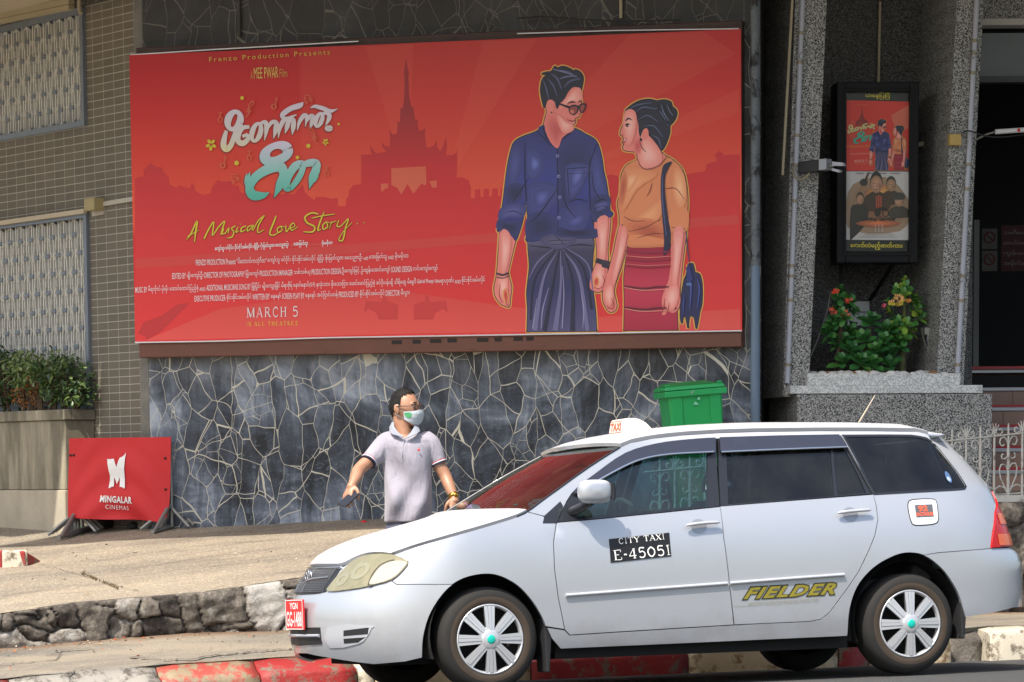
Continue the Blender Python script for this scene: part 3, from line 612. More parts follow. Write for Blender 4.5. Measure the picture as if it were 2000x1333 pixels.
def inset(poly, d):
    n = len(poly); A = sum(p[0]*q[1]-q[0]*p[1] for p, q in zip(poly, poly[1:]+poly[:1])); sg = 1 if A > 0 else -1; out = []
    for i in range(n):
        p0, p1, p2 = map(V3, (poly[i-1], poly[i], poly[(i+1) % n])); e0, e1 = p1-p0, p2-p1
        l0, l1 = np.linalg.norm(e0), np.linalg.norm(e1)
        if l0 < 1e-9 or l1 < 1e-9: out.append(tuple(p1)); continue
        n0, n1 = V3((-e0[1], e0[0]))/l0*sg, V3((-e1[1], e1[0]))/l1*sg; m = n0+n1; k = m@m
        out.append(tuple(p1+m*(2*d/max(k, .8))))
    return out
def fill(poly, holes=(), h=.06):               # triangulate a region with inner points -> 2D verts, faces
    polys = [dens(list(map(tuple, p)), h) for p in [poly, *holes]]
    V = []; E = []; 
    for p in polys: b = len(V); V += p; E += [(b+i, b+(i+1) % len(p)) for i in range(len(p))]
    xs = [p[0] for p in polys[0]]; ys = [p[1] for p in polys[0]]
    B = np.array(V); x = min(xs)+h/2
    while x < max(xs):
        y = min(ys)+h/2
        while y < max(ys):
            if inside((x, y), polys[0]) and not any(inside((x, y), q) for q in polys[1:]) and np.min((B[:, 0]-x)**2+(B[:, 1]-y)**2) > (h*.45)**2: V.append((x, y))
            y += h
        x += h
    r = delaunay_2d_cdt([Vector(p) for p in V], E, [], 0, 1e-6); v = [tuple(p) for p in r[0]]; fs = []
    for f in r[2]:
        c = tuple(sum(v[i][k] for i in f)/len(f) for k in (0, 1))
        if inside(c, polys[0]) and not any(inside(c, q) for q in polys[1:]): fs.append(list(f))
    return v, fs

# ------------------------------------------------------------------ the taxi
PSI = SA; A_ = unit(V3((math.cos(PSI), math.sin(PSI), .0116))); Lc = unit(V3((math.sin(PSI), -math.cos(PSI), .036))); Nc = unit(np.cross(Lc, A_))*-1
Nc = Nc if Nc[2] > 0 else -Nc
_R = at_Y(1776, 1218.5, 20.7); WB = 2.581; O_ = _R-Lc*.80-A_*WB-Nc*.29            # car origin: under the front axle, on the centre line
def cw(x, b, z): return O_+A_*x+Lc*b+Nc*z
MC = Matrix(((A_[0], -Lc[0], Nc[0], O_[0]), (A_[1], -Lc[1], Nc[1], O_[1]), (A_[2], -Lc[2], Nc[2], O_[2]), (0, 0, 0, 1)))
_pl = np.array([(-.857, 0), (-.835, .20), (-.762, .42), (-.665, .58), (-.53, .70), (-.34, .786), (-.12, .834), (.3, .845), (1.3, .848), (2.3, .846), (2.8, .835), (3.1, .81), (3.28, .755), (3.40, .65), (3.46, .5), (3.49, .25), (3.50, 0)])
_cv = np.array(cr(_pl, 12)); _cs = np.concatenate([[0], np.cumsum(np.linalg.norm(np.diff(_cv, axis=0), axis=1))])
_tz = [(-1, .93), (.10, .93), (.17, .955), (.24, .985), (.34, 1.), (.56, 1.003), (.68, 1.), (.78, .992), (.86, .975), (.92, .952), (.97, .93), (1.38, .715), (1.43, .655), (1.47, .58), (1.6, .3)]
_fz = [(-1, .1), (.10, .10), (.16, .055), (.22, .02), (.30, .0), (.44, 0), (.50, .008), (.56, .03), (.63, .065), (.69, .115), (.74, .155), (.80, .21), (.88, .27), (.96, .32), (1.5, .6)]
_rz = [(-1, .12), (.1, .12), (.2, .055), (.30, .015), (.4, 0), (.62, 0), (.665, .012), (.70, .06), (.8, .085), (.95, .125), (1.07, .165), (1.24, .30), (1.40, .455), (1.6, .6)]
_I = lambda t, z: float(np.interp(z, [p[0] for p in t], [p[1] for p in t]))
# smooth the width table a little so that the sides do not show creases
_zg = np.linspace(-.2, 1.6, 361)
def _smooth(t, k): g = np.interp(_zg, [p[0] for p in t], [p[1] for p in t]); ker = np.hanning(k); ker /= ker.sum(); return np.convolve(np.pad(g, k//2, 'edge'), ker, 'valid')[:len(_zg)]
_TZ, _FZ, _RZ = _smooth(_tz, 21), _smooth(_fz, 13), _smooth(_rz, 11)
sst = lambda t: (lambda q: q*q*(3-2*q))(min(1., max(0., t)))
def Scar(s, z):                                # body skin, car coordinates (x, b, z); s runs round the plan from the nose
    x = float(np.interp(s, _cs, _cv[:, 0])); b = float(np.interp(s, _cs, _cv[:, 1]))
    t = float(np.interp(z, _zg, _TZ)); b2 = b*(1+(t-1)*(.45+.55*sst((x+.9)/.9)))
    x2 = x+sst((-.05-x)/.8)*float(np.interp(z, _zg, _FZ))-sst((x-2.75)/.6)*float(np.interp(z, _zg, _RZ))
    return x2, b2, z
def Sn(s, z, off=0.):
    p = V3(Scar(s, z))
    if off:
        e = .012; ds = V3(Scar(s+e, z))-V3(Scar(s-e, z)); dz_ = V3(Scar(s, z+e))-V3(Scar(s, z-e)); n = np.cross(ds, dz_); n /= max(np.linalg.norm(n), 1e-9)
        if n@V3((p[0]-1.3, p[1]*3+.001, 0)) < 0: n = -n
        p = p+n*off
    return p
def inv(px, py):                               # pixel -> (s, z) on the near side of the skin
    s = .93+.42+np.interp(px, [560, 956, 1776, 2000], [-.9, 0, 2.58, 3.3]); z = 1.19-(py-918)/340+.0
    tgt = np.array([px, py]); P = lambda s, z: proj(cw(*Scar(s, z)))
    for _ in range(40):
        c = P(s, z); e = tgt-c
        if e@e < 1e-4: break
        h = 2e-3; J = np.stack([(P(s+h, z)-c)/h, (P(s, z+h)-c)/h], 1)
        try: d = np.linalg.solve(J+np.eye(2)*1e-3, e)
        except Exception: break
        d = np.clip(d, -.08, .08); s = min(max(s+d[0]*.8, .0), _cs[-1]); z = min(max(z+d[1]*.8, .02), 1.5)
    return s, z
_ic = {}
def I(p):
    if p[0] == 'c': return p[1:]
    if p not in _ic: _ic[p] = inv(*p)
    return _ic[p]
def IP(pts): return [I(tuple(p)) for p in pts]
taxi = thing('taxi', MC, 'silver estate car taxi with a black number panel on its door', 'taxi', None)
def m_carpaint(nm='silver_car_paint', c=(180, 184, 191)):
    k = NT(nm); fl = k.noise(900, 1, .5); base = k.mix(fl, tuple(x*.9 for x in lin(c)), lin(c)); dust = k.ramp(k.noise(3.5, 7, .65), [(.45, 0.), (.8, 1.)])
    hz = k.n('MapRange'); k.l(k.sep()[2], hz.inputs[0]); hz.inputs[1].default_value = .55; hz.inputs[2].default_value = .15
    c = k.mix(k.math('MULTIPLY', k.math('MULTIPLY_ADD', hz.outputs[0], .5, .06), dust), base, lin((120, 108, 92)))
    up = k.n('MapRange'); gm_ = k.n('NewGeometry'); k.l(k.sep(gm_.outputs['Normal'])[2], up.inputs[0]); up.inputs[1].default_value = .45; up.inputs[2].default_value = .95; u_ = up.outputs[0]
    c = k.mix(k.math('MULTIPLY', u_, .30), c, lin((182, 180, 176)))                 # pale dust settled on the upper faces
    k.col(c).set(Metallic=k.math('MULTIPLY_ADD', u_, -.40, .45), Roughness=k.math('ADD', k.math('MULTIPLY', u_, .18), k.math('MULTIPLY_ADD', dust, .12, .30)), Coat_Weight=k.math('MULTIPLY_ADD', u_, -.75, .9), Coat_Roughness=.06); return k.mat
PAINT = m_carpaint(); SILV = mat((196, 198, 202), .35, .5, .04, name='silver_plastic'); TRIMB = mat((30, 32, 38), .35, 0, .1, name='black_trim', coat=.2); CHR = mat((215, 217, 222), .12, 1., 0, name='chrome')
RUB = mat((30, 29, 28), .85, 0, .25, scale=18, bump=.3, name='tyre_rubber'); UNDER = mat((14, 14, 15), .9, name='underbody'); VIS = mat((46, 48, 60), .12, 0, .1, name='smoked_visor', coat=.6)
GL_F = m_glass('tinted_glass', (.62, .82, .84), .80); GL_R = m_glass('dark_tinted_glass', (.58, .64, .70), .32); GL_W = m_glass('windscreen_glass', (.8, .9, .86), .86, .03, 1.36, .05)
def panel(name, poly, holes=(), m=PAINT, off=0., gap=.0025, solid=.022, h=.055, both=True, parent=taxi, sides=(1,)):
    poly = [tuple(p) for p in poly]; poly = inset(poly, gap) if gap else poly; hs = [inset(list(q), -gap) if gap else list(q) for q in holes]
    v, f = fill(poly, hs, h); r = []
    for sg in ((1, -1) if both else sides):
        b = MB(); P = []
        for s, z in v: x, bb, zz_ = Sn(s, z, off); P.append(cw(x, sg*bb, zz_))
        n = np.cross(P[f[0][1]]-P[f[0][0]], P[f[0][2]]-P[f[0][0]]); c = P[f[0][0]]-cw(1.3, 0, .5); c = c-Nc*(c@Nc); flip = (n@c) < 0
        b.add(P, [q[::-1] for q in f] if flip else f, m, True); r.append(b.build(name, None, parent, MC, solid=solid))
    return r
def skin_mesh(name, v2, f, m, off, parent=taxi, sg=1):              # flat marks laid on the skin
    b = MB(); P = [cw(x, sg*bb, z) for x, bb, z in (Sn(s, z, off) for s, z in v2)]; b.add(P, f, m); return b.build(name, None, parent, MC)
def skin_tube(name, pts, r, m, off, parent=taxi, both=True, n=8, flat=1., smooth=3):
    q = cr(IP(pts), smooth) if len(pts) > 2 else [tuple(np.array(I(pts[0]))+(np.array(I(pts[1]))-np.array(I(pts[0])))*t) for t in np.linspace(0, 1, 12)]
    for sg in ((1, -1) if both else (1,)):
        b = MB(); b.tube([cw(x, sg*bb, z) for x, bb, z in (Sn(s, z, off) for s, z in q)], r, n, m, flat=flat); o = b.build(name, None, parent, MC)
    return o
farch = cr([(1066, 1224), (1057, 1203), (1039, 1174), (1012, 1145), (979, 1126.5), (949, 1121.5), (913, 1127.5), (884, 1142), (859, 1168), (838, 1204), (826.5, 1246), (824.5, 1285)], 4)
rarch = cr([(1656, 1237), (1660, 1190), (1674, 1148), (1699, 1116), (1730, 1094), (1767, 1080.5), (1805, 1085), (1839, 1110), (1860, 1138), (1874, 1165), (1884, 1198)], 4)
fseam = [(1086.5, 1023), (1081, 1060), (1083, 1110), (1090, 1165), (1103, 1230)]
bseam = [(1407, 990), (1413.5, 1050), (1426, 1150), (1433.5, 1221)]
rdoor = [(1706, 966), (1711, 985), (1715, 1015), (1709, 1046), (1695, 1080), (1678, 1115), (1657, 1147), (1637, 1174), (1619, 1198), (1603, 1210), (1581, 1214.5)]
belt1, belt2 = [(1087, 1021), (1180, 1013), (1300, 1001), (1407, 990)], [(1407, 990), (1560, 977), (1706, 966)]
hseam = cr([(766, 1083.5), (810, 1069), (880, 1049), (950, 1029), (1009, 1010.5), (1030, 1000)], 3)
topf = [(766, 1083.5), (741, 1083.5), (716.5, 1086), (691, 1096), (672, 1107)]
Z0 = lambda px, py: I((px, py))[1]
ftop = IP(topf)+[('c', 0, 0)][:0]
zn = ftop[-1][1]; _fc = [(ftop[-1][0]*(1-t), zn+(.005)*t-.0*t) for t in (.25, .5, .75, 1.)]
fend = panel('front_wing', IP([(1060, 1008), (1086.5, 1023)]+fseam[1:]+farch[:farch.index((884, 1142))+1]+[(775, 1142), (766, 1136), (792, 1108), (798, 1098), (784, 1090)]+hseam))
_lo = IP([(824.5, 1286), (790, 1293), (730, 1298), (690, 1293), (640, 1285), (600, 1277)]); _lo += [(0., _lo[-1][1])]
bump = panel('front_bumper', IP(farch[farch.index((884, 1142)):])+_lo[1:]+_fc[::-1]+ftop[::-1]+IP([(784, 1090), (798, 1098), (792, 1108), (766, 1136), (775, 1142)]), gap=.0015)
def doorpart(name, belt, poly): return panel(name, IP(poly))
d1 = panel('front_door', IP(belt1+bseam[1:]+[(1300, 1229), (1180, 1236.5), (1113, 1241)]+fseam[::-1]))
d2 = panel('rear_door', IP(belt2+rdoor[1:]+[(1500, 1218), (1434.5, 1221)]+bseam[::-1][1:]))
wtop1 = cr([(1092, 1012), (1117, 964), (1163, 926), (1220, 887), (1280, 869), (1340, 861.5), (1400, 857.5)], 3)
g1 = [(1128, 1013), (1250, 1002), (1381, 989), (1381.5, 866), (1330, 869), (1280, 876), (1222, 894), (1170, 930), (1140, 955)]
fr1 = panel('window_frame', IP([(1087, 1020.5), (1180, 1012.3), (1300, 1000.3), (1406.7, 989.5), (1402, 920), (1400, 858)]+wtop1[::-1][1:]), [IP(g1)], TRIMB, -.004, parent=d1[0], both=False)
panel('window_glass', IP(g1), (), GL_F, -.010, 0, .004, parent=d1[0], both=False)
wtop2 = [(1402, 857), (1520, 853), (1638, 851), (1655, 878), (1690, 938), (1705, 965)]
g2, g3 = [(1419, 866), (1424, 983.5), (1629, 968), (1621, 862)], [(1627, 862), (1637, 966.5), (1691, 962), (1676, 928), (1652, 882), (1641, 862)]
panel('window_frame', IP([(1407.5, 989.3), (1560, 976.3), (1705, 965)]+wtop2[::-1][1:]+[(1404, 920)]), [IP(g2), IP(g3)], TRIMB, -.004, parent=d2[0], both=False)
panel('window_glass', IP(g2), (), GL_R, -.010, 0, .004, parent=d2[0], both=False); panel('quarter_light', IP(g3), (), GL_R, -.010, 0, .004, parent=d2[0], both=False)
for fr_, dd, gg in ((([(1087, 1020.5), (1180, 1012.3), (1300, 1000.3), (1406.7, 989.5), (1402, 920), (1400, 858)]+wtop1[::-1][1:]), d1, [g1]), (([(1407.5, 989.3), (1560, 976.3), (1705, 965)]+wtop2[::-1][1:]+[(1404, 920)]), d2, [g2, g3])):
    panel('window_frame', IP(fr_), [IP(g) for g in gg], TRIMB, -.004, parent=dd[1], both=False, sides=(-1,))
    for g in gg: panel('window_glass', IP(g), (), GL_F, -.010, 0, .004, parent=dd[1], both=False, sides=(-1,))
# visors over the windows with a bright lower edge
v1l = cr([(1128, 968), (1150, 953), (1180, 934), (1240, 904), (1300, 891), (1392, 885.5)], 3)
for dd, poly, line in ((d1, wtop1[3:-1]+[(1396, 858), (1396, 886)]+v1l[::-1], v1l), (d2, [(1404, 857.5), (1520, 854), (1637, 852), (1653, 876), (1530, 880.5), (1406, 886)], [(1406, 886), (1530, 880.5), (1653, 876)])):
    vz = panel('rain_visor', IP(poly), (), VIS, .016, 0, .004, parent=dd[0], both=False)[0]
    skin_tube('bright_edge', line, .0065, CHR, .018, vz, False)
    
qwin = cr([(1650, 853.5), (1720, 853), (1780, 853.5)], 3)+cr([(1811, 859), (1828, 871), (1846, 893), (1870, 924), (1885, 948)], 3)+[(1883, 953), (1870, 954.5), (1790, 959), (1709, 963.5), (1699, 946), (1678, 903)]
tl_ = [(1952, 960), (1947, 974), (1943, 1001), (1938, 1042), (1935, 1071)]
roofe = [(1213, 873), (1232, 865), (1275, 856.5), (1330, 850.5), (1400, 846), (1480, 843.5), (1600, 842), (1700, 842), (1800, 843.5), (1846, 848)]
dpill = cr([(1846, 848), (1872, 866), (1905, 903), (1935, 945), (1952, 962)], 3)
apill = [(1030, 1000), (1060, 976.5), (1090, 955), (1120, 933), (1150, 912), (1180, 892.5)]
sp = panel('side_panel', IP([(1060, 1008), (1088, 1012)]+wtop1[1:]+wtop2[1:]+rdoor[1:]+[(1500, 1218), (1434, 1221.5), (1300, 1229.5), (1180, 1237), (1113, 1241.5), (1103, 1231), (1068, 1226), (1078, 1248), (1095, 1268), (1300, 1259), (1500, 1250), (1655, 1243)]
    +rarch[:rarch.index((1805, 1085))+1]+[(1833, 1080), (1935, 1072)]+tl_[::-1][1:]+dpill[::-1][1:]+roofe[::-1][1:]+apill[::-1]), [IP(qwin)])
panel('rear_side_window', IP(qwin), (), GL_R, -.004, .002, .004, parent=sp[0], both=False); panel('rear_side_window', IP(qwin), (), GL_R, -.004, .002, .004, parent=sp[1], both=False, sides=(-1,))
_q = IP(qwin); skin_mesh('window_surround', *fill(inset(_q, -.012), [inset(_q, .001)], .03), TRIMB, .0015, sp[0])
# black corner trims at the foot of the windscreen pillar, cabin side
panel('corner_trim', IP([(1060, 1022), (1063, 1008), (1094, 980), (1100, 990), (1087, 1022)]), (), TRIMB, .004, 0, .004, parent=fend[0], both=False)
skin_tube('pillar_seal', [(1641, 852), (1660, 884), (1695, 946), (1706, 965)], .006, TRIMB, .001, sp[0], False)
# rear bumper, tail light, tailgate
_se = float(_cs[-1]); zrb = I((1960, 1071))[1]
rb_lo = IP([(1886, 1206), (1940, 1197), (1980, 1187)]); 
rb = panel('rear_bumper', IP(rarch[rarch.index((1805, 1085)):]+[])+rb_lo+[(_se-.4, rb_lo[-1][1]), (_se, rb_lo[-1][1]), (_se, zrb), (_se-.3, zrb)]+IP([(1960, 1071), (1935, 1072), (1833, 1080)]), gap=.0015)
tl = IP([(1952, 961)]+[(1947, 974), (1943, 1001), (1938, 1042), (1935, 1071), (1962, 1069)]); s_in = tl[-1][0]+.20
tlpoly = tl+[(s_in, tl[-1][1]), (s_in-.01, tl[2][1]), (tl[0][0]+.17, tl[1][1])]
RED_L = mat((176, 16, 18), .25, 0, .2, 22, name='red_lens', coat=.15, spec=.3); ORG_L = mat((206, 96, 52), .25, 0, .25, 30, name='amber_lens', coat=.15, spec=.3)
tls = panel('tail_light', tlpoly, (), RED_L, .008, .001, .02)
zz1, zz2 = I((1955, 1008))[1], I((1955, 1024))[1]
for k, (ya, yb) in enumerate(((1004, 1025), (1044, 1066))):
    za, zb = I((1950, ya))[1], I((1950, yb))[1]; sa_, sb_ = I((1949, (ya+yb)/2))[0], s_in-.02
    panel('lamp_window', [(sa_, za), (sb_, za), (sb_, zb), (sa_-.008, zb)], (), ORG_L, .0105, 0, 0, .02, parent=tls[0], both=False)
zt0, zt1 = zrb+.01, I((1846, 848))[1]
panel('tailgate', [(tl[0][0]+.17, tl[0][1]), (s_in, tl[-1][1]), (_se, zt0), (_se, .97), (_se-.56, .97), (_se-.52, 1.36), (_se, 1.36), (_se, zt1), (I((1846, 848))[0]+.01, zt1)]+[(p[0]+.012, p[1]) for p in IP(dpill)[1:-1]], gap=.001)
panel('rear_window', [(_se, .97), (_se-.56, .97), (_se-.52, 1.36), (_se, 1.36)], (), GL_R, -.004, .001, .004)

# bonnet, windscreen, roof: lofted across
def loft(name, rows, m, solid=.02, parent=taxi, smooth=True):
    k = len(rows[0]); b = MB(); b.add([cw(*p) for r in rows for p in r], [(i*k+j, i*k+j+1, (i+1)*k+j+1, (i+1)*k+j) for i in range(len(rows)-1) for j in range(k-1)], m, smooth)
    return b.build(name, None, parent, MC, solid=solid)
def resample(P, n):
    P = np.array(P, float); d = np.concatenate([[0], np.cumsum(np.linalg.norm(np.diff(P, axis=0), axis=1))]); return np.stack([np.interp(np.linspace(0, d[-1], n), d, P[:, i]) for i in range(P.shape[1])], 1)
seam = resample([Scar(*I(p)) for p in hseam], 26); C0 = resample([Scar(*q) for q in ftop+_fc], 13)
ws0 = V3(Scar(*I((1030, 1000))))
tt = np.linspace(0, 1, 13); bow = 1-(1-tt)**2
C1 = np.stack([seam[-1][0]-.15*bow**1.0, seam[-1][1]*(1-tt), seam[-1][2]-.012+.012*bow], 1)
rows = []
for i in range(26):
    v = i/25; half = seam[i]+(1-v)*(C0-C0[0])+v*(C1-C1[0])
    half[:, 1] = seam[i][1]*((1-v)*C0[:, 1]/C0[0, 1]+v*(1-tt))
    half[:, 2] += HOODC*math.sin(math.pi*min(1, v*.94))**.9*(1-(1-tt)**2.6) if (HOODC := .016) else 0
    half[0, 2] -= .004; rows.append([tuple(p) for p in half]+[(p[0], -p[1], p[2]) for p in half[::-1][1:]])
loft('bonnet', rows, PAINT)
wedge = [(1009, 1008.5), (1030, 999.5)]+apill[1:]+[(1211, 873.5)]
wse = resample([Scar(*I(p)) for p in wedge], 16); wrows = []; t2 = np.linspace(-1, 1, 25)
for i in range(16):
    x, b0, z = wse[i]; f = i/15
    wrows.append([(x-(.045*(1-f)+.045*f)*(1-abs(t)**2.2), -b0*t, z+(.0+.006*f)*(1-t*t)-.004) for t in t2])
wsg = loft('windscreen', wrows, GL_W, .005)
b = MB(); b.tube([cw(*p) for p in wrows[0]], .010, 6, TRIMB); b.build('windscreen_seal', None, wsg, MC)
b = MB(); b.tube([cw(r[0][0], r[0][1], r[0][2]+.002) for r in wrows], .006, 6, TRIMB); b.build('windscreen_seal', None, wsg, MC); b = MB(); b.tube([cw(r[-1][0], r[-1][1], r[-1][2]+.002) for r in wrows], .008, 6, TRIMB); b.build('windscreen_seal', None, wsg, MC)
re_ = resample([Scar(*I(p)) for p in roofe], 24); rrows = []
for i in range(24):
    x, b0, z = re_[i]; f = i/23; zc_ = np.interp(f, [0, .08, .25, .5, .8, 1], [.018, .03, .045, .052, .05, .045]); fw = max(0, 1-f*5)
    rrows.append([(x-.05*fw*(1-abs(t)**2.2), -b0*t, z+zc_*(1-abs(t)**3.0)) for t in t2])
loft('roof', rrows, PAINT)
x1, b1, z1 = re_[-1]
sprows = []
for dx, dzt, dzb in ((-.10, .043, .01), (.0, .045, .0), (.07, .038, -.004), (.135, .020, .004), (.15, .010, .006)):
    sprows.append([(x1+dx-.03*abs(t)**3, -(b1*.97)*t, z1+dzt*(1-abs(t)**4*.8)) for t in t2]+[(x1+dx-.03*abs(t)**3, -(b1*.97)*t, z1+dzb-.014) for t in t2[::-1]])
k = len(sprows[0]); b = MB(); b.add([cw(*p) for r in sprows for p in r], [(i*k+j, i*k+(j+1) % k, (i+1)*k+(j+1) % k, (i+1)*k+j) for i in range(4) for j in range(k)]+[tuple(range(4*k, 5*k))], PAINT, True); b.build('roof_spoiler', None, taxi, MC)
# lamps, grille, plate
LENS = mat((124, 119, 92), .12, 0, .40, 14, name='yellowed_lens', coat=.8); LENS2 = mat((160, 156, 144), .10, 0, .15, 40, name='clear_indicator_lens', coat=.9); REFL = mat((156, 151, 124), .2, .4, .1, name='lamp_reflector', coat=.5)
hl = cr([(642, 1156), (649, 1141), (670, 1117), (691, 1097.5), (716.5, 1086.5), (760, 1084), (784, 1090.5), (797.5, 1098.5), (790, 1112.5), (766, 1133.5), (721, 1146), (685, 1152.5)], 3, True)
hls = panel('headlight', IP(hl), (), LENS, .010, 0, .02, .03)
ind = cr([(724, 1144), (732, 1124), (748, 1106), (772, 1097), (796, 1099), (789, 1112), (766, 1132.5)], 3, True)
panel('indicator_lens', IP(ind), (), LENS2, .0125, .002, .001, .025, parent=hls[0], both=False)
panel('lamp_divider', IP(cr([(720, 1146), (727, 1126), (743, 1106), (764, 1096), (772, 1096), (752, 1106), (736, 1126), (729, 1144)], 3, True)), (), mat((70, 64, 48), .3, name='lamp_divider'), .0118, 0, .001, .02, parent=hls[0], both=False)
def skin_disc(name, px, py, r, m, off, parent, kz=1., ring=0):
    s, z = I((px, py)); n = 24; pl = [(s+r*math.cos(2*math.pi*i/n), z+r*kz*math.sin(2*math.pi*i/n)) for i in range(n)]; ho = [[(s+ring*math.cos(2*math.pi*i/n), z+ring*kz*math.sin(2*math.pi*i/n)) for i in range(n)]] if ring else []
    return skin_mesh(name, *fill(pl, ho, .02), m, off, parent)
skin_disc('lamp_bowl', 706, 1118, .062, REFL, .0114, hls[0], .75, .034); skin_disc('lamp_bowl', 671, 1134, .045, REFL, .0114, hls[0], .8, .02)
gz1, gz0 = zn+.0, I((630, 1159))[1]
gp = [(0., gz1-.012)]+IP([(634, 1111), (666, 1112), (660, 1122), (648, 1142), (637, 1156), (616, 1160)])+[(0., gz0-.004)]
GRB = mat((44, 45, 48), .4, .3, name='grille_mesh'); CHD = mat((120, 122, 126), .25, .8, .1, name='dull_chrome')
grl = panel('grille', gp, (), GRB, .006, 0, .02, .03)
for gpp, sg in zip(grl, (1, -1)):
    b = MB()
    smax = I((655, 1125))[0]
    for k in range(11):                       # fine horizontal and slanting ribs
        z = gz0+.004+(gz1-gz0-.02)*k/10
        q = [(s, z) for s in np.linspace(0, smax-.0+(z-gz1)*.35, 9)]
        b.tube([cw(x, sg*bb, w) for x, bb, w in (Sn(s, w, .009) for s, w in q)], .0022, 4, CHD)
    for k in range(16):
        s0 = smax*(k+.5)/16-.02; q = [(max(0, s0+.0*t), gz0+.004+(gz1-gz0-.02)*t) for t in np.linspace(0, 1, 4)]
        b.tube([cw(x, sg*bb, w) for x, bb, w in (Sn(s, w, .009) for s, w in q)], .0018, 4, CHD)
    b.build('grille_ribs', None, gpp, MC)
    b = MB(); zb_ = gz0+(gz1-gz0)*.52
    for q in ([(0, zb_-.012), (.06, zb_-.002), (smax*.6, zb_+.004), (smax*.9, zb_+.006)], [(s, gz1-.010) for s in np.linspace(0, smax+.02, 6)]):
        b.tube([cw(x, sg*bb, w) for x, bb, w in (Sn(s, w, .013) for s, w in cr(q, 3))], .0065, 6, CHR)
    b.build('grille_bar', None, gpp, MC)
emz = gz0+(gz1-gz0)*.66; ex = Scar(0, emz)[0]-.016; b = MB()
for ra_, rb_, dzz in ((.058, .040, 0), (.038, .016, .022), (.016, .036, .002)): b.tube([cw(ex-.004, ra_*math.cos(t), emz+dzz+rb_*math.sin(t)) for t in np.linspace(0, 2*math.pi, 25)[:-1]], .0052, 6, CHR, closed=True)
b.build('emblem', None, taxi, MC)
# bumper openings
FOGD = mat((26, 27, 30), .5, name='intake_dark')
for nm, pts in (('bumper_intake', [(640, 1226), (724, 1223), (726, 1228), (716, 1246), (700, 1258), (645, 1266)]),):
    it = panel(nm, IP(cr(pts, 2, True)), (), mat((182, 186, 194), .3, .4, .05, name='intake_surround'), .004, 0, .012, .03)
    panel('intake_hole', IP([(672, 1232), (721, 1226), (719, 1239), (672, 1243)]), (), FOGD, .0052, 0, .001, .03, parent=it[0], both=False); panel('intake_hole', IP([(672, 1248), (715, 1245), (700, 1255), (673, 1257)]), (), FOGD, .0052, 0, .001, .03, parent=it[0], both=False)
zi0, zi1 = I((610, 1262))[1], I((610, 1226))[1]; si = I((626, 1240))[0]
lowi = panel('lower_intake', [(0., zi0), (0., zi1), (si, zi1), (si+.01, zi0+.01)], (), FOGD, .003, 0, .004, .04)
for sg, o in zip((1, -1), lowi):
    b = MB(); zm = (zi0*.45+zi1*.55); b.tube([cw(x, sg*bb, z) for x, bb, z in (Sn(s, zm, .008) for s in np.linspace(0, si, 6))], .010, 6, PAINT); b.build('intake_bar', None, o, MC)
# number plate on the nose
NP = Plane(cw(Scar(0, .45)[0]-.022, 0, .45), Lc, Nc)                         # facing forward: its normal points to the front of the car
pz1, pz0 = proj(NP.o)[1], 0
PLR = mat((206, 40, 44), .4, 0, .06, name='red_plate'); WHT = mat((236, 236, 232), .5, 0, .04, name='white_lettering')
zp = .455; NP = Plane(cw(Scar(0, zp)[0]-.02, 0, zp), Lc, Nc)
b = MB(); b.box(NP, -.165, .165, -.085, .085, -.012, 0, PLR); npl = b.build('number_plate', None, taxi, MC, bevel=.003)
b = MB()
for s_, x0, x1, y0, y1 in (('YGN', -.075, .075, .03, .068), ('GG-1488', -.145, .145, -.068, .018)):
    v, f, _ = glyphs(s_, .012); b.add([NP.at(x0+(x1-x0)*p[0], y0+(y1-y0)*p[1], .0015) for p in v], f, WHT)
for (a0, a1, c0, c1) in ((-.16, .16, .079, .083), (-.16, .16, -.083, -.079), (-.162, -.158, -.083, .083), (.158, .162, -.083, .083)): b.box(NP, a0, a1, c0, c1, 0, .0015, WHT)
b.build('plate_lettering', None, npl, MC)
# side trims, creases, handles, filler flap
skin_tube('side_moulding', [(1104, 1163.5), (1250, 1152.5), (1420, 1140)], .013, SILV, .004, d1[0], False, 10, .8); skin_tube('side_moulding', [(1425, 1139.7), (1530, 1131.5), (1648, 1123)], .013, SILV, .004, d2[0], False, 10, .8)
for dd, pts in ((d1, [(1336, 1030), (1360, 1026.5), (1385, 1024.5), (1402, 1024)]), (d2, [(1632, 1006), (1656, 1003), (1680, 1001), (1697, 1000)])):
    cx, cy = pts[1][0]+5, pts[1][1]+2
    skin_disc('handle_cup', cx, cy, .048, mat((150, 153, 160), .3, .5, .05, name='handle_recess'), .002, dd[0], .86)
    h_ = skin_tube('door_handle', pts, [.006]+[.0125]*5+[.012]*3+[.006], SILV, .030, dd[0], False, 10, .8)
ff = cr([(1774, 984), (1782, 977), (1815, 975.5), (1828, 979), (1831.5, 1000), (1832, 1017), (1822, 1024), (1788, 1026), (1780, 1019), (1775, 1000)], 3, True)
fl = panel('filler_flap', IP(ff), (), mat((214, 216, 220), .3, .2, .05, name='flap_silver'), .002, .002, .002, .03, parent=sp[0], both=False)[0]
_q = IP(ff); skin_mesh('flap_gap', *fill(inset(_q, -.004), [inset(_q, .002)], .03), UNDER, .001, sp[0])
# shallow crease along the sills
skin_tube('sill_crease', [(1104, 1219), (1250, 1208), (1431, 1194)], .004, mat((120, 124, 132), .4, .4, name='crease_shadow_trim'), -.0015, d1[0], False, 6) if False else None
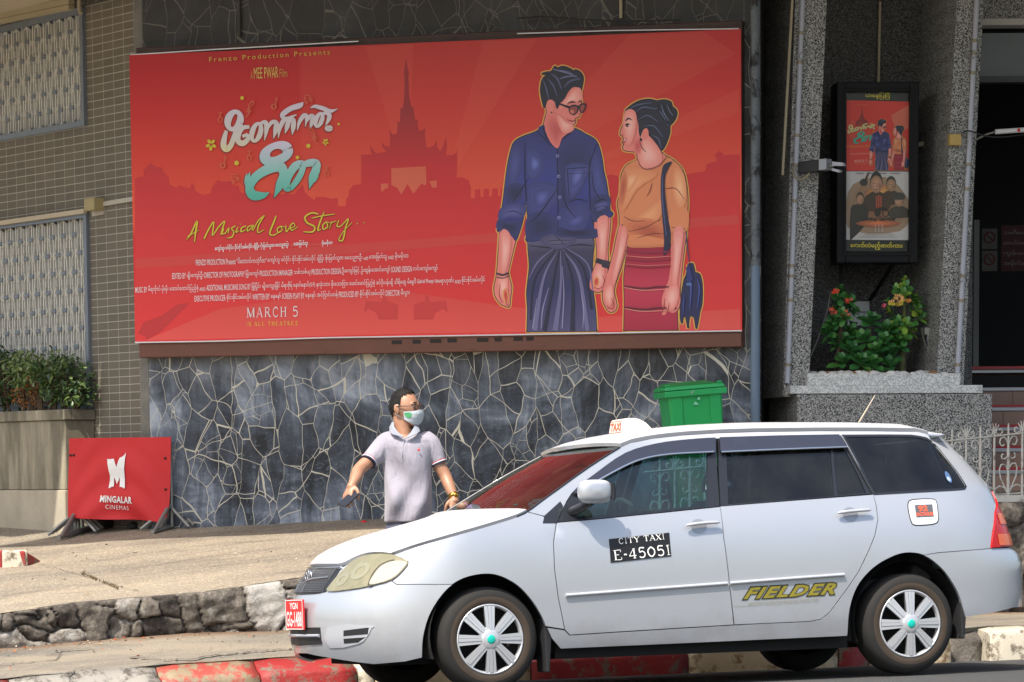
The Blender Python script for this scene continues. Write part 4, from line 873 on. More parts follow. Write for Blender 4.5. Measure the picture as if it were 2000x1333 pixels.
# lettering on the side
def on_skin(v, bl, br, tl, off): q = [I(tuple(p)) for p in (bl, br, tl)]; return to_quad(v, *q)
BLK = mat((22, 22, 26), .45, 0, .05, name='black_panel_film')
unit_sq = ([(x, y) for y in (0, 1) for x in np.linspace(0, 1, 8)], [(i, i+1, i+9, i+8) for i in range(7)])
ts = skin_mesh('number_panel', on_skin(unit_sq[0], (1192.6, 1100), (1311, 1087), (1189, 1053.5), 0), unit_sq[1], BLK, .003, d1[0])
v, f = serif('CITY TAXI', .12); b1_ = on_skin(v, (1209, 1064), (1297.5, 1054.5), (1207.5, 1051.8), 0); skin_mesh('panel_lettering', b1_, f, WHT, .0045, ts)
v, f = serif('E-45051', .06); skin_mesh('panel_lettering', on_skin(v, (1200, 1096), (1309, 1085), (1197, 1074.5), 0), f, WHT, .0045, ts)
GOLD = mat((150, 138, 52), .35, .3, .25, 30, name='gold_film'); OLIV = mat((52, 50, 30), .4, 0, .1, name='dark_outline_film')
v, f, _ = glyphs('FIELDER', .075, 1.12, .35); skin_mesh('model_lettering', on_skin(v, (1448, 1173.5), (1632, 1163), (1452, 1146.5), 0), f, OLIV, .0025, d2[0])
v, f, _ = glyphs('FIELDER', .035, 1.16, .35); skin_mesh('model_lettering', on_skin(v, (1451.5, 1171), (1630, 1160.8), (1455, 1149), 0), f, GOLD, .0035, d2[0])
GRT = mat((140, 138, 118), .6, name='small_print_film')
v, f, _ = glyphs('BEAUTIFUL & FASHIONABLE FOR YOUNG MIND'); skin_mesh('small_print', on_skin(v, (1462, 1180.5), (1600, 1171.5), (1462, 1177.5), 0), f, GRT, .0025, d2[0])
v, f, _ = glyphs('TOTALLY DIFFERENT BY WAGON AND OTHER FINE CONCEPT CAR'); skin_mesh('small_print', on_skin(v, (1433, 1186.5), (1598, 1176), (1433, 1183.5), 0), f, GRT, .0025, d2[0])
DKP = mat((84, 86, 92), .4, name='flap_grey_film'); ORD = mat((226, 92, 62), .4, name='orange_film')
st_ = skin_mesh('sticker', on_skin(unit_sq[0], (1789, 1010.5), (1823, 1009), (1786, 987.5), 0), unit_sq[1], DKP, .0055, fl)
v, f, _ = glyphs('92', .05); skin_mesh('sticker_lettering', on_skin(v, (1793, 1001), (1812, 1000), (1791.5, 989), 0), f, ORD, .0066, st_)
v, f, _ = glyphs('OCTANE', .05); skin_mesh('sticker_lettering', on_skin(v, (1789, 1009.5), (1822, 1008), (1788, 1002.5), 0), f, ORD, .0066, st_)
v, f, _ = glyphs('Ready'); skin_mesh('sticker_lettering', on_skin(v, (1783, 985), (1794, 984.5), (1783, 981.5), 0), f, DKP, .0066, fl); v, f, _ = glyphs('Development'); skin_mesh('sticker_lettering', on_skin(v, (1803, 1018), (1823, 1017), (1803, 1015), 0), f, DKP, .0066, fl)
skin_disc('round_sticker', 1852, 932, .034, mat((74, 100, 140), .4, name='blue_sticker'), .001, sp[0]); skin_disc('round_sticker', 1853, 936, .022, mat((150, 165, 185), .4, name='pale_sticker'), .002, sp[0], .6)
# door mirror
mx, mb, mz = Sn(*I((1118, 1000)), .0)
c0 = V3(Sn(*I((1144, 984)), .15)); dxm, dzm = .100, .067
mr = MB(); rows_ = []; spw = lambda v, e: math.copysign(abs(v)**e, v)
for i in range(13):                             # shell: rounded front, flat glass side towards the back
    th = -math.pi/2+math.pi*i/12
    rows_.append([cw(c0[0]+dxm*math.cos(th)**.5*spw(math.cos(t), .6), c0[1]+.055*math.sin(th)*(1 if th > 0 else .55), c0[2]+dzm*math.cos(th)**.5*spw(math.sin(t), .65)) for t in np.linspace(0, 2*math.pi, 41)[:-1]])
mr.add([q for r_ in rows_ for q in r_], [(i*40+j, i*40+(j+1) % 40, (i+1)*40+(j+1) % 40, (i+1)*40+j) for i in range(12) for j in range(40)], PAINT, True)
mo = mr.build('door_mirror', None, taxi, MC)
b = MB(); b.tube([cw(mx, mb-.01, mz), cw(c0[0]-.02, c0[1]-.0, c0[2]-.055)], [.03, .022], 10, TRIMB); b.build('mirror_arm', None, mo, MC)
b = MB(); b.tube([cw(c0[0]+dxm*.97, c0[1]+.03, c0[2]-dzm*.7), cw(c0[0]+dxm*1.03, c0[1]+.03, c0[2]), cw(c0[0]+dxm*.97, c0[1]+.03, c0[2]+dzm*.7)], .012, 8, TRIMB); b.build('mirror_edge', None, mo, MC)
# wheels
whl = bpy.data.objects.new('wheel', None)
def wheel(x, b0, out):                          # out: +1 near side, -1 far side
    o = cw(x, b0, .29); ax = Lc*out; M_ = MC.copy(); M_.translation = Vector(o)
    w = bpy.data.objects.new('wheel', None); w.empty_display_size = .1; COL.objects.link(w); place(w, taxi, M_)
    b = MB(); b.lathe(o, ax, [(.185, -.005), (.196, .012), (.215, .018), (.245, .016), (.268, .008), (.282, -.008), (.289, -.03), (.2905, -.09), (.289, -.15), (.28, -.175), (.25, -.185), (.19, -.175)], 64, RUB); 
    b.lathe(o, ax, [(.2, .0145), (.213, .0192), (.225, .0192), (.236, .0178)], 64, mat((62, 52, 43), .95, 0, .35, 9, name='tyre_dust')); b.build('tyre', None, w, M_)
    b = MB(); b.lathe(o, ax, [(.192, .004), (.188, -.06), (.0, -.06)], 40, mat((34, 34, 36), .6, .3, name='wheel_disc')); b.build('disc', None, w, M_)
    b = MB(); b.lathe(o, ax, [(.178, -.012), (.181, .004), (.186, .014), (.192, .016), (.197, .010), (.199, -.004)], 56, SILV)
    x_ = unit(np.cross(ax, Nc)); y_ = Nc
    for k in range(8):
        t = math.pi/4*k; r_ = math.cos(t)*y_+math.sin(t)*x_; q = -math.sin(t)*y_+math.cos(t)*x_
        for e0, e1, h in ((-.030, -.011, .016), (-.009, .009, .019), (.011, .030, .016)):
            P = [o+r_*rr+q*e*kk+ax*hh for hh_ in (0, 1) for rr, e, kk, hh in ((.055, e0, .75, h+.008 if hh_ else -.004), (.055, e1, .75, h+.008 if hh_ else -.004), (.184, e1, 1.05, h-.002 if hh_ else -.004), (.184, e0, 1.05, h-.002 if hh_ else -.004))]
            b.hexa(P, SILV)
        b.hexa([o+r_*rr+q*e*kk+ax*hh for hh in (-.004, .013) for rr, e, kk in ((.055, -.030, .75), (.055, .030, .75), (.184, .030, 1.05), (.184, -.030, 1.05))], mat((120, 122, 126), .5, .4, name='spoke_groove'))
    b.lathe(o, ax, [(.0, .03), (.044, .030), (.052, .026), (.062, .020), (.070, .008)], 32, SILV); b.build('hubcap', None, w, M_)
    b = MB(); b.lathe(o, ax, [(0, .034), (.018, .034), (.024, .0315), (.025, .029)], 24, mat((16, 178, 160), .35, name='teal_hub_sticker')); b.build('hub_centre', None, w, M_)
    return w
w0 = wheel(0., .80, 1); w1 = wheel(WB, .80, 1); w2 = wheel(0, -.80, -1); w3 = wheel(WB, -.80, -1)
# liners, underbody, mud flaps
CPl = Plane(cw(0, 0, 0), A_, Nc)                # a = along the car, b = up, n = towards the near side
for x in (0, WB):
    for sg in (1, -1):
        b = MB(); arc = [(x+.345*math.cos(t), .31+.345*math.sin(t)) for t in np.linspace(-.35, math.pi+.35, 22)]
        vs = [CPl.at(a, z, sg*n_) for n_ in (.79, .50) for a, z in arc]; b.add(vs, [(i, i+1, i+23, i+22) for i in range(21)]+[tuple(range(22, 44))], UNDER); b.build('wheel_arch_liner', None, taxi, MC)
b = MB(); b.box(CPl, -.50, 2.95, .16, .34, -.52, .52, UNDER); b.box(CPl, .40, 2.2, .165, .30, -.765, .765, UNDER); b.box(CPl, -.66, -.40, .22, .45, -.50, .50, UNDER); b.box(CPl, 3.0, 3.3, .40, .6, -.6, .6, UNDER); b.box(CPl, .36, .40, .2, .86, -.74, .74, UNDER); b.box(CPl, 2.2, 2.24, .2, .5, -.74, .74, UNDER); b.build('underbody', None, taxi, MC)
for px_, py0, py1, wd in ((1076, 1222, 1300, .03), (1886, 1160, 1232, .04)):
    x_, bb, z_ = Scar(*I((px_, min(py0, 1240)))); b = MB(); b.hexa([cw(x_-.02, .66, z_-.26), cw(x_-.02, .81, z_-.26), cw(x_+.0, .81, z_-.26), cw(x_, .66, z_-.26), cw(x_-.03, .66, z_+.04), cw(x_-.03, .825, z_+.04), cw(x_+.02, .825, z_+.04), cw(x_+.02, .66, z_+.04)], mat((30, 31, 34), .7, name='mud_flap_rubber')); b.build('mud_flap', None, taxi, MC, bevel=.006)
# cabin
SEAT = mat((70, 68, 72), .9, 0, .15, name='seat_cloth'); DASH = mat((74, 72, 70), .7, name='dashboard_plastic')
b = MB(); b.box(CPl, .42, .95, .30, .86, -.70, .70, DASH); b.build('dashboard', None, taxi, MC, bevel=.06, seg=4)
for x, sg in ((1.30, 1), (1.30, -1)):
    b = MB(); P2 = Plane(cw(x, sg*.36, .0), A_, Nc); b.box(P2, -.1, .42, .34, .52, -.25, .25, SEAT)
    b.hexa([cw(x+.32, sg*.36-.24, .5), cw(x+.32, sg*.36+.24, .5), cw(x+.46, sg*.36+.24, .5), cw(x+.46, sg*.36-.24, .5), cw(x+.52, sg*.36-.21, 1.05), cw(x+.52, sg*.36+.21, 1.05), cw(x+.62, sg*.36+.21, 1.05), cw(x+.62, sg*.36-.21, 1.05)], SEAT)
    b.hexa([cw(x+.54, sg*.36-.13, 1.1), cw(x+.54, sg*.36+.13, 1.1), cw(x+.63, sg*.36+.13, 1.1), cw(x+.63, sg*.36-.13, 1.1), cw(x+.58, sg*.36-.11, 1.26), cw(x+.58, sg*.36+.11, 1.26), cw(x+.65, sg*.36+.11, 1.26), cw(x+.65, sg*.36-.11, 1.26)], SEAT); b.build('front_seat', None, taxi, MC, bevel=.03, seg=3)
b = MB(); b.box(CPl, 2.25, 2.75, .34, .55, -.62, .62, SEAT); b.hexa([cw(2.68, -.62, .5), cw(2.68, .62, .5), cw(2.82, .62, .5), cw(2.82, -.62, .5), cw(2.84, -.58, 1.1), cw(2.84, .58, 1.1), cw(2.95, .58, 1.1), cw(2.95, -.58, 1.1)], SEAT); b.build('rear_seat', None, taxi, MC, bevel=.03, seg=3)
b = MB(); c_ = cw(1.08, .36, .90); ax1 = unit(A_*.75+Nc*.5); u1 = Lc; v1 = np.cross(ax1, u1); b.tube([c_+.18*(math.cos(t)*u1+math.sin(t)*v1) for t in np.linspace(0, 2*math.pi, 29)[:-1]], .014, 8, DASH, closed=True); b.tube([c_, c_-ax1*.2], .03, 8, DASH); b.tube([c_-u1*.18, c_+u1*.18], .014, 6, DASH); b.build('steering_wheel', None, taxi, MC)
# taxi sign, aerial, wiper
tx, tb, tz = re_[5]
TP = Plane(cw(0, 0, 0), A_, Nc); xs_ = 0
def pix_at_b(px, py, bb):                       # pixel -> (x, z) of the car on the plane b = bb
    P_ = Plane(cw(0, bb, 0), A_, Nc); return P_.ab(px, py)
bs = .10; (xa, za), (xb, zb) = pix_at_b(1216, 849, bs), pix_at_b(1277, 844.5, bs); zs1 = pix_at_b(1235, 818, bs)[1]
SGN = mat((228, 220, 208), .35, 0, .05, name='sign_white_plastic', coat=.3); b = MB(); rows_ = []
L_ = xb-xa
prof = [(0, 0), (.01*1, .10), (.02, .75), (.06, .95), (.16, 1.0), (.42, .97), (.62, .85), (.80, .6), (.92, .28), (1., 0)]
prof = [(.0, -.12), (.0, .15), (.03, .62), (.06, .93), (.12, 1.), (.34, 1.), (.55, .9), (.75, .66), (.9, .33), (1., .0), (1., -.12)]
for sgb, sc_ in ((-.11, .72), (-.10, 1.), (.10, 1.), (.11, .72)): rows_.append([cw(xa+L_*p, sgb, za+(zb-za)*p+(zs1-za)*max(q*sc_, -.12)) for p, q in prof])
k = len(prof); b.add([p for r_ in rows_ for p in r_], [(i*k+j, i*k+(j+1) % k, (i+1)*k+(j+1) % k, (i+1)*k+j) for i in range(3) for j in range(k)]+[tuple(range(k))[::-1], tuple(range(3*k, 4*k))], SGN)
rs = b.build('roof_sign', None, taxi, MC, bevel=.006)
b = MB(); b.hexa([cw(xa-.006, -.105, za-.03), cw(xa-.006, .105, za-.03), cw(xb+.006, .105, zb-.03), cw(xb+.006, -.105, zb-.03), cw(xa-.006, -.105, za), cw(xa-.006, .105, za), cw(xb+.006, .105, zb), cw(xb+.006, -.105, zb)], TRIMB); b.build('sign_base', None, rs, MC)
FPl = Plane(cw(xa-.002, 0, za), Lc, unit(Nc+A_*.14)); ORS = mat((206, 92, 70), .4, name='faded_red_film')
b = MB(); zh = zs1-za; b.box(FPl, -.088, .088, zh*.16, zh*.86, -.003, .004, mat((236, 214, 200), .4, name='pale_film'))
v, f, _ = glyphs('TAXI', .05); b.add([FPl.at(-.08+.16*p[0], zh*(.24+.54*p[1]), .0058) for p in v], f, ORS)
b.box(FPl, -.09, .09, zh*.13, zh*.18, .0042, .005, ORS); b.box(FPl, -.09, .09, zh*.85, zh*.9, .0042, .005, ORS); b.build('sign_lettering', None, rs, MC)
v, f, _ = glyphs('TAXI', .03)
(xa2, za2), (xb2, zb2) = pix_at_b(1219.5, 839, .303), pix_at_b(1237, 838, .303)
p0, p1 = pix_at_b(1671, 830, .0), pix_at_b(1709, 773, .0)
b = MB(); b.tube([cw(p0[0], 0, p0[1]-.02), cw(p1[0], 0, p1[1])], [.007, .004], 8, mat((150, 140, 124), .5, name='aerial_rod')); b.tube([cw(p0[0]-.03, 0, p0[1]-.03), cw(p0[0]+.03, 0, p0[1]+.008)], [.02, .012], 8, TRIMB); b.build('aerial', None, taxi, MC)
b = MB(); m0 = wrows[0]; b.tube([cw(*(V3(m0[j])+[-.01-.0*j, 0, .012+.002*math.sin(j)])) for j in range(4, 16)], .006, 6, TRIMB); b.tube([cw(*(V3(m0[j])+[-.02, 0, .006])) for j in range(10, 22)], .006, 6, TRIMB); b.build('wiper', None, taxi, MC)
b = MB()
b.add([cw(p[0]-.07, p[1], p[2]-.01) for p in wrows[0]]+[cw(p[0]+.06, p[1], p[2]-.02) for p in wrows[0]], [(i, i+1, i+26, i+25) for i in range(24)], TRIMB); b.build('scuttle', None, taxi, MC)
# things on the dashboard
def behind_glass(px, py, py2, gap):              # first place behind the windscreen along the line of sight
    for b_ in np.arange(.4, -.65, -.03):
        (x, z), (x2, z2) = pix_at_b(px, py, b_), pix_at_b(px, py2, b_)
        if x2-gap > np.interp(z2, wse[:, 2], wse[:, 0])-.03: break
    return cw(x, b_, z)
dp = behind_glass(986, 1001, 968, .12)
tb_ = thing('tissue_box', dp, 'pale green tissue pack lying on the dashboard behind the windscreen', 'tissue box')
b = MB(); P3 = Plane(dp, A_, Nc); b.box(P3, -.11, .11, 0, .085, -.06, .06, mat((128, 158, 142), .5, name='pack_film')); b.build('carton', None, tb_, bevel=.012)
b = MB(); r = random.Random(2)
for _ in range(7): q = dp+Nc*.08+A_*r.uniform(-.05, .07); b.add([q, q+A_*.05+Nc*r.uniform(.02, .06), q+A_*.02+Nc*r.uniform(.03, .07)+Lc*r.uniform(-.04, .04)], [(0, 1, 2)], mat((160, 176, 168), .8, name='tissue'))
b.build('tissue', None, tb_)
fp = behind_glass(938, 1003, 985, .06); b = MB()
for _ in range(70): q = fp+A_*r.uniform(-.09, .09)+Lc*r.uniform(-.05, .05)+Nc*r.uniform(0, .05); b.add([q, q+V3((r.uniform(-.02, .02), r.uniform(-.02, .02), .015)), q+V3((r.uniform(-.02, .02), r.uniform(-.02, .02), .012))], [(0, 1, 2)], mat((150, 110, 210), .6, name='purple_petal'))
tag(b.build('flower_garland', None, None, Matrix.Translation(Vector(fp))), 'small purple flower garland lying on the dashboard of the taxi', 'garland')
# ------------------------------------------------------------------ billboard and its printed picture
bb = thing('billboard', WALL.M(WALL.at(-2.3, 2.2)), 'wide red film billboard with a couple in blue and orange clothes on the stone wall', 'billboard')
MB_ = WALL.M()
fz = lambda x, y, o=0.: WALL.ab(x, y, o)
t0, t1 = fz(262, 93), fz(1447, 40); l0, l1 = fz(270, 699), fz(1447, 677.5)
b = MB(); D0, D1 = SOFF+.002, -.035
b.box(WALL, t0[0], t1[0]+.0, t0[1]-.13, t0[1], D0, D1, BROWN_D); fr = b.build('frame', None, bb, MB_, bevel=.006)
b = MB(); b.box(WALL, l0[0], l1[0], l0[1], l0[1]+.14, D0, D1+.02, BROWN); b.build('frame_rail', None, fr, MB_, bevel=.006)
b = MB(); b.box(WALL, l0[0], l0[0]+.06, l0[1]+.142, t0[1]-.132, D0, D1-.01, BROWN_D); b.build('frame_post', None, fr, MB_); b = MB(); b.box(WALL, l1[0]-.06, l1[0], l1[1]+.142, t0[1]-.132, D0, D1-.01, BROWN_D); b.build('frame_post', None, fr, MB_)
PATCH = mat((44, 38, 34), .8, name='old_dark_tape'); b = MB()
for i, (x0, y0, w) in enumerate([(765, 667.5, 20), (806, 666.5, 16), (840, 665, 22), (874, 664, 18), (932, 663, 22), (966, 662, 14), (1003, 661, 18), (1028, 660.5, 14)]):
    a0, a1 = fz(x0, y0, D1+.02), fz(x0+w, y0, D1+.02); b.box(WALL, a0[0], a1[0], a0[1]-.02, a0[1]+.008, D1+.018, D1+.0225, PATCH)
b.build('tape_strips', None, fr, MB_)
c = [WALL.ab(*p) for p in ((264, 668.5), (1449, 645.5), (1447, 57), (252.5, 108))]
z0, z1 = c[0][1], c[2][1]
# banner: one sheet, faintly rippled, printed with a vertical colour gradient, plus a painted sheen
def banner_ink_sheen(name, gain):
    k = NT(name); sz_ = k.sep(); mr_ = k.n('MapRange'); k.l(sz_[2], mr_.inputs[0]); mr_.inputs[1].default_value = z0; mr_.inputs[2].default_value = z1
    g_ = k.ramp(mr_.outputs[0], [(0, lin((236, 58, 54))), (.36, lin((214, 46, 46))), (.42, lin((232, 92, 66))), (.62, lin((216, 70, 56))), (.82, lin((198, 48, 48))), (1., lin((176, 38, 42)))])
    sheen_x = k.n('MapRange'); k.l(sz_[0], sheen_x.inputs[0]); sheen_x.inputs[1].default_value = c[0][0]; sheen_x.inputs[2].default_value = c[1][0]
    g_ = k.mix(k.ramp(sheen_x.outputs[0], [(0., .0), (.285, .10), (.292, .45), (.75, .5), (1., .25)]), g_, k.mix(.35, g_, lin((232, 116, 98))))  # sheen right of the seam, put into the ink as paler red
    if gain: g_ = k.mix(gain, g_, lin((238, 132, 104)))
    k.col(g_).set(Roughness=.42, Specular_IOR_Level=.25); k.bump(k.noise(1.1, 3, src=k.mapping((1, 1, .4))), .25, .03); return k.mat
BANN = banner_ink_sheen('printed_banner_sheen', 0)
b = MB(); nx, ny = 60, 12; pts = []
for j in range(ny+1):
    for i in range(nx+1):
        u, v = i/nx, j/ny; p = (1-u)*(1-v)*c[0]+u*(1-v)*c[1]+u*v*c[2]+(1-u)*v*c[3]; pts.append(WALL.at(p[0], p[1], 0))
b.add(pts, [(j*61+i, j*61+i+1, j*61+i+62, j*61+i+61) for j in range(ny) for i in range(nx)], BANN); ban = b.build('banner', None, bb, MB_, solid=.012)
b = MB(); b.tube([WALL.px(x, y, .004) for x, y in ((264, 669.5), (420, 667), (640, 660), (900, 656), (1449, 646.5))], .006, 6, mat((222, 222, 226), .5, name='white_banner_hem')); b.tube([WALL.px(x, y, -.004) for x, y in ((255, 107.5), (420, 97), (700, 81))], .005, 6, mat((222, 222, 226), .5, name='white_banner_hem')); b.tube([WALL.px(x, y, -.004) for x, y in ((1010, 66), (1200, 60), (1443, 56.5))], .0045, 6, mat((222, 222, 226), .5, name='white_banner_hem')); b.build('hem', None, ban, MB_)
INK = {}
def ink(c, rough=.42): return mat(c, rough, 0, .05, 5, name='printing_ink')
LAY = [.0013]
class Art:                                      # collects flat printed shapes given in picture coordinates on a plane
    def __init__(s, pl, T=lambda x, y: (x, y), base=.001, step=.0005): s.pl = pl; s.T = T; s.off = base; s.step = step; s.b = MB(); s.post = None
    def _p(s, pts):
        P = [s.pl.px(*s.T(x, y), s.off) for x, y in pts]
        return [s.post(p) for p in P] if s.post else P
    def poly(s, pts, c, smooth=0):
        pts = cr(pts, smooth, True) if smooth else [tuple(p) for p in pts]
        r = delaunay_2d_cdt([Vector(p) for p in pts], [(i, (i+1) % len(pts)) for i in range(len(pts))], [], 1, 1e-5)
        s.b.add(s._p([tuple(p) for p in r[0]]), [list(f) for f in r[2]], c if not isinstance(c, tuple) else ink(c)); s.off += s.step; return s
    def strokes(s, lst, c, w=None):
        for st in lst:
            v, f = ribbon(st, w); s.b.add(s._p(v), f, c if not isinstance(c, tuple) else ink(c)); s.off += s.step*.12
        s.off += s.step; return s
    def soft(s, pts, c0, c1, n=5, big=1.22, small=.35):       # a painted highlight that blends from c0 at its rim to c1
        C = np.mean(pts, 0)
        for i in range(n): t = (i+1)/n; k = big+(small-big)*i/(n-1); s.poly([tuple(C+(V3(p)-C)*k) for p in pts], tuple(int(a+(b-a)*t) for a, b in zip(c0, c1)), 3)
        return s
    def line(s, pts, c, w, closed=True): pts = list(pts); return s.strokes([[(p[0], p[1], w) for p in (pts+[pts[0]] if closed else pts)]], c)
    def text(s, t, bl, br, tl, c, bold=0., space=1., shear=0.):
        v, f, _ = glyphs(t, bold, space, shear); q = to_quad(v, (*bl, 0), (*br, 0), (*tl, 0)); s.b.add(s._p([p[:2] for p in q]), f, ink(c)); return s
    def serif(s, t, bl, br, tl, c, gap=.18):
        v, f = serif(t, gap); q = to_quad(v, (*bl, 0), (*br, 0), (*tl, 0)); s.b.add(s._p([p[:2] for p in q]), f, ink(c)); return s
    def ell(s, x, y, rx, ry, c, rot=0., w=0):
        t_ = np.linspace(0, 2*math.pi, 33)[:-1]; R_ = math.radians(rot); P = [(x+rx*math.cos(t)*math.cos(R_)-ry*math.sin(t)*math.sin(R_), y+rx*math.cos(t)*math.sin(R_)+ry*math.sin(t)*math.cos(R_)) for t in t_]
        return s.line(P, c, w) if w else s.poly(P, c)
    def done(s, name, parent, M): return s.b.build(name, None, parent, M)
T2 = lambda x, y: (650+x/1.905, y/1.905)
# --- rays, skyline and temple
a = Art(WALL, T2, .0007, .00016)
RAYC = banner_ink_sheen('ray_print', .09)
_tp = lambda p: [(x, max(y, 1.905*(108-(650+x/1.905-252.5)*.0427)+5)) for x, y in p]
for p in ([(280, 690), (120, 130), (300, 112)], [(420, 690), (560, 110), (760, 98)], [(600, 690), (1100, 100), (1380, 92), (1500, 200)], [(760, 690), (1510, 420), (1515, 330)]): a.poly(_tp(p), RAYC)
DARKP = m_gradz('skyline_print', [(0, (230, 52, 52)), (.5, (216, 46, 48)), (.75, (202, 40, 44)), (1., (156, 38, 42))], z0, z0+1.65)
def C1_(p): return [((x/2.857-650)*1.905, y/2.857*1.905) for x, y in p]
sky_l = C1_([(752, 1000), (775, 988), (800, 985), (803, 950), (830, 920), (838, 912), (870, 932), (905, 938), (912, 965), (940, 985), (945, 1030), (985, 1050), (1000, 1035), (1030, 1045), (1058, 1052), (1070, 1020), (1085, 1042), (1086, 1065), (1130, 1090), (1178, 1078), (1180, 1050), (1215, 1005), (1240, 1015), (1290, 1012), (1295, 1035), (1330, 1040), (1340, 1075), (1400, 1090), (1500, 1082), (1640, 1085), (1690, 1030), (1700, 1075), (1740, 1110), (1757, 1118), (1758, 1102), (1800, 1100), (1845, 1108), (1845, 1150)])
mid = [(-60, 770), (-12, 768), (-10, 740), (18, 738), (20, 768), (48, 768), (50, 738)]
tem = [(58, 735), (60, 710), (75, 690), (105, 686), (107, 600), (104, 578), (145, 575), (141, 562), (138, 538), (150, 560), (165, 572), (200, 565), (186, 550), (180, 528), (196, 546), (212, 545), (214, 510), (209, 485), (222, 502), (237, 500), (242, 470), (238, 452), (248, 458), (251, 430), (252, 403), (260, 405), (264, 380), (266, 350), (267, 290), (264, 275), (268, 245), (272, 214), (277, 245), (283, 272), (281, 290), (284, 350), (288, 380), (293, 403), (300, 398), (303, 430), (307, 452), (318, 445), (314, 465), (322, 490), (345, 478), (342, 500), (348, 552), (365, 548), (378, 540), (385, 522), (387, 548), (400, 565), (412, 540), (421, 512), (424, 550), (420, 578), (445, 578), (460, 568), (462, 545), (463, 600), (460, 662), (480, 660), (505, 672), (513, 700), (512, 738), (528, 738), (529, 706), (548, 704), (550, 734), (560, 734), (562, 704), (580, 703), (582, 732), (592, 732), (594, 702), (612, 702), (614, 730), (624, 730), (626, 702), (700, 700), (860, 690), (1010, 660), (1030, 650), (1060, 655), (1070, 680), (1240, 670), (1300, 655), (1340, 645), (1385, 638), (1392, 610), (1430, 600), (1420, 575), (1440, 562), (1455, 578), (1514, 575)]
out = sky_l+mid+tem+[(1517, 1228), (900, 1236), (300, 1243), (-300, 1262), (-735, 1276)]
a.poly(out, DARKP)
WND = m_gradz('window_print', [(0, (222, 104, 74)), (1, (214, 96, 70))], z0+1., z0+1.3)
a.poly([(218, 627), (346, 620), (348, 686), (342, 690), (330, 684), (300, 722), (278, 686), (255, 725), (240, 700), (218, 690)], WND); a.poly([(179, 685), (205, 683), (206, 702), (196, 702), (180, 716)], WND); a.poly([(360, 676), (386, 672), (387, 698), (370, 700)], WND)
LITE = m_gradz('glow_print', [(0, (234, 84, 76)), (1, (210, 50, 50))], z0, z0+.6); BAND = m_gradz('band_print', [(0, (212, 62, 58)), (1, (216, 70, 62))], z0, z1)
a.poly([(-700, 1268), (-420, 1150), (-60, 1100), (260, 1085), (640, 1140), (1000, 1180), (1516, 1150), (1517, 1226), (300, 1242)], LITE)
a.poly([(-735, 965), (0, 915), (640, 865), (1510, 800), (1510, 835), (640, 900), (0, 950), (-735, 1000)], BAND)
a.poly(C1_([(770, 1860), (800, 1800), (905, 1760), (990, 1700), (1060, 1690), (900, 1850), (850, 1880), (820, 1900), (808, 1880)]), (196, 44, 46))
for sgn in (1, -1): a.poly([(272+sgn*x, y) for x, y in ((28, 1135), (70, 1120), (76, 1090), (92, 1125), (150, 1120), (156, 1165), (140, 1150), (110, 1165), (100, 1190), (30, 1190))], (206, 56, 54))
a.done('skyline_print', ban, MB_)
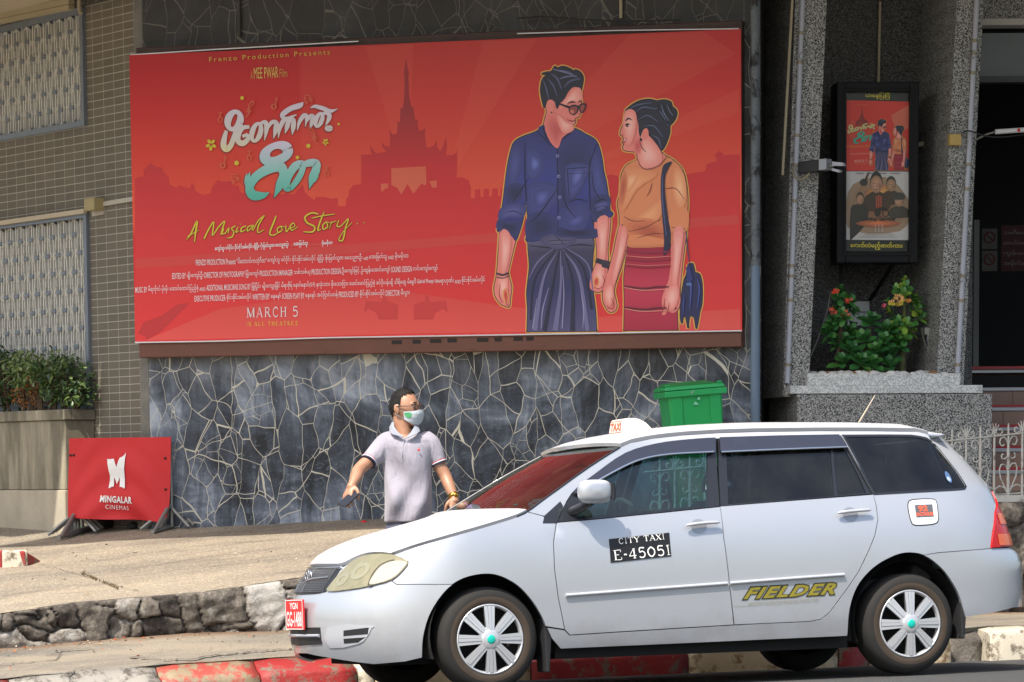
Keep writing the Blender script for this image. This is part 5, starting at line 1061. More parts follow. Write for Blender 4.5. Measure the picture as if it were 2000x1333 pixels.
# --- title lettering and small ornaments
T5 = lambda x, y: (250+x/4.3, 90+y/4.3)
def title(pl, T, base, step=.0005):
    a = Art(pl, T, base, step)
    za, zb = pl.ab(*T(900, 900), 0)[1], pl.ab(*T(900, 480), 0)[1]
    W1 = m_gradz('title_print', [(0, (226, 216, 150)), (.25, (214, 206, 196)), (1, (214, 206, 226))], za, zb); ze, zf = pl.ab(*T(1300, 1290), 0)[1], pl.ab(*T(1300, 810), 0)[1]
    W2 = m_gradz('title_print', [(0, (72, 180, 158)), (.45, (132, 200, 190)), (1, (214, 206, 226))], ze, zf)
    def el(x, y, rx, ry, rot, w): t_ = np.linspace(0, 2*math.pi, 25); R_ = math.radians(rot); return [(x+rx*math.cos(t)*math.cos(R_)-ry*math.sin(t)*math.sin(R_), y+rx*math.cos(t)*math.sin(R_)+ry*math.sin(t)*math.cos(R_), w*(1+.25*math.cos(2*t))) for t in t_]
    L1 = [el(891, 627, 50, 76, 20, 38), [(826, 712, 22), (806, 790, 36), (804, 842, 40), (828, 866, 42), (862, 838, 36), (888, 770, 30), (904, 702, 20)], [(1020, 680, 22), (962, 690, 30), (928, 745, 34), (926, 800, 36), (965, 818, 38), (1005, 785, 30), (1000, 748, 22), (960, 762, 20)],
      el(1078, 726, 34, 76, 17, 28), [(1110, 655, 20), (1152, 640, 26), (1165, 690, 32), (1146, 795, 4)], [(1172, 700, 12), (1205, 645, 26), (1245, 645, 28), (1242, 700, 34), (1222, 780, 4)], [(1262, 775, 4), (1276, 690, 26), (1312, 622, 30), (1345, 625, 26), (1336, 680, 30), (1320, 735, 4)], [(1336, 690, 10), (1360, 628, 26), (1390, 622, 26), (1388, 680, 32), (1380, 748, 4)],
      [(1472, 472, 4), (1445, 500, 34), (1370, 525, 34), (1310, 565, 34), (1296, 592, 28), (1330, 610, 22), (1415, 578, 8)], [(1422, 712, 4), (1440, 640, 24), (1478, 585, 28), (1500, 600, 24), (1490, 680, 4)], [(1494, 650, 6), (1524, 598, 26), (1552, 592, 28), (1546, 640, 30), (1528, 698, 4)],
      el(1604, 622, 24, 58, 20, 24), [(1630, 575, 16), (1668, 562, 28), (1692, 585, 30), (1684, 620, 26), (1660, 668, 6)], [(1532, 522, 4), (1570, 508, 22), (1640, 526, 28), (1700, 548, 24), (1760, 530, 4)], el(1687, 693, 13, 13, 0, 26)]
    L2 = [el(1246, 905, 100, 66, -22, 66), [(1185, 938, 10), (1240, 946, 30), (1320, 920, 50), (1350, 890, 30)], [(1186, 1232, 6), (1130, 1256, 50), (1050, 1252, 74), (1022, 1185, 62), (1080, 1095, 66), (1190, 1030, 74), (1280, 1016, 78), (1306, 1080, 62), (1275, 1170, 60), (1228, 1275, 4)],
      [(1365, 1205, 30), (1330, 1190, 50), (1345, 1105, 54), (1400, 1015, 62), (1462, 990, 50), (1462, 1050, 44), (1420, 1130, 46), (1362, 1205, 34)], [(1450, 1040, 12), (1500, 990, 50), (1580, 985, 58), (1575, 1050, 62), (1548, 1110, 56), (1524, 1200, 4)], [(1025, 1058, 4), (1010, 1110, 24), (985, 1180, 6)], [(1000, 1070, 3), (990, 1110, 16), (978, 1165, 3)], [(1048, 1075, 4), (1025, 1135, 24), (990, 1190, 4)], [(1612, 1052, 4), (1575, 1095, 26), (1550, 1140, 4)], [(1600, 1090, 4), (1570, 1130, 18), (1548, 1152, 4)]]
    sh = ink((150, 40, 40))
    a.strokes([[(p[0]-5, p[1]+7, p[2]*1.28+8) for p in q] for q in L1], sh); a.strokes([[(p[0]-5, p[1]+7, p[2]*1.12+8) for p in q] for q in L2], sh)
    a.strokes([[(p[0], p[1], p[2]*1.28) for p in q] for q in L1], W1); a.strokes([[(p[0], p[1], p[2]*1.12) for p in q] for q in L2], W2)
    YEL = (206, 186, 44)
    for x, y, r_ in ((697, 830, 44), (1660, 808, 26)):
        for k_ in range(5): t = 2*math.pi*k_/5-.9; a.ell(x+r_*.6*math.cos(t), y+r_*.6*math.sin(t)*1.2, r_*.44, r_*.3, YEL, math.degrees(t))
    for x, y, r_ in ((958, 438, 18), (1770, 657, 12), (1515, 840, 20), (1423, 938, 17), (912, 984, 22)):
        a.poly([(x+r_*math.cos(t), y+r_*math.sin(t)) for t in np.linspace(0, 2*math.pi, 6)[:-1]], YEL)
    OR = (206, 96, 62)
    for x, y in ((775, 620), (1018, 940), (1668, 1070)): a.strokes([el(x, y, 16, 22, 0, 8), [(x-6, y-20, 8), (x+6, y-55, 7)], [(x-14, y-54, 8), (x+18, y-58, 8)]], OR)
    for x, y in ((1225, 510), (795, 1005)): a.strokes([el(x, y, 17, 20, 0, 12), [(x+14, y-8, 7), (x+20, y-75, 7), (x+34, y-50, 6)]], OR)
    for x, y in ((895, 1130), (1508, 465)): a.strokes([el(x-10, y+10, 9, 12, 0, 8), el(x+28, y-10, 9, 12, 0, 8), [(x-22, y+6, 6), (x-24, y-45, 6), (x+18, y-48, 7), (x+20, y-14, 6)], [(x-22, y-22, 6), (x+14, y-28, 6)]], OR)
    for x, y, f_ in ((1010, 545, 1), (1570, 770, -1)): a.strokes([[(x-30*f_, y+55, 7), (x-8*f_, y+45, 7), (x+10*f_, y, 7), (x-12*f_, y+12, 7), (x-6*f_, y-12, 7), (x+22*f_, y, 7), (x+6*f_, y+26, 7)], [(x+6*f_, y+30, 6), (x+4*f_, y-40, 7), (x+36*f_, y-80, 9), (x+44*f_, y-60, 7), (x+6*f_, y-20, 6)]], OR)
    return a
title(WALL, T5, .0052).done('title_lettering', ban, MB_)
T6 = lambda x, y: (250+x/2.817, 390+y/2.817)
SCRIPT = [[(322, 222, 3), (345, 190, 7), (380, 119, 9), (372, 180, 9), (366, 236, 4)], [(326, 205, 4), (352, 190, 5), (392, 168, 3)], [(419, 217, 8), (440, 172, 8), (471, 123, 7), (468, 165, 7), (465, 198, 6), (500, 150, 7), (532, 119, 6), (520, 160, 8), (510, 196, 5)], [(527, 160, 6), (518, 186, 7), (534, 186, 6), (556, 156, 6), (550, 186, 5)],
  [(592, 145, 6), (570, 160, 7), (582, 178, 7), (572, 206, 7), (545, 213, 4)], [(604, 152, 6), (594, 180, 7), (612, 172, 3)], [(616, 138, 7), (619, 135, 7)], [(650, 146, 6), (626, 156, 7), (622, 178, 7), (648, 166, 4)], [(682, 142, 5), (660, 152, 7), (656, 174, 6), (672, 164, 5), (690, 140, 5), (682, 170, 5)], [(688, 172, 4), (715, 120, 6), (750, 89, 6), (736, 110, 7), (716, 150, 7), (716, 182, 6), (752, 166, 3)],
  [(815, 90, 7), (800, 130, 9), (780, 186, 8), (800, 197, 6), (834, 178, 4)], [(842, 147, 6), (822, 160, 7), (826, 182, 7), (848, 168, 6), (842, 148, 5), (862, 152, 3)], [(868, 142, 6), (872, 178, 7), (898, 138, 4)], [(890, 162, 4), (918, 146, 5), (908, 130, 6), (892, 150, 7), (902, 170, 6), (934, 150, 3)],
  [(1046, 80, 8), (1010, 74, 8), (974, 98, 9), (986, 128, 9), (1026, 150, 9), (1016, 178, 8), (966, 178, 5)], [(1080, 68, 5), (1062, 110, 8), (1044, 168, 8), (1062, 164, 4)], [(1010, 104, 4), (1060, 92, 6), (1138, 80, 4)], [(1092, 122, 6), (1072, 142, 7), (1076, 164, 7), (1098, 150, 6), (1094, 126, 5), (1112, 130, 3)], [(1120, 122, 6), (1108, 160, 7), (1120, 130, 5), (1146, 118, 4)], [(1160, 115, 6), (1150, 146, 7), (1172, 146, 6), (1212, 106, 6), (1196, 160, 8), (1182, 222, 8), (1160, 222, 6), (1182, 180, 4), (1232, 128, 3)], [(1260, 134, 9), (1263, 131, 9)], [(1298, 130, 9), (1301, 127, 9)]]
a = Art(WALL, T6, .0062); a.strokes([[(p[0]-2, p[1]+3, p[2]+3) for p in q] for q in SCRIPT], (120, 30, 36)); a.strokes(SCRIPT, (216, 200, 52))
WH = (232, 222, 224)
def row(s_, x0, y0, x1, y1, h, c=WH, **kw):       # one line of print: left x / baseline, right x / baseline, height
    a.text(s_, (x0, y0), (x1, y1), (x0, y0-h), c, **kw)
def line_of(parts, x0, y0, x1, y1):
    ws = [(glyphs(t)[2][0]+.35)*(.50 if t.isascii() else .62) for t, *_ in parts]; tot = sum(ws); x = x0
    for (t, *h), w in zip(parts, ws):
        xa, xb = x, x+(w-.18)*(x1-x0)/tot; f = lambda q: y0+(y1-y0)*(q-x0)/(x1-x0); hh = h[0] if h else (32 if t.isascii() else 44); d = 0 if t.isascii() else 6
        row(t, xa, f(xa)+d, xb, f(xb)+d, hh, bold=.004 if not t.isascii() else .004); x += w*(x1-x0)/tot
row('ကျော်သူ၊ ဝင်ဝိုင်း၊ ဝိုင်းစိုင်းခမ်းလှိုင်၊ ချိုပြုံး၊ စိုးမြတ်သူဇာ၊ မေသဉ္ဇာဦး', 478, 292, 884, 268, 40, bold=.035); row('with', 892, 260, 910, 259, 20, (216, 110, 100)); row('အေးမြတ်သူ၊', 912, 266, 990, 262, 40, bold=.035); row('and introducing', 995, 262, 1062, 258, 22, (216, 110, 100)); row('မိုးမမိုသာ', 1066, 260, 1126, 256, 36, bold=.035)
line_of([('FRENZO PRODUCTION Presents',), ('"ပိတောက်ကတဲ့ဂီတ"',), ('ကျော်သူ ဝင်ဝိုင်း စိုင်းစိုင်းခမ်းလှိုင် ချိုပြုံး စိုးမြတ်သူဇာ မေသဉ္ဇာဦး',), ('with', 22), ('အေးမြတ်သူ',), ('AND', 20), ('မိုးမမိုသာ',)], 373, 364, 1548, 326)
line_of([('EDITED BY',), ('မျိုးကျော်ဦး',), ('DIRECTOR OF PHOTOGRAPHY',), ('မြိုးကျော်',), ('PRODUCTION MANAGER',), ('သစ်သစ်ယု',), ('PRODUCTION DESIGN',), ('ဦးကျော်မြင့် ဦးထွန်းအောင်ကျော်',), ('SOUND DESIGN',), ('လင်းကျော်ကျော်',)], 243, 438, 1710, 394)
line_of([('MUSIC BY',), ('မီရာဇိုလ် မိုးမိုး ထောင်ထောင်ပြည့်စုံ',), ('AND', 20), ('ADDITIONAL MUSICIANS',), ('SONG BY',), ('မြို့ပြိုင်း မျိုးကျော့မြိုင် မီရာဇိုရ် နောင်နောင်(S.F) နလုံးသား ဖိုးသောကြာ မောင်မောင်ပြည့်စုံ ခင်ဝိုးပန်းချီ သီရိဆွေ မိစန္ဒီ',), ('Gabriel Phwayi', 30), ('အမရာဟုဏ်း',), ('AND', 20), ('စိုင်းစိုင်းခမ်းလှိုင်',)], 40, 514, 1970, 458)
line_of([('EXECUTIVE PRODUCER',), ('စိုင်းစိုင်းခမ်းလှိုင်',), ('WRITTEN BY',), ('နေနော်',), ('SCREEN PLAY BY',), ('နေနော် အင်ကြင်းဟန်',), ('PRODUCED BY',), ('စိုင်းစိုင်းခမ်းလှိုင်',), ('DIRECTOR',), ('မီးပွား',)], 366, 562, 1556, 528)
a.serif('MARCH 5', (652, 653), (934, 646), (652, 593), WH, .22); a.serif('IN ALL THEATRES', (651, 698), (933, 693), (651, 673), (232, 208, 70), .30)
T5b = lambda x, y: (250+x/4.3, 90+y/4.3); a.T = T5b
a.text('Frenzo Production Presents', (684, 136), (1696, 72), (681, 94), (206, 170, 70), space=1.32); 
a.text('A', (1030, 280), (1046, 279), (1030, 212), (206, 150, 76)); a.text('MEE PWAR', (1058, 277), (1262, 268), (1056, 184), (216, 188, 96)); a.text('Film', (1273, 265), (1338, 262), (1272, 194), (206, 150, 76))
a.done('small_lettering', ban, MB_)
# --- the couple
NAVY, NAVY_L, NAVY_D, LINE = (50, 52, 104), (92, 102, 176), (24, 24, 58), (22, 18, 36)
SK, SKL, SKD, YO, LSK, LSKL = (236, 134, 124), (252, 184, 172), (206, 92, 92), (226, 172, 84), (54, 56, 92), (134, 128, 168)
ORB, ORL, ORD_, SKT, SKT2 = (228, 140, 94), (248, 186, 140), (190, 92, 64), (204, 52, 80), (150, 34, 62)
HAIR, HAIRL = (30, 30, 50), (96, 102, 140)
M_SH = [(262, 345), (235, 372), (195, 388), (160, 402), (125, 430), (105, 500), (95, 560), (85, 640), (75, 720), (60, 790), (52, 835), (72, 838), (95, 842), (118, 862), (135, 882), (150, 850), (160, 820), (172, 770), (182, 690), (190, 740), (194, 800), (194, 840), (185, 870), (188, 884), (215, 888), (260, 880), (330, 860), (400, 872), (500, 869), (506, 840), (496, 805), (484, 762), (484, 740), (496, 778), (504, 796), (545, 786), (582, 768), (586, 752), (575, 742), (570, 700), (563, 650), (555, 600), (545, 560), (535, 490), (518, 432), (495, 405), (455, 384), (405, 360)]
M_HAIR = [(268, 262), (258, 225), (252, 185), (256, 145), (266, 124), (284, 112), (258, 106), (282, 98), (302, 95), (318, 72), (330, 80), (350, 72), (375, 76), (398, 88), (412, 100), (412, 88), (436, 98), (450, 122), (448, 150), (440, 182), (432, 172), (405, 168), (382, 190), (368, 216), (356, 236), (345, 240), (332, 268), (324, 262), (318, 238), (300, 226), (284, 232), (276, 258)]
M_FACE = [(276, 258), (284, 230), (300, 224), (318, 238), (324, 264), (332, 268), (345, 238), (366, 212), (382, 188), (405, 166), (436, 176), (440, 205), (442, 235), (438, 258), (440, 280), (432, 300), (428, 308), (414, 312), (412, 324), (414, 332), (406, 340), (404, 356), (396, 370), (376, 380), (362, 384), (352, 396), (342, 420), (326, 442), (300, 420), (276, 392), (266, 350), (276, 300), (280, 282)]
M_ARML = [(62, 838), (95, 842), (118, 862), (134, 880), (126, 920), (112, 980), (102, 1025), (108, 1060), (117, 1100), (112, 1140), (110, 1170), (104, 1190), (84, 1184), (70, 1178), (52, 1158), (40, 1135), (36, 1100), (44, 1060), (50, 1020), (56, 930)]
M_ARMR = [(502, 796), (545, 786), (576, 772), (572, 850), (564, 920), (566, 980), (560, 1050), (550, 1090), (536, 1116), (512, 1120), (486, 1108), (480, 1090), (486, 1050), (500, 1010), (514, 968), (510, 880)]
M_LON = [(192, 884), (240, 884), (330, 858), (400, 870), (492, 870), (496, 940), (490, 1040), (496, 1120), (506, 1200), (511, 1285), (512, 1299), (511, 1301), (480, 1302), (230, 1304), (192, 1304), (190, 1301), (190, 1285), (192, 1200), (188, 1120), (200, 1010), (196, 940)]
W_HAIR = [(645, 278), (662, 262), (690, 242), (722, 229), (760, 225), (790, 232), (806, 230), (832, 228), (858, 238), (864, 258), (880, 272), (886, 292), (876, 320), (858, 342), (852, 350), (852, 380), (838, 425), (824, 452), (812, 462), (796, 452), (776, 430), (758, 405), (752, 372), (742, 360), (728, 368), (716, 400), (708, 375), (706, 340), (694, 300), (676, 280)]
W_FACE = [(648, 276), (676, 278), (694, 298), (706, 338), (710, 376), (716, 402), (728, 366), (744, 358), (754, 372), (758, 404), (776, 430), (800, 462), (836, 494), (800, 536), (740, 556), (704, 520), (702, 492), (690, 470), (660, 466), (640, 460), (634, 446), (640, 436), (632, 424), (640, 410), (630, 394), (622, 386), (628, 360), (638, 340), (642, 310)]
W_BL = [(704, 506), (660, 526), (642, 545), (628, 575), (624, 620), (620, 670), (610, 710), (618, 760), (620, 806), (634, 806), (640, 826), (656, 855), (662, 880), (658, 910), (720, 914), (790, 912), (852, 902), (862, 840), (900, 836), (930, 832), (934, 760), (936, 690), (930, 620), (915, 560), (892, 528), (838, 492), (800, 530), (745, 548), (716, 530)]
W_ARML = [(620, 806), (640, 826), (658, 860), (656, 900), (640, 960), (622, 1020), (604, 1070), (594, 1115), (600, 1150), (606, 1185), (598, 1206), (578, 1214), (560, 1200), (544, 1165), (540, 1130), (548, 1085), (570, 1010), (592, 930), (606, 860)]
W_ARMR = [(862, 840), (926, 834), (922, 900), (912, 980), (904, 1060), (900, 1120), (902, 1160), (892, 1200), (868, 1218), (846, 1212), (826, 1228), (816, 1222), (826, 1200), (818, 1188), (816, 1150), (832, 1100), (848, 1060), (858, 970)]
W_SK = [(662, 906), (720, 914), (790, 912), (852, 902), (858, 960), (870, 1080), (884, 1180), (889, 1280), (890, 1294), (888, 1296), (860, 1297), (670, 1299), (642, 1299), (640, 1297), (640, 1280), (642, 1160), (640, 1060), (648, 980)]
BAG = [(938, 992), (960, 990), (970, 1028), (990, 1038), (1002, 1080), (1002, 1170), (992, 1210), (986, 1246), (976, 1290), (966, 1240), (944, 1236), (938, 1288), (928, 1240), (916, 1236), (910, 1265), (902, 1236), (906, 1150), (918, 1070), (930, 1040)]
def couple(pl, T, base, step, detail=True):
    a = Art(pl, T, base, step); S = 3
    for p in (M_SH, M_HAIR, M_FACE, M_ARML, M_ARMR, M_LON, W_HAIR, W_FACE, W_BL, W_ARML, W_ARMR, W_SK, BAG): 
        a.strokes([[(x, y, 17) for x, y in cr(p+[p[0]], 2)]], YO)
    for p in (M_SH, M_HAIR, M_FACE, M_ARML, M_ARMR, M_LON, W_HAIR, W_FACE, W_BL, W_ARML, W_ARMR, W_SK, BAG): 
        a.strokes([[(x, y, 7) for x, y in cr(p+[p[0]], 2)]], LINE)
    ZL = lambda y: pl.ab(*T(350, y), 0)[1]
    gl_ = m_gradz('longyi_print', [(0, (84, 80, 122)), (.45, (54, 54, 100)), (.85, (66, 62, 92)), (1, (104, 98, 130))], ZL(1300), ZL(870)); gs_ = m_gradz('shirt_print', [(0, (46, 48, 112)), (.5, (62, 70, 146)), (1, (56, 60, 116))], ZL(885), ZL(345))
    a.poly(M_LON, gl_, S); a.poly(M_ARML, SK, S); a.poly(M_ARMR, SK, S); a.poly(M_FACE, SK, S); a.poly(M_SH, gs_, S); a.poly(M_HAIR, HAIR, S)
    gk = m_gradz('skirt_print', [(0, (176, 36, 66)), (.5, (204, 58, 84)), (.75, (186, 44, 70)), (1, (160, 36, 60))], ZL(1300), ZL(905))
    a.poly(W_SK, gk, S); a.poly(W_ARML, SK, S); a.poly(W_ARMR, SK, S); a.poly(W_FACE, SK, S); a.poly(W_BL, ORB, S); a.poly(W_HAIR, HAIR, S); a.poly(BAG, (34, 38, 84), S)
    if not detail: return a
    # light and dark of the painted picture
    def P(pts, c):
        x, y = np.mean(pts, 0)
        if x < 600: rim = (56, 60, 120) if 390 < y < 870 and not (y > 785 and x > 500) and not (y > 838 and x < 140) else SK if (y < 460 or x < 190 or x > 480) else (70, 66, 106)
        else: rim = SK if (y < 480 or c in (SKL, SKD)) else ORB if y < 905 else (192, 50, 78)
        if c == (34, 34, 66): a.poly(pts, c, 3)
        else: a.soft(pts, rim, c)
    P([(196, 470), (236, 480), (262, 520), (250, 560), (222, 590), (196, 570), (188, 520)], (78, 88, 160)); P([(210, 490), (238, 500), (248, 530), (226, 560), (206, 545)], (100, 116, 190)); P([(120, 470), (150, 460), (158, 520), (140, 590), (110, 610), (106, 540)], (74, 80, 148)); P([(96, 640), (140, 620), (165, 640), (150, 690), (100, 700)], (40, 42, 86))
    P([(195, 640), (260, 620), (320, 640), (315, 700), (250, 760), (205, 740)], (74, 80, 150)); P([(230, 660), (290, 650), (280, 700), (236, 720)], (90, 98, 172)); P([(350, 450), (470, 440), (480, 520), (440, 620), (390, 690), (345, 690), (342, 560)], (44, 46, 92)); P([(380, 545), (462, 542), (460, 580), (430, 640), (388, 665)], (88, 96, 168)); P([(400, 560), (450, 552), (440, 600), (400, 630)], (104, 112, 184))
    P([(500, 480), (528, 520), (545, 600), (556, 670), (520, 690), (492, 640), (486, 560)], (70, 78, 146)); P([(495, 690), (560, 680), (566, 730), (540, 770), (505, 780), (488, 740)], (40, 42, 84)); P([(510, 715), (556, 700), (560, 722), (520, 742)], (96, 98, 160))
    P([(75, 735), (130, 715), (172, 730), (160, 770), (110, 770), (68, 780)], (88, 90, 156)); P([(64, 790), (100, 800), (150, 800), (150, 830), (128, 860), (96, 836), (58, 828)], (38, 40, 82)); P([(200, 780), (260, 760), (320, 800), (300, 850), (230, 870), (196, 860)], (38, 40, 84)); P([(345, 760), (440, 720), (470, 760), (440, 830), (360, 840)], (66, 70, 136)); P([(380, 790), (440, 760), (450, 790), (400, 815)], (86, 92, 162)); P([(340, 820), (400, 835), (495, 830), (498, 862), (400, 866), (330, 852)], (34, 34, 72))
    a.strokes([[(330, 446, 3), (332, 600, 4), (332, 850, 3)], [(262, 350, 5), (275, 395, 5), (300, 424, 6), (324, 446, 6), (350, 412, 5), (384, 384, 5), (402, 362, 4)], [(236, 374, 3), (262, 400, 4), (300, 440, 4)], [(180, 430, 2), (178, 560, 5), (186, 700, 5)], [(515, 430, 2), (482, 520, 5), (478, 620, 5), (484, 740, 4)], [(376, 547, 3), (464, 541, 3)], [(376, 547, 3), (384, 664, 3), (388, 672, 3)], [(376, 572, 2), (462, 566, 2)], [(198, 590, 2), (150, 660, 6), (120, 700, 2)], [(95, 750, 2), (130, 745, 5), (165, 760, 2)], [(330, 640, 2), (260, 740, 6), (205, 800, 2)], [(380, 700, 2), (430, 690, 5), (470, 700, 2)], [(350, 640, 2), (372, 720, 5), (420, 780, 2)], [(490, 560, 2), (500, 640, 5), (530, 690, 2)], [(505, 700, 2), (540, 690, 5), (560, 700, 2)], [(500, 735, 2), (540, 720, 4), (568, 730, 2)]], NAVY_D)
    for x, y in ((331, 488), (336, 583), (341, 680), (337, 775)): a.ell(x, y, 8, 8, (120, 126, 182)); a.ell(x+1, y+1, 4, 4, (64, 68, 120))
    # longyi folds
    a.strokes([[(355, 925, 3), (430, 1040, 14), (470, 1300, 20)], [(345, 930, 3), (345, 1100, 12), (320, 1300, 26)], [(330, 930, 3), (265, 1060, 12), (225, 1300, 22)], [(370, 915, 3), (470, 990, 8), (496, 1120, 3)], [(310, 920, 3), (240, 980, 9), (196, 1060, 3)]], (112, 108, 150))
    a.strokes([[(360, 930, 3), (400, 1080, 12), (400, 1300, 22)], [(338, 930, 3), (310, 1080, 10), (270, 1300, 20)], [(365, 920, 3), (450, 1010, 8), (490, 1200, 14)], [(322, 925, 3), (225, 1060, 8), (205, 1250, 8)], [(200, 905, 3), (300, 915, 6), (360, 915, 3)], [(390, 905, 3), (440, 900, 6), (490, 905, 3)]], (34, 34, 62))
    a.strokes([[(352, 1000, 2), (360, 1130, 5), (352, 1290, 5)], [(440, 1120, 2), (452, 1200, 5), (448, 1290, 3)], [(290, 1100, 2), (262, 1200, 5), (255, 1290, 3)], [(235, 1150, 2), (215, 1290, 5)]], (150, 146, 184))
    P([(262, 880), (306, 858), (340, 868), (402, 872), (380, 902), (340, 916), (300, 908)], (96, 92, 126)); a.strokes([[(280, 884, 2), (330, 880, 5), (392, 880, 2)], [(300, 900, 2), (340, 898, 4), (376, 896, 2)], [(315, 860, 2), (345, 880, 5), (360, 905, 2)]], (44, 42, 70))
    # head of the man
    P([(352, 245), (384, 205), (410, 180), (432, 186), (436, 232), (392, 236), (356, 262)], SKL); P([(300, 300), (340, 320), (370, 372), (346, 400), (330, 438), (300, 410), (280, 350)], SKD); P([(336, 300), (370, 330), (398, 345), (396, 366), (362, 376), (340, 340)], SKL); P([(286, 240), (304, 232), (314, 252), (308, 280), (292, 284), (284, 262)], (236, 140, 126)); a.ell(302, 286, 4, 4, (60, 50, 60))
    a.strokes([[(262, 130, 3), (280, 180, 8), (290, 225, 3)], [(300, 105, 3), (330, 130, 10), (350, 180, 3)], [(330, 90, 3), (380, 100, 12), (430, 130, 3)], [(360, 170, 3), (390, 140, 9), (440, 130, 3)], [(285, 130, 3), (310, 160, 8), (330, 210, 3)]], (84, 88, 124)); a.strokes([[(310, 85, 3), (350, 95, 6), (400, 110, 2)], [(340, 130, 2), (370, 120, 5), (420, 115, 2)]], (124, 130, 168))
    a.strokes([[(376, 244, 3), (400, 236, 7), (414, 240, 3)], [(426, 238, 3), (438, 232, 6), (442, 238, 2)]], LINE); a.ell(404, 276, 21, 21, (150, 70, 66)); a.ell(446, 266, 13, 20, (150, 70, 66)); a.ell(396, 284, 11, 10, (216, 120, 104)); a.strokes([[(384, 262, 7), (404, 254, 8), (424, 258, 7), (422, 282, 5), (406, 296, 5), (388, 286, 5), (384, 262, 6)], [(434, 252, 7), (448, 246, 7), (460, 250, 7), (456, 272, 5), (444, 286, 5), (434, 276, 5), (434, 252, 6)]], LINE); a.strokes([[(328, 242, 7), (384, 262, 11)], [(420, 262, 8), (436, 256, 8)]], LINE)
    a.strokes([[(384, 320, 2), (400, 327, 6), (413, 322, 3)]], (150, 50, 60)); a.strokes([[(428, 288, 2), (434, 302, 4), (424, 308, 3)], [(376, 312, 2), (380, 322, 4), (386, 326, 2)]], SKD); a.strokes([[(396, 332, 4), (410, 334, 4)]], SKL)
    # arms and hands
    for pts in ([(74, 850), (104, 862), (108, 920), (90, 1010), (72, 1010), (70, 930)], [(520, 800), (560, 790), (556, 880), (548, 960), (528, 960), (524, 880)], [(60, 1060), (90, 1050), (98, 1100), (84, 1150), (60, 1120)], [(510, 1010), (540, 1000), (546, 1060), (530, 1100), (500, 1080)]): P(pts, SKL)
    P([(86, 1110), (100, 1118), (98, 1170), (88, 1160), (80, 1130)], (206, 60, 56)); P([(505, 1058), (518, 1054), (518, 1084), (502, 1090)], (206, 60, 56)); a.ell(511, 1073, 12, 22, YO, 8, 4); a.ell(90, 1140, 11, 34, YO, -8, 4)
    a.strokes([[(48, 1034, 9), (76, 1042, 10), (102, 1032, 9)], [(48, 1052, 5), (76, 1056, 5), (104, 1046, 5)]], (70, 50, 60)); a.strokes([[(508, 972, 22), (570, 992, 26)]], (40, 36, 52)); a.poly([(534, 970), (568, 976), (566, 1012), (536, 1004)], (52, 46, 62))
    a.strokes([[(64, 1080, 2), (60, 1130, 4), (72, 1170, 2)], [(88, 1160, 2), (96, 1180, 4), (104, 1186, 2)], [(500, 1096, 2), (520, 1106, 4), (540, 1096, 2)], [(540, 1040, 2), (548, 1070, 4), (536, 1104, 2)]], (170, 64, 70))
    # woman
    a.strokes([[(655, 278, 2), (700, 252, 6), (770, 240, 3)], [(690, 286, 2), (730, 262, 6), (790, 270, 3)], [(706, 320, 2), (750, 300, 6), (800, 330, 3)], [(730, 350, 2), (780, 350, 6), (820, 400, 3)], [(790, 260, 2), (820, 300, 6), (846, 350, 3)], [(770, 390, 2), (800, 410, 6), (812, 450, 3)]], (86, 96, 128)); a.strokes([[(796, 244, 5), (806, 290, 6), (842, 340, 5)], [(822, 240, 3), (836, 280, 5), (866, 330, 3)], [(846, 244, 3), (860, 280, 5), (872, 318, 3)]], (16, 16, 30)); a.strokes([[(812, 250, 2), (826, 290, 5), (850, 326, 2)], [(840, 250, 2), (852, 280, 4), (868, 300, 2)]], (110, 122, 150))
    P([(652, 290), (684, 290), (694, 330), (680, 400), (655, 420), (640, 350)], SKL); P([(728, 400), (756, 410), (800, 468), (800, 520), (745, 540), (716, 520), (712, 470)], SKL); P([(690, 420), (720, 410), (714, 470), (690, 465)], SKD); P([(730, 374), (744, 364), (752, 380), (746, 402), (732, 408)], (238, 138, 120)); a.ell(718, 412, 6, 8, LINE)
    a.strokes([[(646, 348, 4), (654, 340, 8), (668, 342, 3)], [(650, 352, 3), (662, 352, 3)], [(646, 326, 4), (660, 314, 8), (678, 322, 2)]], LINE); a.ell(655, 346, 4, 5, (40, 20, 24)); a.strokes([[(634, 428, 3), (644, 418, 6), (652, 404, 2)]], (176, 30, 50)); a.strokes([[(640, 418, 4), (648, 410, 3)]], (240, 226, 220)); a.strokes([[(626, 388, 3), (636, 394, 3)]], SKD); a.strokes([[(712, 420, 2), (724, 450, 4), (742, 470, 2)]], (60, 40, 50))
    P([(645, 575), (700, 556), (760, 570), (772, 590), (700, 640), (650, 720), (628, 690)], (240, 164, 116)); P([(655, 585), (690, 572), (700, 590), (670, 640), (650, 640)], ORL); P([(880, 560), (916, 590), (924, 680), (900, 720), (872, 660)], ORL); P([(700, 780), (760, 730), (812, 700), (812, 750), (770, 800), (710, 810)], (240, 164, 116)); P([(660, 800), (760, 790), (830, 830), (850, 880), (760, 890), (680, 860)], ORD_); P([(690, 860), (780, 870), (840, 890), (760, 902), (676, 896)], ORB); P([(626, 600), (644, 570), (652, 620), (636, 700), (618, 700)], ORD_); P([(860, 760), (925, 740), (926, 826), (866, 834)], ORB)
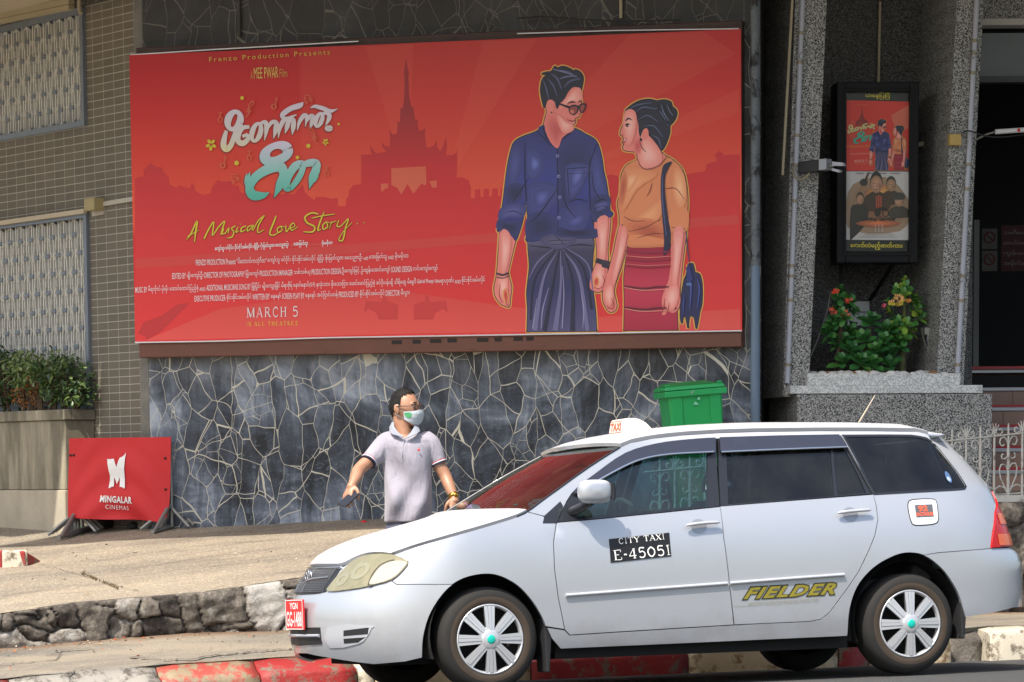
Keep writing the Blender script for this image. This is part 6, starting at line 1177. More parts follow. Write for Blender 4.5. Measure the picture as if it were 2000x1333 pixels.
    a.strokes([[(660, 840, 2), (740, 820, 5), (810, 780, 2)], [(700, 870, 2), (770, 850, 5), (830, 850, 2)], [(640, 770, 2), (680, 790, 4), (740, 790, 2)], [(830, 640, 2), (880, 640, 4), (920, 690, 2)], [(770, 612, 2), (760, 650, 4), (745, 676, 2)], [(860, 820, 3), (926, 828, 4)], [(704, 506, 3), (716, 534, 4), (744, 550, 5), (798, 534, 4), (838, 494, 3)]], (130, 60, 44))
    P([(815, 560), (828, 526), (862, 514), (850, 540), (832, 580), (830, 650), (842, 760), (858, 850), (850, 922), (822, 948), (826, 880), (816, 760), (810, 640)], (34, 34, 66)); a.strokes([[(820, 570, 2), (818, 680, 5), (836, 860, 3)]], (84, 88, 140)); a.strokes([[(928, 836, 3), (934, 910, 6), (944, 992, 4)]], (60, 62, 90))
    for y, h_, c_ in ((930, 8, SKT2), (952, 5, (220, 120, 110)), (968, 8, SKT2), (990, 6, (206, 96, 100)), (1000, 5, SKT2)): a.strokes([[(646, y, h_*.6), (750, y+8, h_), (858, y+2, h_*.6)]], c_)
    for y in (1092, 1190): a.strokes([[(642, y, 5), (730, y+12, 8), (800, y+4, 7), (884, y+6, 5)]], (100, 26, 44)); a.strokes([[(642, y+8, 3), (730, y+20, 4), (880, y+14, 3)]], (230, 150, 140))
    pass
    for pts in ([(630, 840), (648, 870), (630, 960), (600, 1060), (590, 1040), (610, 940)], [(875, 850), (910, 850), (900, 960), (880, 1080), (866, 1060), (872, 940)], [(556, 1110), (580, 1090), (588, 1140), (572, 1180), (552, 1150)], [(840, 1120), (880, 1090), (890, 1140), (870, 1190), (838, 1180)]): P(pts, SKL)
    a.strokes([[(580, 1150, 2), (592, 1176, 4), (586, 1206, 2)], [(558, 1180, 2), (570, 1196, 4), (590, 1196, 2)], [(830, 1150, 2), (826, 1180, 4), (820, 1210, 2)], [(850, 1170, 2), (846, 1196, 4), (836, 1220, 2)]], (176, 66, 74))
    a.strokes([[(930, 1060, 3), (950, 1090, 10), (946, 1200, 4)], [(980, 1060, 3), (990, 1110, 8), (980, 1200, 3)], [(920, 1130, 2), (916, 1180, 6), (914, 1230, 2)]], (66, 78, 150)); a.strokes([[(936, 1004, 20), (950, 1070, 24)]], (44, 52, 118)); a.strokes([[(930, 1084, 12), (954, 1086, 12)]], (80, 120, 170))
    return a
T4 = lambda x, y: (950+x/2.38, 100+y/2.38)
couple(WALL, T4, .0040, .00003).done('couple_print', ban, MB_)
# ------------------------------------------------------------------ red cloth barriers
REDC = mat((196, 38, 42), .7, 0, .08, 4, name='red_cloth'); GALV = mat((140, 140, 136), .5, .5, .25, 12, name='galvanised_leg'); WHP = mat((232, 230, 228), .7, 0, .06, name='white_print')
_g0 = on_surf(235, 1037, zterr); BPL = Plane(_g0, WALL.u)
def cloth_d(u, v, ph=0.):                      # u across 0..1, v down 0..1
    return .012*math.sin(5*u+2.5*v+ph)+.018*v*math.sin(9*u-4*v+ph)*(.4+v)+.013*math.sin(15*v-9*(u-.5)**2*4+ph)*math.sin(math.pi*u)*(.35+v)+.02*v
def barrier(label, shift, back, front):
    dx = shift
    M_ = BPL.M(BPL.at(dx/257, 0, -back)); t = thing('cloth_barrier', M_, label, 'barrier', 'red cloth barriers stacked against the wall')
    tl_, tr_, br_, bl_ = [BPL.ab(x+dx, y, -back) for x, y in ((137, 856.5), (337, 854), (333, 1019), (135, 1013))]
    def at(u, v, off=0.): p = (1-v)*((1-u)*tl_+u*tr_)+v*((1-u)*bl_+u*br_); return BPL.at(p[0], p[1], -back+.02+cloth_d(u, v, back*30)+off)
    nx, ny = 44, 30; b = MB(); V = []
    for j in range(ny+1):
        for i in range(nx+1):
            u, v = i/nx, j/ny
            if j >= ny-1: vv = v+.012*math.sin(7*u+back*9)+(.03*u*u if u < .93 else -.35*(u-.93)*(1 if front else .4))-.02*math.sin(math.pi*u)
            else: vv = v
            uu = u-(.0 if u < .9 else .35*max(0, v-.80)*(u-.9)*(2.5 if front else .5)); V.append(at(uu, vv))
    b.add(V, [(j*(nx+1)+i, (j+1)*(nx+1)+i, (j+1)*(nx+1)+i+1, j*(nx+1)+i+1) for j in range(ny) for i in range(nx)], REDC, True); sh = b.build('cloth', None, t, M_, solid=.006)
    b = MB(); p = [at(0, .0, -.02), at(1, .0, -.02)]; gz = [V3((0, 0, _g0[2]-.0)), 0]
    fl = lambda q: V3((q[0], q[1], zterr(q@US, q@VS)+.02))
    p = [p[0]*.985+p[1]*.015-V3((0, 0, .03))-BPL.n*.03, p[0]*.03+p[1]*.97-V3((0, 0, .03))-BPL.n*.03]; b.tube([fl(p[0]), p[0], p[1], fl(p[1])], .014, 8, GALV); b.build('frame', None, t, M_)
    for q in ((p[0]*.98+p[1]*.02), (p[0]*.02+p[1]*.98)):
        f = fl(q); b = MB()
        for d in (1, -1): b.tube([fl(f+BPL.n*.30*d), f+V3((0, 0, .17))], .016, 6, GALV)
        b.tube([fl(f-BPL.n*.34), fl(f+BPL.n*.34)], .018, 6, GALV); b.tube([fl(f+BPL.u*.20+BPL.n*.1), f+V3((0, 0, .16))], .013, 6, GALV); b.tube([fl(f-BPL.u*.20+BPL.n*.1), f+V3((0, 0, .16))], .013, 6, GALV); b.build('foot', None, t, M_)
    if front:
        T7 = lambda x, y: (x/2.898, 640+y/2.898); a = Art(BPL, T7, -back+.0, 0.)
        A0 = np.stack([tr_-tl_, bl_-tl_], 1); Ai = np.linalg.inv(A0)
        def post(p): q = p-BPL.o; ab = np.array([q@BPL.u, q@BPL.v]); u, v = Ai@(ab-tl_); return BPL.at(ab[0], ab[1], -back+.031+cloth_d(u, v, back*30))
        a.post = post
        a.poly([(617, 744), (632, 746), (656, 743), (664, 765), (672, 792), (682, 760), (691, 738), (708, 730), (718, 720), (724, 707), (722, 750), (718, 800), (719, 860), (721, 905), (717, 912), (704, 903), (690, 902), (689, 870), (688, 846), (680, 868), (672, 886), (664, 866), (655, 846), (655, 880), (655, 900), (640, 902), (630, 911), (625, 905), (630, 870), (632, 840), (625, 805), (620, 770)], (232, 230, 228))
        v, f, _ = glyphs('MINGALAR', .035, 1.08); a.b.add(a._p([p[:2] for p in to_quad(v, (584, 988, 0), (764, 998, 0), (586, 949, 0))]), f, WHP); v, f, _ = glyphs('CINEMAS', 0, 1.25); a.b.add(a._p([p[:2] for p in to_quad(v, (613, 1026, 0), (737, 1035, 0), (614, 1002, 0))]), f, WHP)
        a.done('lettering', sh, M_)
        b = MB(); 
        for u, v in ((.015, .21), (.045, .21), (.95, .25), (.96, .62)): b.lathe(at(u, v, .003), BPL.n, [(0, .003), (.010, .002), (.011, 0)], 10, mat((70, 40, 40), .4, .6, name='eyelet'))
        b.build('eyelets', None, sh, M_)
barrier('red cloth barrier with a white M emblem, front one of the stack', 0, -.10, True)
barrier('red cloth barrier sandwiched between two others, only its right edge showing', 7, .0, False)
barrier('rearmost red cloth barrier, hidden behind the other two against the wall', 14, .12, False)
r = random.Random(8)
def scrap(name, label, cat, px, py, sz, c, h=.03, zf=zterr):
    p = on_surf(px, py, zf); b = MB(); bm = bmesh.new(); bmesh.ops.create_icosphere(bm, subdivisions=2, radius=1)
    b.add([p+US*(v.co.x*sz*(1+.4*math.sin(5*v.co.y+9*v.co.z)))+VS*v.co.y*sz*.5+V3((0, 0, h*.5+v.co.z*h*.5*(1+.5*math.sin(7*v.co.x+4*v.co.y)))) for v in bm.verts], [[q.index for q in f.verts] for f in bm.faces], mat(c, .6, name=name)); bm.free()
    return tag(b.build(name, None, None, Matrix.Translation(Vector(p))), label, cat)
scrap('plastic_scrap', 'small green plastic scrap on the ground under the cloth barrier', 'litter', 161, 1034, .035, (30, 140, 60), .025)
scrap('rubbish_bag', 'dark rubbish bag lying beneath the cloth barrier', 'rubbish', 205, 1032, .12, (52, 48, 50), .10); scrap('rubbish_bag', 'small black bag lying near the right foot of the cloth barrier', 'rubbish', 262, 1035, .05, (34, 32, 32), .06)
scrap('wrapper', 'tiny red wrapper at the foot of the stone wall beside the man', 'litter', 711, 1022, .018, (214, 30, 34), .02); scrap('dry_leaves', 'orange dry leaves at the foot of the planter', 'leaves', 36, 1029, .05, (176, 110, 60), .02); scrap('plank', 'short brown plank end at the foot of the planter', 'plank', 4, 1029, .08, (96, 74, 56), .06)

# ------------------------------------------------------------------ green wheeled bin
GRN = mat((22, 152, 80), .42, 0, .07, 5, name='green_plastic'); GRN_D = mat((18, 132, 70), .5, 0, .1, 5, name='green_plastic_grimy')
bu = unit((math.cos(math.radians(7)), math.sin(math.radians(7)), .076)); bo = at_Y(1298, 766, 25.35)
BIN = Plane(bo, bu, unit(np.cross(np.cross(bu, (0, 0, 1)), bu)*1.)); BIN = Plane(bo, bu, BIN.v if BIN.v[2] > 0 else -BIN.v)
W_, D_ = .445, .50; gzb = -(bo[2]-zterr(bo@US, bo@VS)); MBn = BIN.M(BIN.at(W_/2, gzb, -D_/2))
bn = thing('wheelie_bin', MBn, 'green plastic wheelie bin with closed lid by the stone wall behind the taxi', 'bin')
hx = lambda a0, a1, n0, n1, b0, A0, A1, N0, N1, b1: [BIN.at(a0, b0, n1), BIN.at(a1, b0, n1), BIN.at(a1, b0, n0), BIN.at(a0, b0, n0), BIN.at(A0, b1, N1), BIN.at(A1, b1, N1), BIN.at(A1, b1, N0), BIN.at(A0, b1, N0)]
b = MB(); b.hexa(hx(.06, W_-.06, -D_+.10, -.08, gzb+.05, .028, W_-.028, -D_+.03, -.025, -.012), GRN); b.build('bin_body', None, bn, bevel=.02, seg=3)
b = MB()
for a in (.085, .36): b.hexa(hx(a-.035+.0, a+.035, -.075, -.06, gzb+.08, a-.04, a+.04, -.026, -.016, -.014), GRN)
b.build('front_rib', None, bn, bevel=.006)
b = MB(); b.box(BIN, 0, W_, -.043, 0., -D_, 0., GRN); b.build('rim', None, bn, bevel=.006)
b = MB(); b.hexa(hx(.004, W_-.006, -D_-.02, -.006, .003, .012, W_-.022, -D_, -.016, .034), GRN); b.hexa(hx(.03, W_-.05, -D_, -.05, .036, .055, W_-.13, -D_+.06, -.14, .060), GRN_D); b.build('lid', None, bn, bevel=.008, seg=3)
b = MB(); b.box(BIN, .008, .05, .034, .046, -.05, -.012, GRN); b.box(BIN, W_-.065, W_-.03, .034, .048, -.05, -.012, GRN); b.build('lid_grip', None, bn, bevel=.004)
b = MB(); 
STK = mat((120, 196, 160), .6, name='peeled_sticker'); b.prism(BIN, [(.20, -.105), (.215, -.082), (.235, -.102), (.234, -.108)], -.022, -.0135, STK); b.prism(BIN, [(.232, -.072), (.25, -.075), (.248, -.055), (.236, -.056)], -.0185, -.0125, STK)
b.build('sticker', None, bn)
b = MB(); b.prism(BIN, [(.185, -.03), (.2, -.022), (.21, -.012), (.205, -.004), (.195, -.012), (.186, -.016)], -.002, .0012, mat((130, 150, 136), .7, name='scuffed_lock')); b.build('lock', None, bn)
for a in (.03, W_-.03): 
    b = MB(); b.lathe(BIN.at(a, gzb+.09, -D_+.04), BIN.u, [(0, -.03), (.09, -.03), (.1, -.02), (.1, .02), (.09, .03), (0, .03)], 24, RUB); b.build('wheel', None, bn)

# ------------------------------------------------------------------ wrought-iron railing on the terrace edge
FEN = m_paint('white_railing_paint', (190, 188, 180), .41, (120, 112, 100), .5, 14)
fv = 22.06; fs0, fs1 = s_at(1262, fv), s_at(2420, fv)
FPx = Plane(sv(0, fv), US); railz = lambda s: FPx.ab(1935, 853)[1]+.088*(s-FPx.ab(1935, 853)[0])
ftl = thing('iron_railing', MS, 'white wrought-iron railing with scrolls and spiked tops along the terrace edge', 'railing')
b = MB(); b.tube([sv(fs0, fv, railz(fs0)), sv(fs1, fv, railz(fs1))], .010, 8, FEN, flat=.6); b.build('rail', None, ftl); b = MB(); b.tube([sv(fs0, fv, zterr(fs0, fv)+.14), sv(fs1, fv, zterr(fs1, fv)+.14)], .007, 8, FEN, flat=.7); b.build('rail', None, ftl)
b = MB(); n = 30
for i in range(n):
    s0, s1 = fs0+(fs1-fs0)*i/n, fs0+(fs1-fs0)*(i+1)/n; b.hexa([sv(s0, fv-.08, zterr(s0, fv)-.1), sv(s1, fv-.08, zterr(s1, fv)-.1), sv(s1, fv+.08, zterr(s1, fv)-.1), sv(s0, fv+.08, zterr(s0, fv)-.1), sv(s0, fv-.07, zterr(s0, fv)+.045), sv(s1, fv-.07, zterr(s1, fv)+.045), sv(s1, fv+.07, zterr(s1, fv)+.045), sv(s0, fv+.07, zterr(s0, fv)+.045)], m_paint('white_base_paint', (204, 200, 190), .42, (150, 140, 124)) if i == 0 else b.mats[0])
b.build('base_beam', None, ftl)
def scroll(cx, cz, r0, a0, turns, s, w=.0055, grow=.35, n=14):     # a C-scroll in the railing plane
    P = []
    for i in range(n+1): t = i/n; rr = r0*(1-(1-grow)*t); ang = a0+turns*2*math.pi*t; P.append((cx+rr*math.cos(ang), cz+rr*math.sin(ang)))
    return P
sl = .088
def lay(P, s): return [sv(s+x, fv, railz(s)+z+sl*x) for x, z in P]
pitch = .1085; kind = 0; s = s_at(1942, fv)-pitch*24
while s < fs1:
    if s > fs0+.02:
        zb = zterr(s, fv)+.03-railz(s); b = MB()
        if kind % 2 == 0:                      # plain bar under a crown of spikes
            b.tube(lay([(.0, zb), (0, .04)], s), .0085, 6, FEN)
            for x in (-.034, -.012, .012, .034): b.tube(lay([(x*.2, .02), (x*.5, .045), (x, .075+.012*(abs(x) < .02))], s), [.007, .0065, .003], 6, FEN)
            for sg in (1, -1): b.tube(lay([(sg*.006, .035), (sg*.02, .012), (sg*.045, .008), (sg*.062, .02), (sg*.06, .042), (sg*.045, .046), (sg*.04, .036)], s), .0055, 6, FEN)
            b.build('baluster', None, ftl)
        else:
            b.tube(lay([(0, zb), (0, -.09)], s), .011, 6, FEN); b.tube(lay([(0, -.09), (0, .05), (0, .078)], s), [.009, .007, .005], 6, FEN); b.lathe(sv(s, fv, railz(s)+.08), (0, 0, 1), [(0, .01), (.008, .004), (.009, -.002), (0, -.01)], 8, FEN)
            for sg in (1, -1):
                b.tube(lay([(sg*.004, -.06), (sg*.015, -.03), (sg*.035, -.012), (sg*.06, -.02), (sg*.068, -.045), (sg*.055, -.07), (sg*.038, -.072), (sg*.034, -.062)], s), .0055, 6, FEN)
                b.tube(lay([(sg*.006, -.15), (sg*.03, -.165), (sg*.05, -.158), (sg*.052, -.135), (sg*.04, -.128)], s), .0055, 6, FEN)
                b.tube(lay([(sg*.006, -.24), (sg*.014, -.216), (sg*.03, -.20), (sg*.055, -.20), (sg*.068, -.23), (sg*.06, -.29), (sg*.03, -.35), (sg*.004, -.39)], s), .0055, 6, FEN)
                b.tube(lay([(sg*.005, -.40), (sg*.03, -.36), (sg*.065, -.345), (sg*.1, -.36), (sg*.106, -.38)], s), .0055, 6, FEN)
            b.build('baluster', None, ftl)
    s += pitch; kind += 1
# ------------------------------------------------------------------ poster case between the piers; no lamp, its poster inks are brightened
CP = Plane(RP.at(.3, 0, -.42), (math.cos(math.radians(4)), math.sin(math.radians(4)), 0)); cM = CP.M(CP.at(*CP.ab(1713, 516)))
cs_ = thing('poster_case', cM, 'tall black glazed case holding two film posters between the speckled piers', 'display case')
cb = lambda x, y, o=0.: CP.ab(x, y, o)
k0, k1 = cb(1634, 514), cb(1795, 160); CASE = mat((22, 22, 24), .6, 0, .15, name='case_black', spec=.25)
i0, i1 = cb(1650, 492, -.03), cb(1776, 176, -.03)
b = MB()
for a0, a1, z0_, z1_ in ((k0[0], i0[0], k0[1], k1[1]), (i1[0], k1[0], k0[1], k1[1]), (i0[0], i1[0], k0[1], i0[1]), (i0[0], i1[0], i1[1], k1[1])): b.box(CP, a0, a1, z0_, z1_, -.30, 0, CASE)
b.box(CP, i0[0], i1[0], i0[1], i1[1], -.30, -.045, CASE); b.build('case_body', None, cs_, bevel=.008)
b = MB(); t_ = .02
for a0, a1, z0_, z1_ in ((k0[0]+.05, k0[0]+.05+t_, k0[1]+.05, k1[1]-.05), (k1[0]-.05-t_, k1[0]-.05, k0[1]+.05, k1[1]-.05), (k0[0]+.05+t_, k1[0]-.05-t_, k0[1]+.05, k0[1]+.05+t_), (k0[0]+.05+t_, k1[0]-.05-t_, k1[1]-.05-t_, k1[1]-.05)): b.box(CP, a0, a1, z0_, z1_, 0.001, .008, CASE)
b.build('door_frame', None, cs_, bevel=.003)
b = MB(); b.box(CP, i0[0]+.01, i0[0]+.03, cb(0, 585)[1], k0[1], -.34, -.30, CASE); b.hexa([CP.at(*p) for p in ((i1[0]-.22, k0[1]-.25, -.50), (i1[0]-.19, k0[1]-.25, -.50), (i1[0]-.19, k0[1]-.25, -.53), (i1[0]-.22, k0[1]-.25, -.53), (i1[0]-.12, k0[1]-.01, -.10), (i1[0]-.09, k0[1]-.01, -.10), (i1[0]-.09, k0[1]-.01, -.14), (i1[0]-.12, k0[1]-.01, -.14))], CASE); b.build('bracket', None, cs_)
a = Art(CP, lambda x, y: (x, y), -.0445, .0004)
a.poly([(1651, 177), (1777, 178), (1777, 199), (1651, 196)], (34, 38, 30)); a.poly([(1649, 469), (1774, 470), (1774, 492), (1649, 491)], (28, 30, 26))
a.text('ယနေ့ပြပြီ', (1690, 194), (1738, 195), (1690, 180.5), (216, 196, 44), .02); a.text('နောက်လဲမည့်ဇာတ်ကား', (1661, 488), (1763, 489), (1661, 472.5), (216, 196, 44), .03); a.done('caption_strips', cs_, cM)
# upper poster
zp0, zp1 = cb(0, 334)[1], cb(0, 196)[1]
PB = m_gradz('small_poster_print', [(0, (226, 62, 52)), (.4, (244, 80, 58)), (.7, (240, 94, 64)), (1, (208, 60, 50))], zp0, zp1)
a = Art(CP, lambda x, y: (x, y), -.043, .0003); a.poly([(1651, 196), (1777, 199), (1775, 334), (1650, 334)], PB)
a.poly([(1740, 226), (1776, 205), (1776, 250), (1752, 262)], (222, 108, 84)); a.poly([(1683.5, 205), (1685, 222), (1688, 232), (1694, 236), (1697, 246), (1670, 246), (1673, 237), (1679, 232), (1682, 222)], (150, 40, 36)); a.text('Frenzo Production Presents', (1674, 206), (1694, 206), (1674, 204), (200, 150, 70))
a.text('A Musical Love Story..', (1652, 291), (1703, 289), (1653, 284), (214, 150, 50), 0, 1, .3); a.text('ကျော်သူ ဝင်ဝိုင်း စိုင်းစိုင်းခမ်းလှိုင်', (1660, 303), (1702, 302), (1660, 299.5), (232, 200, 190)); a.serif('MARCH 5', (1669, 318), (1693, 317.5), (1669, 312.5), (232, 214, 200), .3); a.serif('IN ALL THEATRES', (1670, 321.5), (1692, 321.5), (1670, 319.4), (220, 160, 90), .3)
po = a.done('poster', cs_, cM)
title(CP, lambda x, y: (1655.5+(x-785)*.057, 240.6+(y-472)*.0495), -.0405, .0002).done('title_lettering', po, cM)
couple(CP, lambda x, y: (1694+x*.081, 227.3+y*.0815), -.0400, .00002).done('couple_print', po, cM)
# lower poster: four men over a fiery street
zq0, zq1 = cb(0, 469)[1], cb(0, 335)[1]
PG = m_gradz('grey_poster_print', [(0, (214, 208, 208)), (.18, (168, 136, 118)), (.34, (186, 124, 94)), (.6, (224, 198, 168)), (.85, (228, 228, 242)), (1, (214, 216, 234))], zq0, zq1)
T8 = lambda x, y: (1600+x/3.333, 140+y/3.333)
a = Art(CP, T8, -.043, .0001); a.poly([(170, 650), (583, 652), (580, 1098), (165, 1096)], PG)
sf = a.soft
sf([(250, 760), (420, 720), (520, 800), (560, 900), (500, 1010), (250, 1010), (210, 900)], (176, 150, 128), (150, 100, 70)); sf([(340, 800), (400, 760), (470, 800), (400, 840)], (190, 120, 70), (250, 190, 110), 6, 1.6, .2)
def face(x, y, w, h, hair=(40, 34, 32), skin=(206, 154, 122), capc=None):
    a.poly([(x-w*.42, y+h*.7), (x+w*.42, y+h*.7), (x+w*1.1, y+h*1.3), (x+w*.9, y+h*2.), (x-w*.9, y+h*2.), (x-w*1.1, y+h*1.3)], (74, 54, 42) if not capc else (70, 62, 50), 2)
    a.ell(x, y, w*.5, h*.78, hair); a.soft([(x+w*.46*math.cos(t), y+h*.14+h*.62*math.sin(t)) for t in np.linspace(0, 2*math.pi, 17)[:-1]], tuple(int(c*.78) for c in skin), skin, 4, 1., .5)
    if capc: a.poly([(x-w*.6, y-h*.1), (x-w*.5, y-h*.8), (x+w*.4, y-h*.85), (x+w*.6, y-h*.1)], capc, 2)
    a.strokes([[(x-w*.27, y+h*.05, h*.035), (x-w*.1, y+h*.07, h*.045)], [(x+w*.12, y+h*.07, h*.045), (x+w*.28, y+h*.05, h*.035)], [(x-w*.12, y+h*.50, h*.035), (x+w*.14, y+h*.50, h*.035)]], (84, 58, 48)); a.soft([(x+w*.2, y), (x+w*.42, y+h*.1), (x+w*.36, y+h*.5), (x+w*.2, y+h*.6)], skin, tuple(int(c*.7) for c in skin), 3, 1., .5); a.strokes([[(x+w*.04, y+h*.06, h*.03), (x+w*.1, y+h*.28, h*.06), (x-.04*w, y+h*.3, h*.03)]], tuple(int(c*.7) for c in skin))
a.poly([(235, 850), (250, 790), (270, 740), (300, 690), (320, 655), (330, 660), (312, 715), (318, 740), (290, 765), (262, 830)], (160, 122, 92), 2); a.ell(290, 722, 26, 24, (54, 48, 44)); a.strokes([[(300, 715, 12), (318, 658, 8)]], (34, 32, 32))
face(372, 722, 82, 92); face(468, 732, 66, 66, skin=(190, 146, 112)); face(266, 826, 52, 52); face(520, 838, 64, 56, capc=(64, 62, 56)); a.poly([(205, 890), (240, 870), (300, 868), (320, 920), (300, 1000), (215, 1090), (200, 1090)], (54, 48, 44), 2)
a.strokes([[(374, 812, 8), (374, 890, 8)], [(388, 806, 8), (388, 888, 8)], [(402, 812, 8), (402, 886, 8)]], (196, 90, 60)); a.ell(380, 922, 20, 22, (44, 36, 32)); a.ell(432, 922, 20, 22, (44, 36, 32), 0, 6); a.strokes([[(368, 905, 10), (410, 890, 14), (440, 905, 10)]], (50, 40, 36)); sf([(270, 990), (380, 965), (500, 990), (380, 1010)], (150, 90, 66), (240, 130, 80), 5, 1.3, .2)
a.text('Original Gangster', (276, 984), (502, 980), (276, 946), (40, 38, 40), .03, .95); a.serif('III', (360, 1043), (416, 1042), (360, 1000), (210, 206, 210), .1)
for i, y in enumerate((1054, 1064, 1074, 1084)): a.text('STARRING AND INTRODUCING THE PLAYERS OF THE PICTURE', (310-i*18, y), (466+i*14, y), (310-i*18, y-5), (70, 62, 60))
for x0, x1 in ((240, 292), (320, 352), (388, 440), (464, 526)): a.text('NAMES', (x0, 668), (x1, 668), (x0, 659), (60, 60, 70), .02)
a.done('poster', cs_, cM)
b = MB(); b.box(CP, i0[0], i1[0], i0[1], i1[1], -.03, -.026, m_glass('case_glass', (.97, .98, .97), 1., .05, 1.12, 0.)); b.build('glass_pane', None, cs_)
# little notice behind the plants, on the recess wall
NPL = Plane(RP.at(0, 0, -.985), RP.u); M_ = NPL.M(NPL.at(*NPL.ab(1678, 612))); a = Art(NPL, lambda x, y: (x, y), .0, .003)
b = MB(); c0_, c1_ = NPL.ab(1656, 636), NPL.ab(1698, 589); b.box(NPL, c0_[0], c1_[0], c0_[1], c1_[1], -.012, .0, mat((206, 208, 204), .5, name='white_board')); a.off = .002; a.b = b; a.text('တံတွေးမထွေးရ', (1655, 614), (1697, 614.5), (1655, 606), (40, 40, 46), .02)
tag(b.build('notice_board', None, None, M_), 'small white notice with one line of black script behind the plants', 'notice')

# ------------------------------------------------------------------ pipes, boxes, lamps, cables
def pipe(name, label, cat, pl, pts, r, m, off, couplers=(), mc=None, group=None):
    P = [pl.px(x, y, off) for x, y in pts]; t = thing(name, Matrix.Translation(Vector(P[-1])), label, cat, group)
    b = MB(); b.tube(P, r, 14, m); b.build('pipe_run', None, t)
    for y in couplers:
        (x0, y0), (x1, y1) = pts[0], pts[-1]; x = x0+(x1-x0)*(y-y0)/(y1-y0); c_ = pl.px(x, y, off); d = unit(P[-1]-P[0]); b = MB()
        b.tube([c_-d*.012, c_+d*.012], r*1.16, 14, mc or m); b.build('pipe_clamp', None, t)
    return t
STRAP = mat((150, 140, 118), .5, .3, name='pipe_strap')
p1_ = pipe('water_pipe', 'white plastic pipe running down the pier left of the poster case', 'pipe', RP, [(1569, -60), (1567.5, 0), (1537.5, 749)], .019, PVC, -.098, (65, 122, 265, 323, 393, 520, 540, 587, 713), STRAP, 'white pipes on the piers')
p2_ = pipe('water_pipe', 'white plastic pipe running down the pier beside the doorway', 'pipe', RP, [(1911, -60), (1908, 0), (1870, 729)], .019, PVC, -.098, (80, 105, 143, 322, 370, 540, 588, 713), STRAP, 'white pipes on the piers')
for t_, pts in ((p1_, ((1569, 110), (1561, 330))), (p2_, ((1898, 106), (1880, 330), (1874, 543)))):
    for x, y in pts: c_ = RP.px(x, y, -.08); b = MB(); b.tube([c_+RP.u*.03*math.cos(q)+RP.v*(.03*math.sin(q)) for q in np.linspace(.4, 5.8, 14)], .004, 6, GALV); b.build('wire_tie', None, t_)
strip('trim', RP, (1555.5, -20), (1535.5, 340), .017, .02, BEIGE, -.119, bld)
dpp = pipe('downpipe', 'grey blue downpipe with peeling black paint at the right end of the stone wall', 'downpipe', WALL, [(1475, -60), (1475, 990)], .034, mat((104, 122, 142), .5, 0, .15, 3, name='blue_grey_pipe'), -.06)
b = MB(); b.tube([WALL.px(1475, -60, -.06), WALL.px(1475, 520, -.06)], .0355, 14, m_paint('peeling_black_paint', (22, 22, 24), .56, (112, 118, 124), .5, 5)); b.build('painted_length', None, dpp)
pipe('downpipe', 'thin dark pipe above the billboard near its left end', 'pipe', WALL, [(466, -60), (468, 72)], .012, mat((60, 58, 54), .6, name='dark_pipe'), -.105); pipe('downpipe', 'thin beige pipe above the billboard near its right end', 'pipe', WALL, [(1212, -60), (1213, 36)], .012, BEIGE, -.105)
pipe('waste_pipe', 'short beige pipe at the top corner of the upper window grille', 'pipe', TILEP, [(155, -60), (155, 18), (158, 27)], .016, mat((176, 164, 144), .5, name='beige_pipe'), .07)
def boxthing(name, label, cat, pl, x0, y0, x1, y1, off, d, m, bev=.006, extra=None):
    c0_, c1_ = pl.ab(x0, y1, off+d), pl.ab(x1, y0, off+d); M_ = pl.M(pl.at((c0_[0]+c1_[0])/2, (c0_[1]+c1_[1])/2, off)); b = MB(); b.box(pl, c0_[0], c1_[0], c0_[1], c1_[1], off, off+d, m); o = b.build(name, None, None, M_, bevel=bev); return tag(o, label, cat)
boxthing('junction_box', 'beige junction box on the brown tiled wall between the two grilles', 'junction box', TILEP, 164, 386, 183, 413, .0, .10, mat((160, 146, 104), .5, name='yellowed_box'))
strip('conduit', TILEP, (199, 400), (265, 389), .034, .02, mat((176, 170, 158), .5, name='pale_conduit'), .001); tag(bpy.data.objects['conduit'], 'pale flat conduit from the junction box to the billboard', 'conduit')
strip('conduit', TILEP, (183, 417), (205, 413), .05, .015, mat((176, 170, 158), .5, name='pale_conduit'), .001); tag(bpy.data.objects['conduit.001'], 'short pale conduit stub below the beige junction box', 'conduit')
cv = boxthing('security_camera', 'small white security camera peeping out at the left edge of the billboard', 'camera', TILEP, 257, 371, 264, 380, .02, .04, mat((214, 214, 210), .4, name='camera_white')); 
jb = boxthing('junction_box', 'yellow junction box on the pier right of the poster case', 'junction box', RP, 1855, 262, 1878, 284, -.11, .06, mat((190, 160, 90), .5, name='yellow_box'))
strip('conduit', Plane(RP.at(0, 0, -.5), RP.u), (1796, 281), (1853, 267), .03, .02, BEIGE, -.3); tag(bpy.data.objects['conduit.002'], 'beige conduit leading to the yellow junction box', 'conduit')
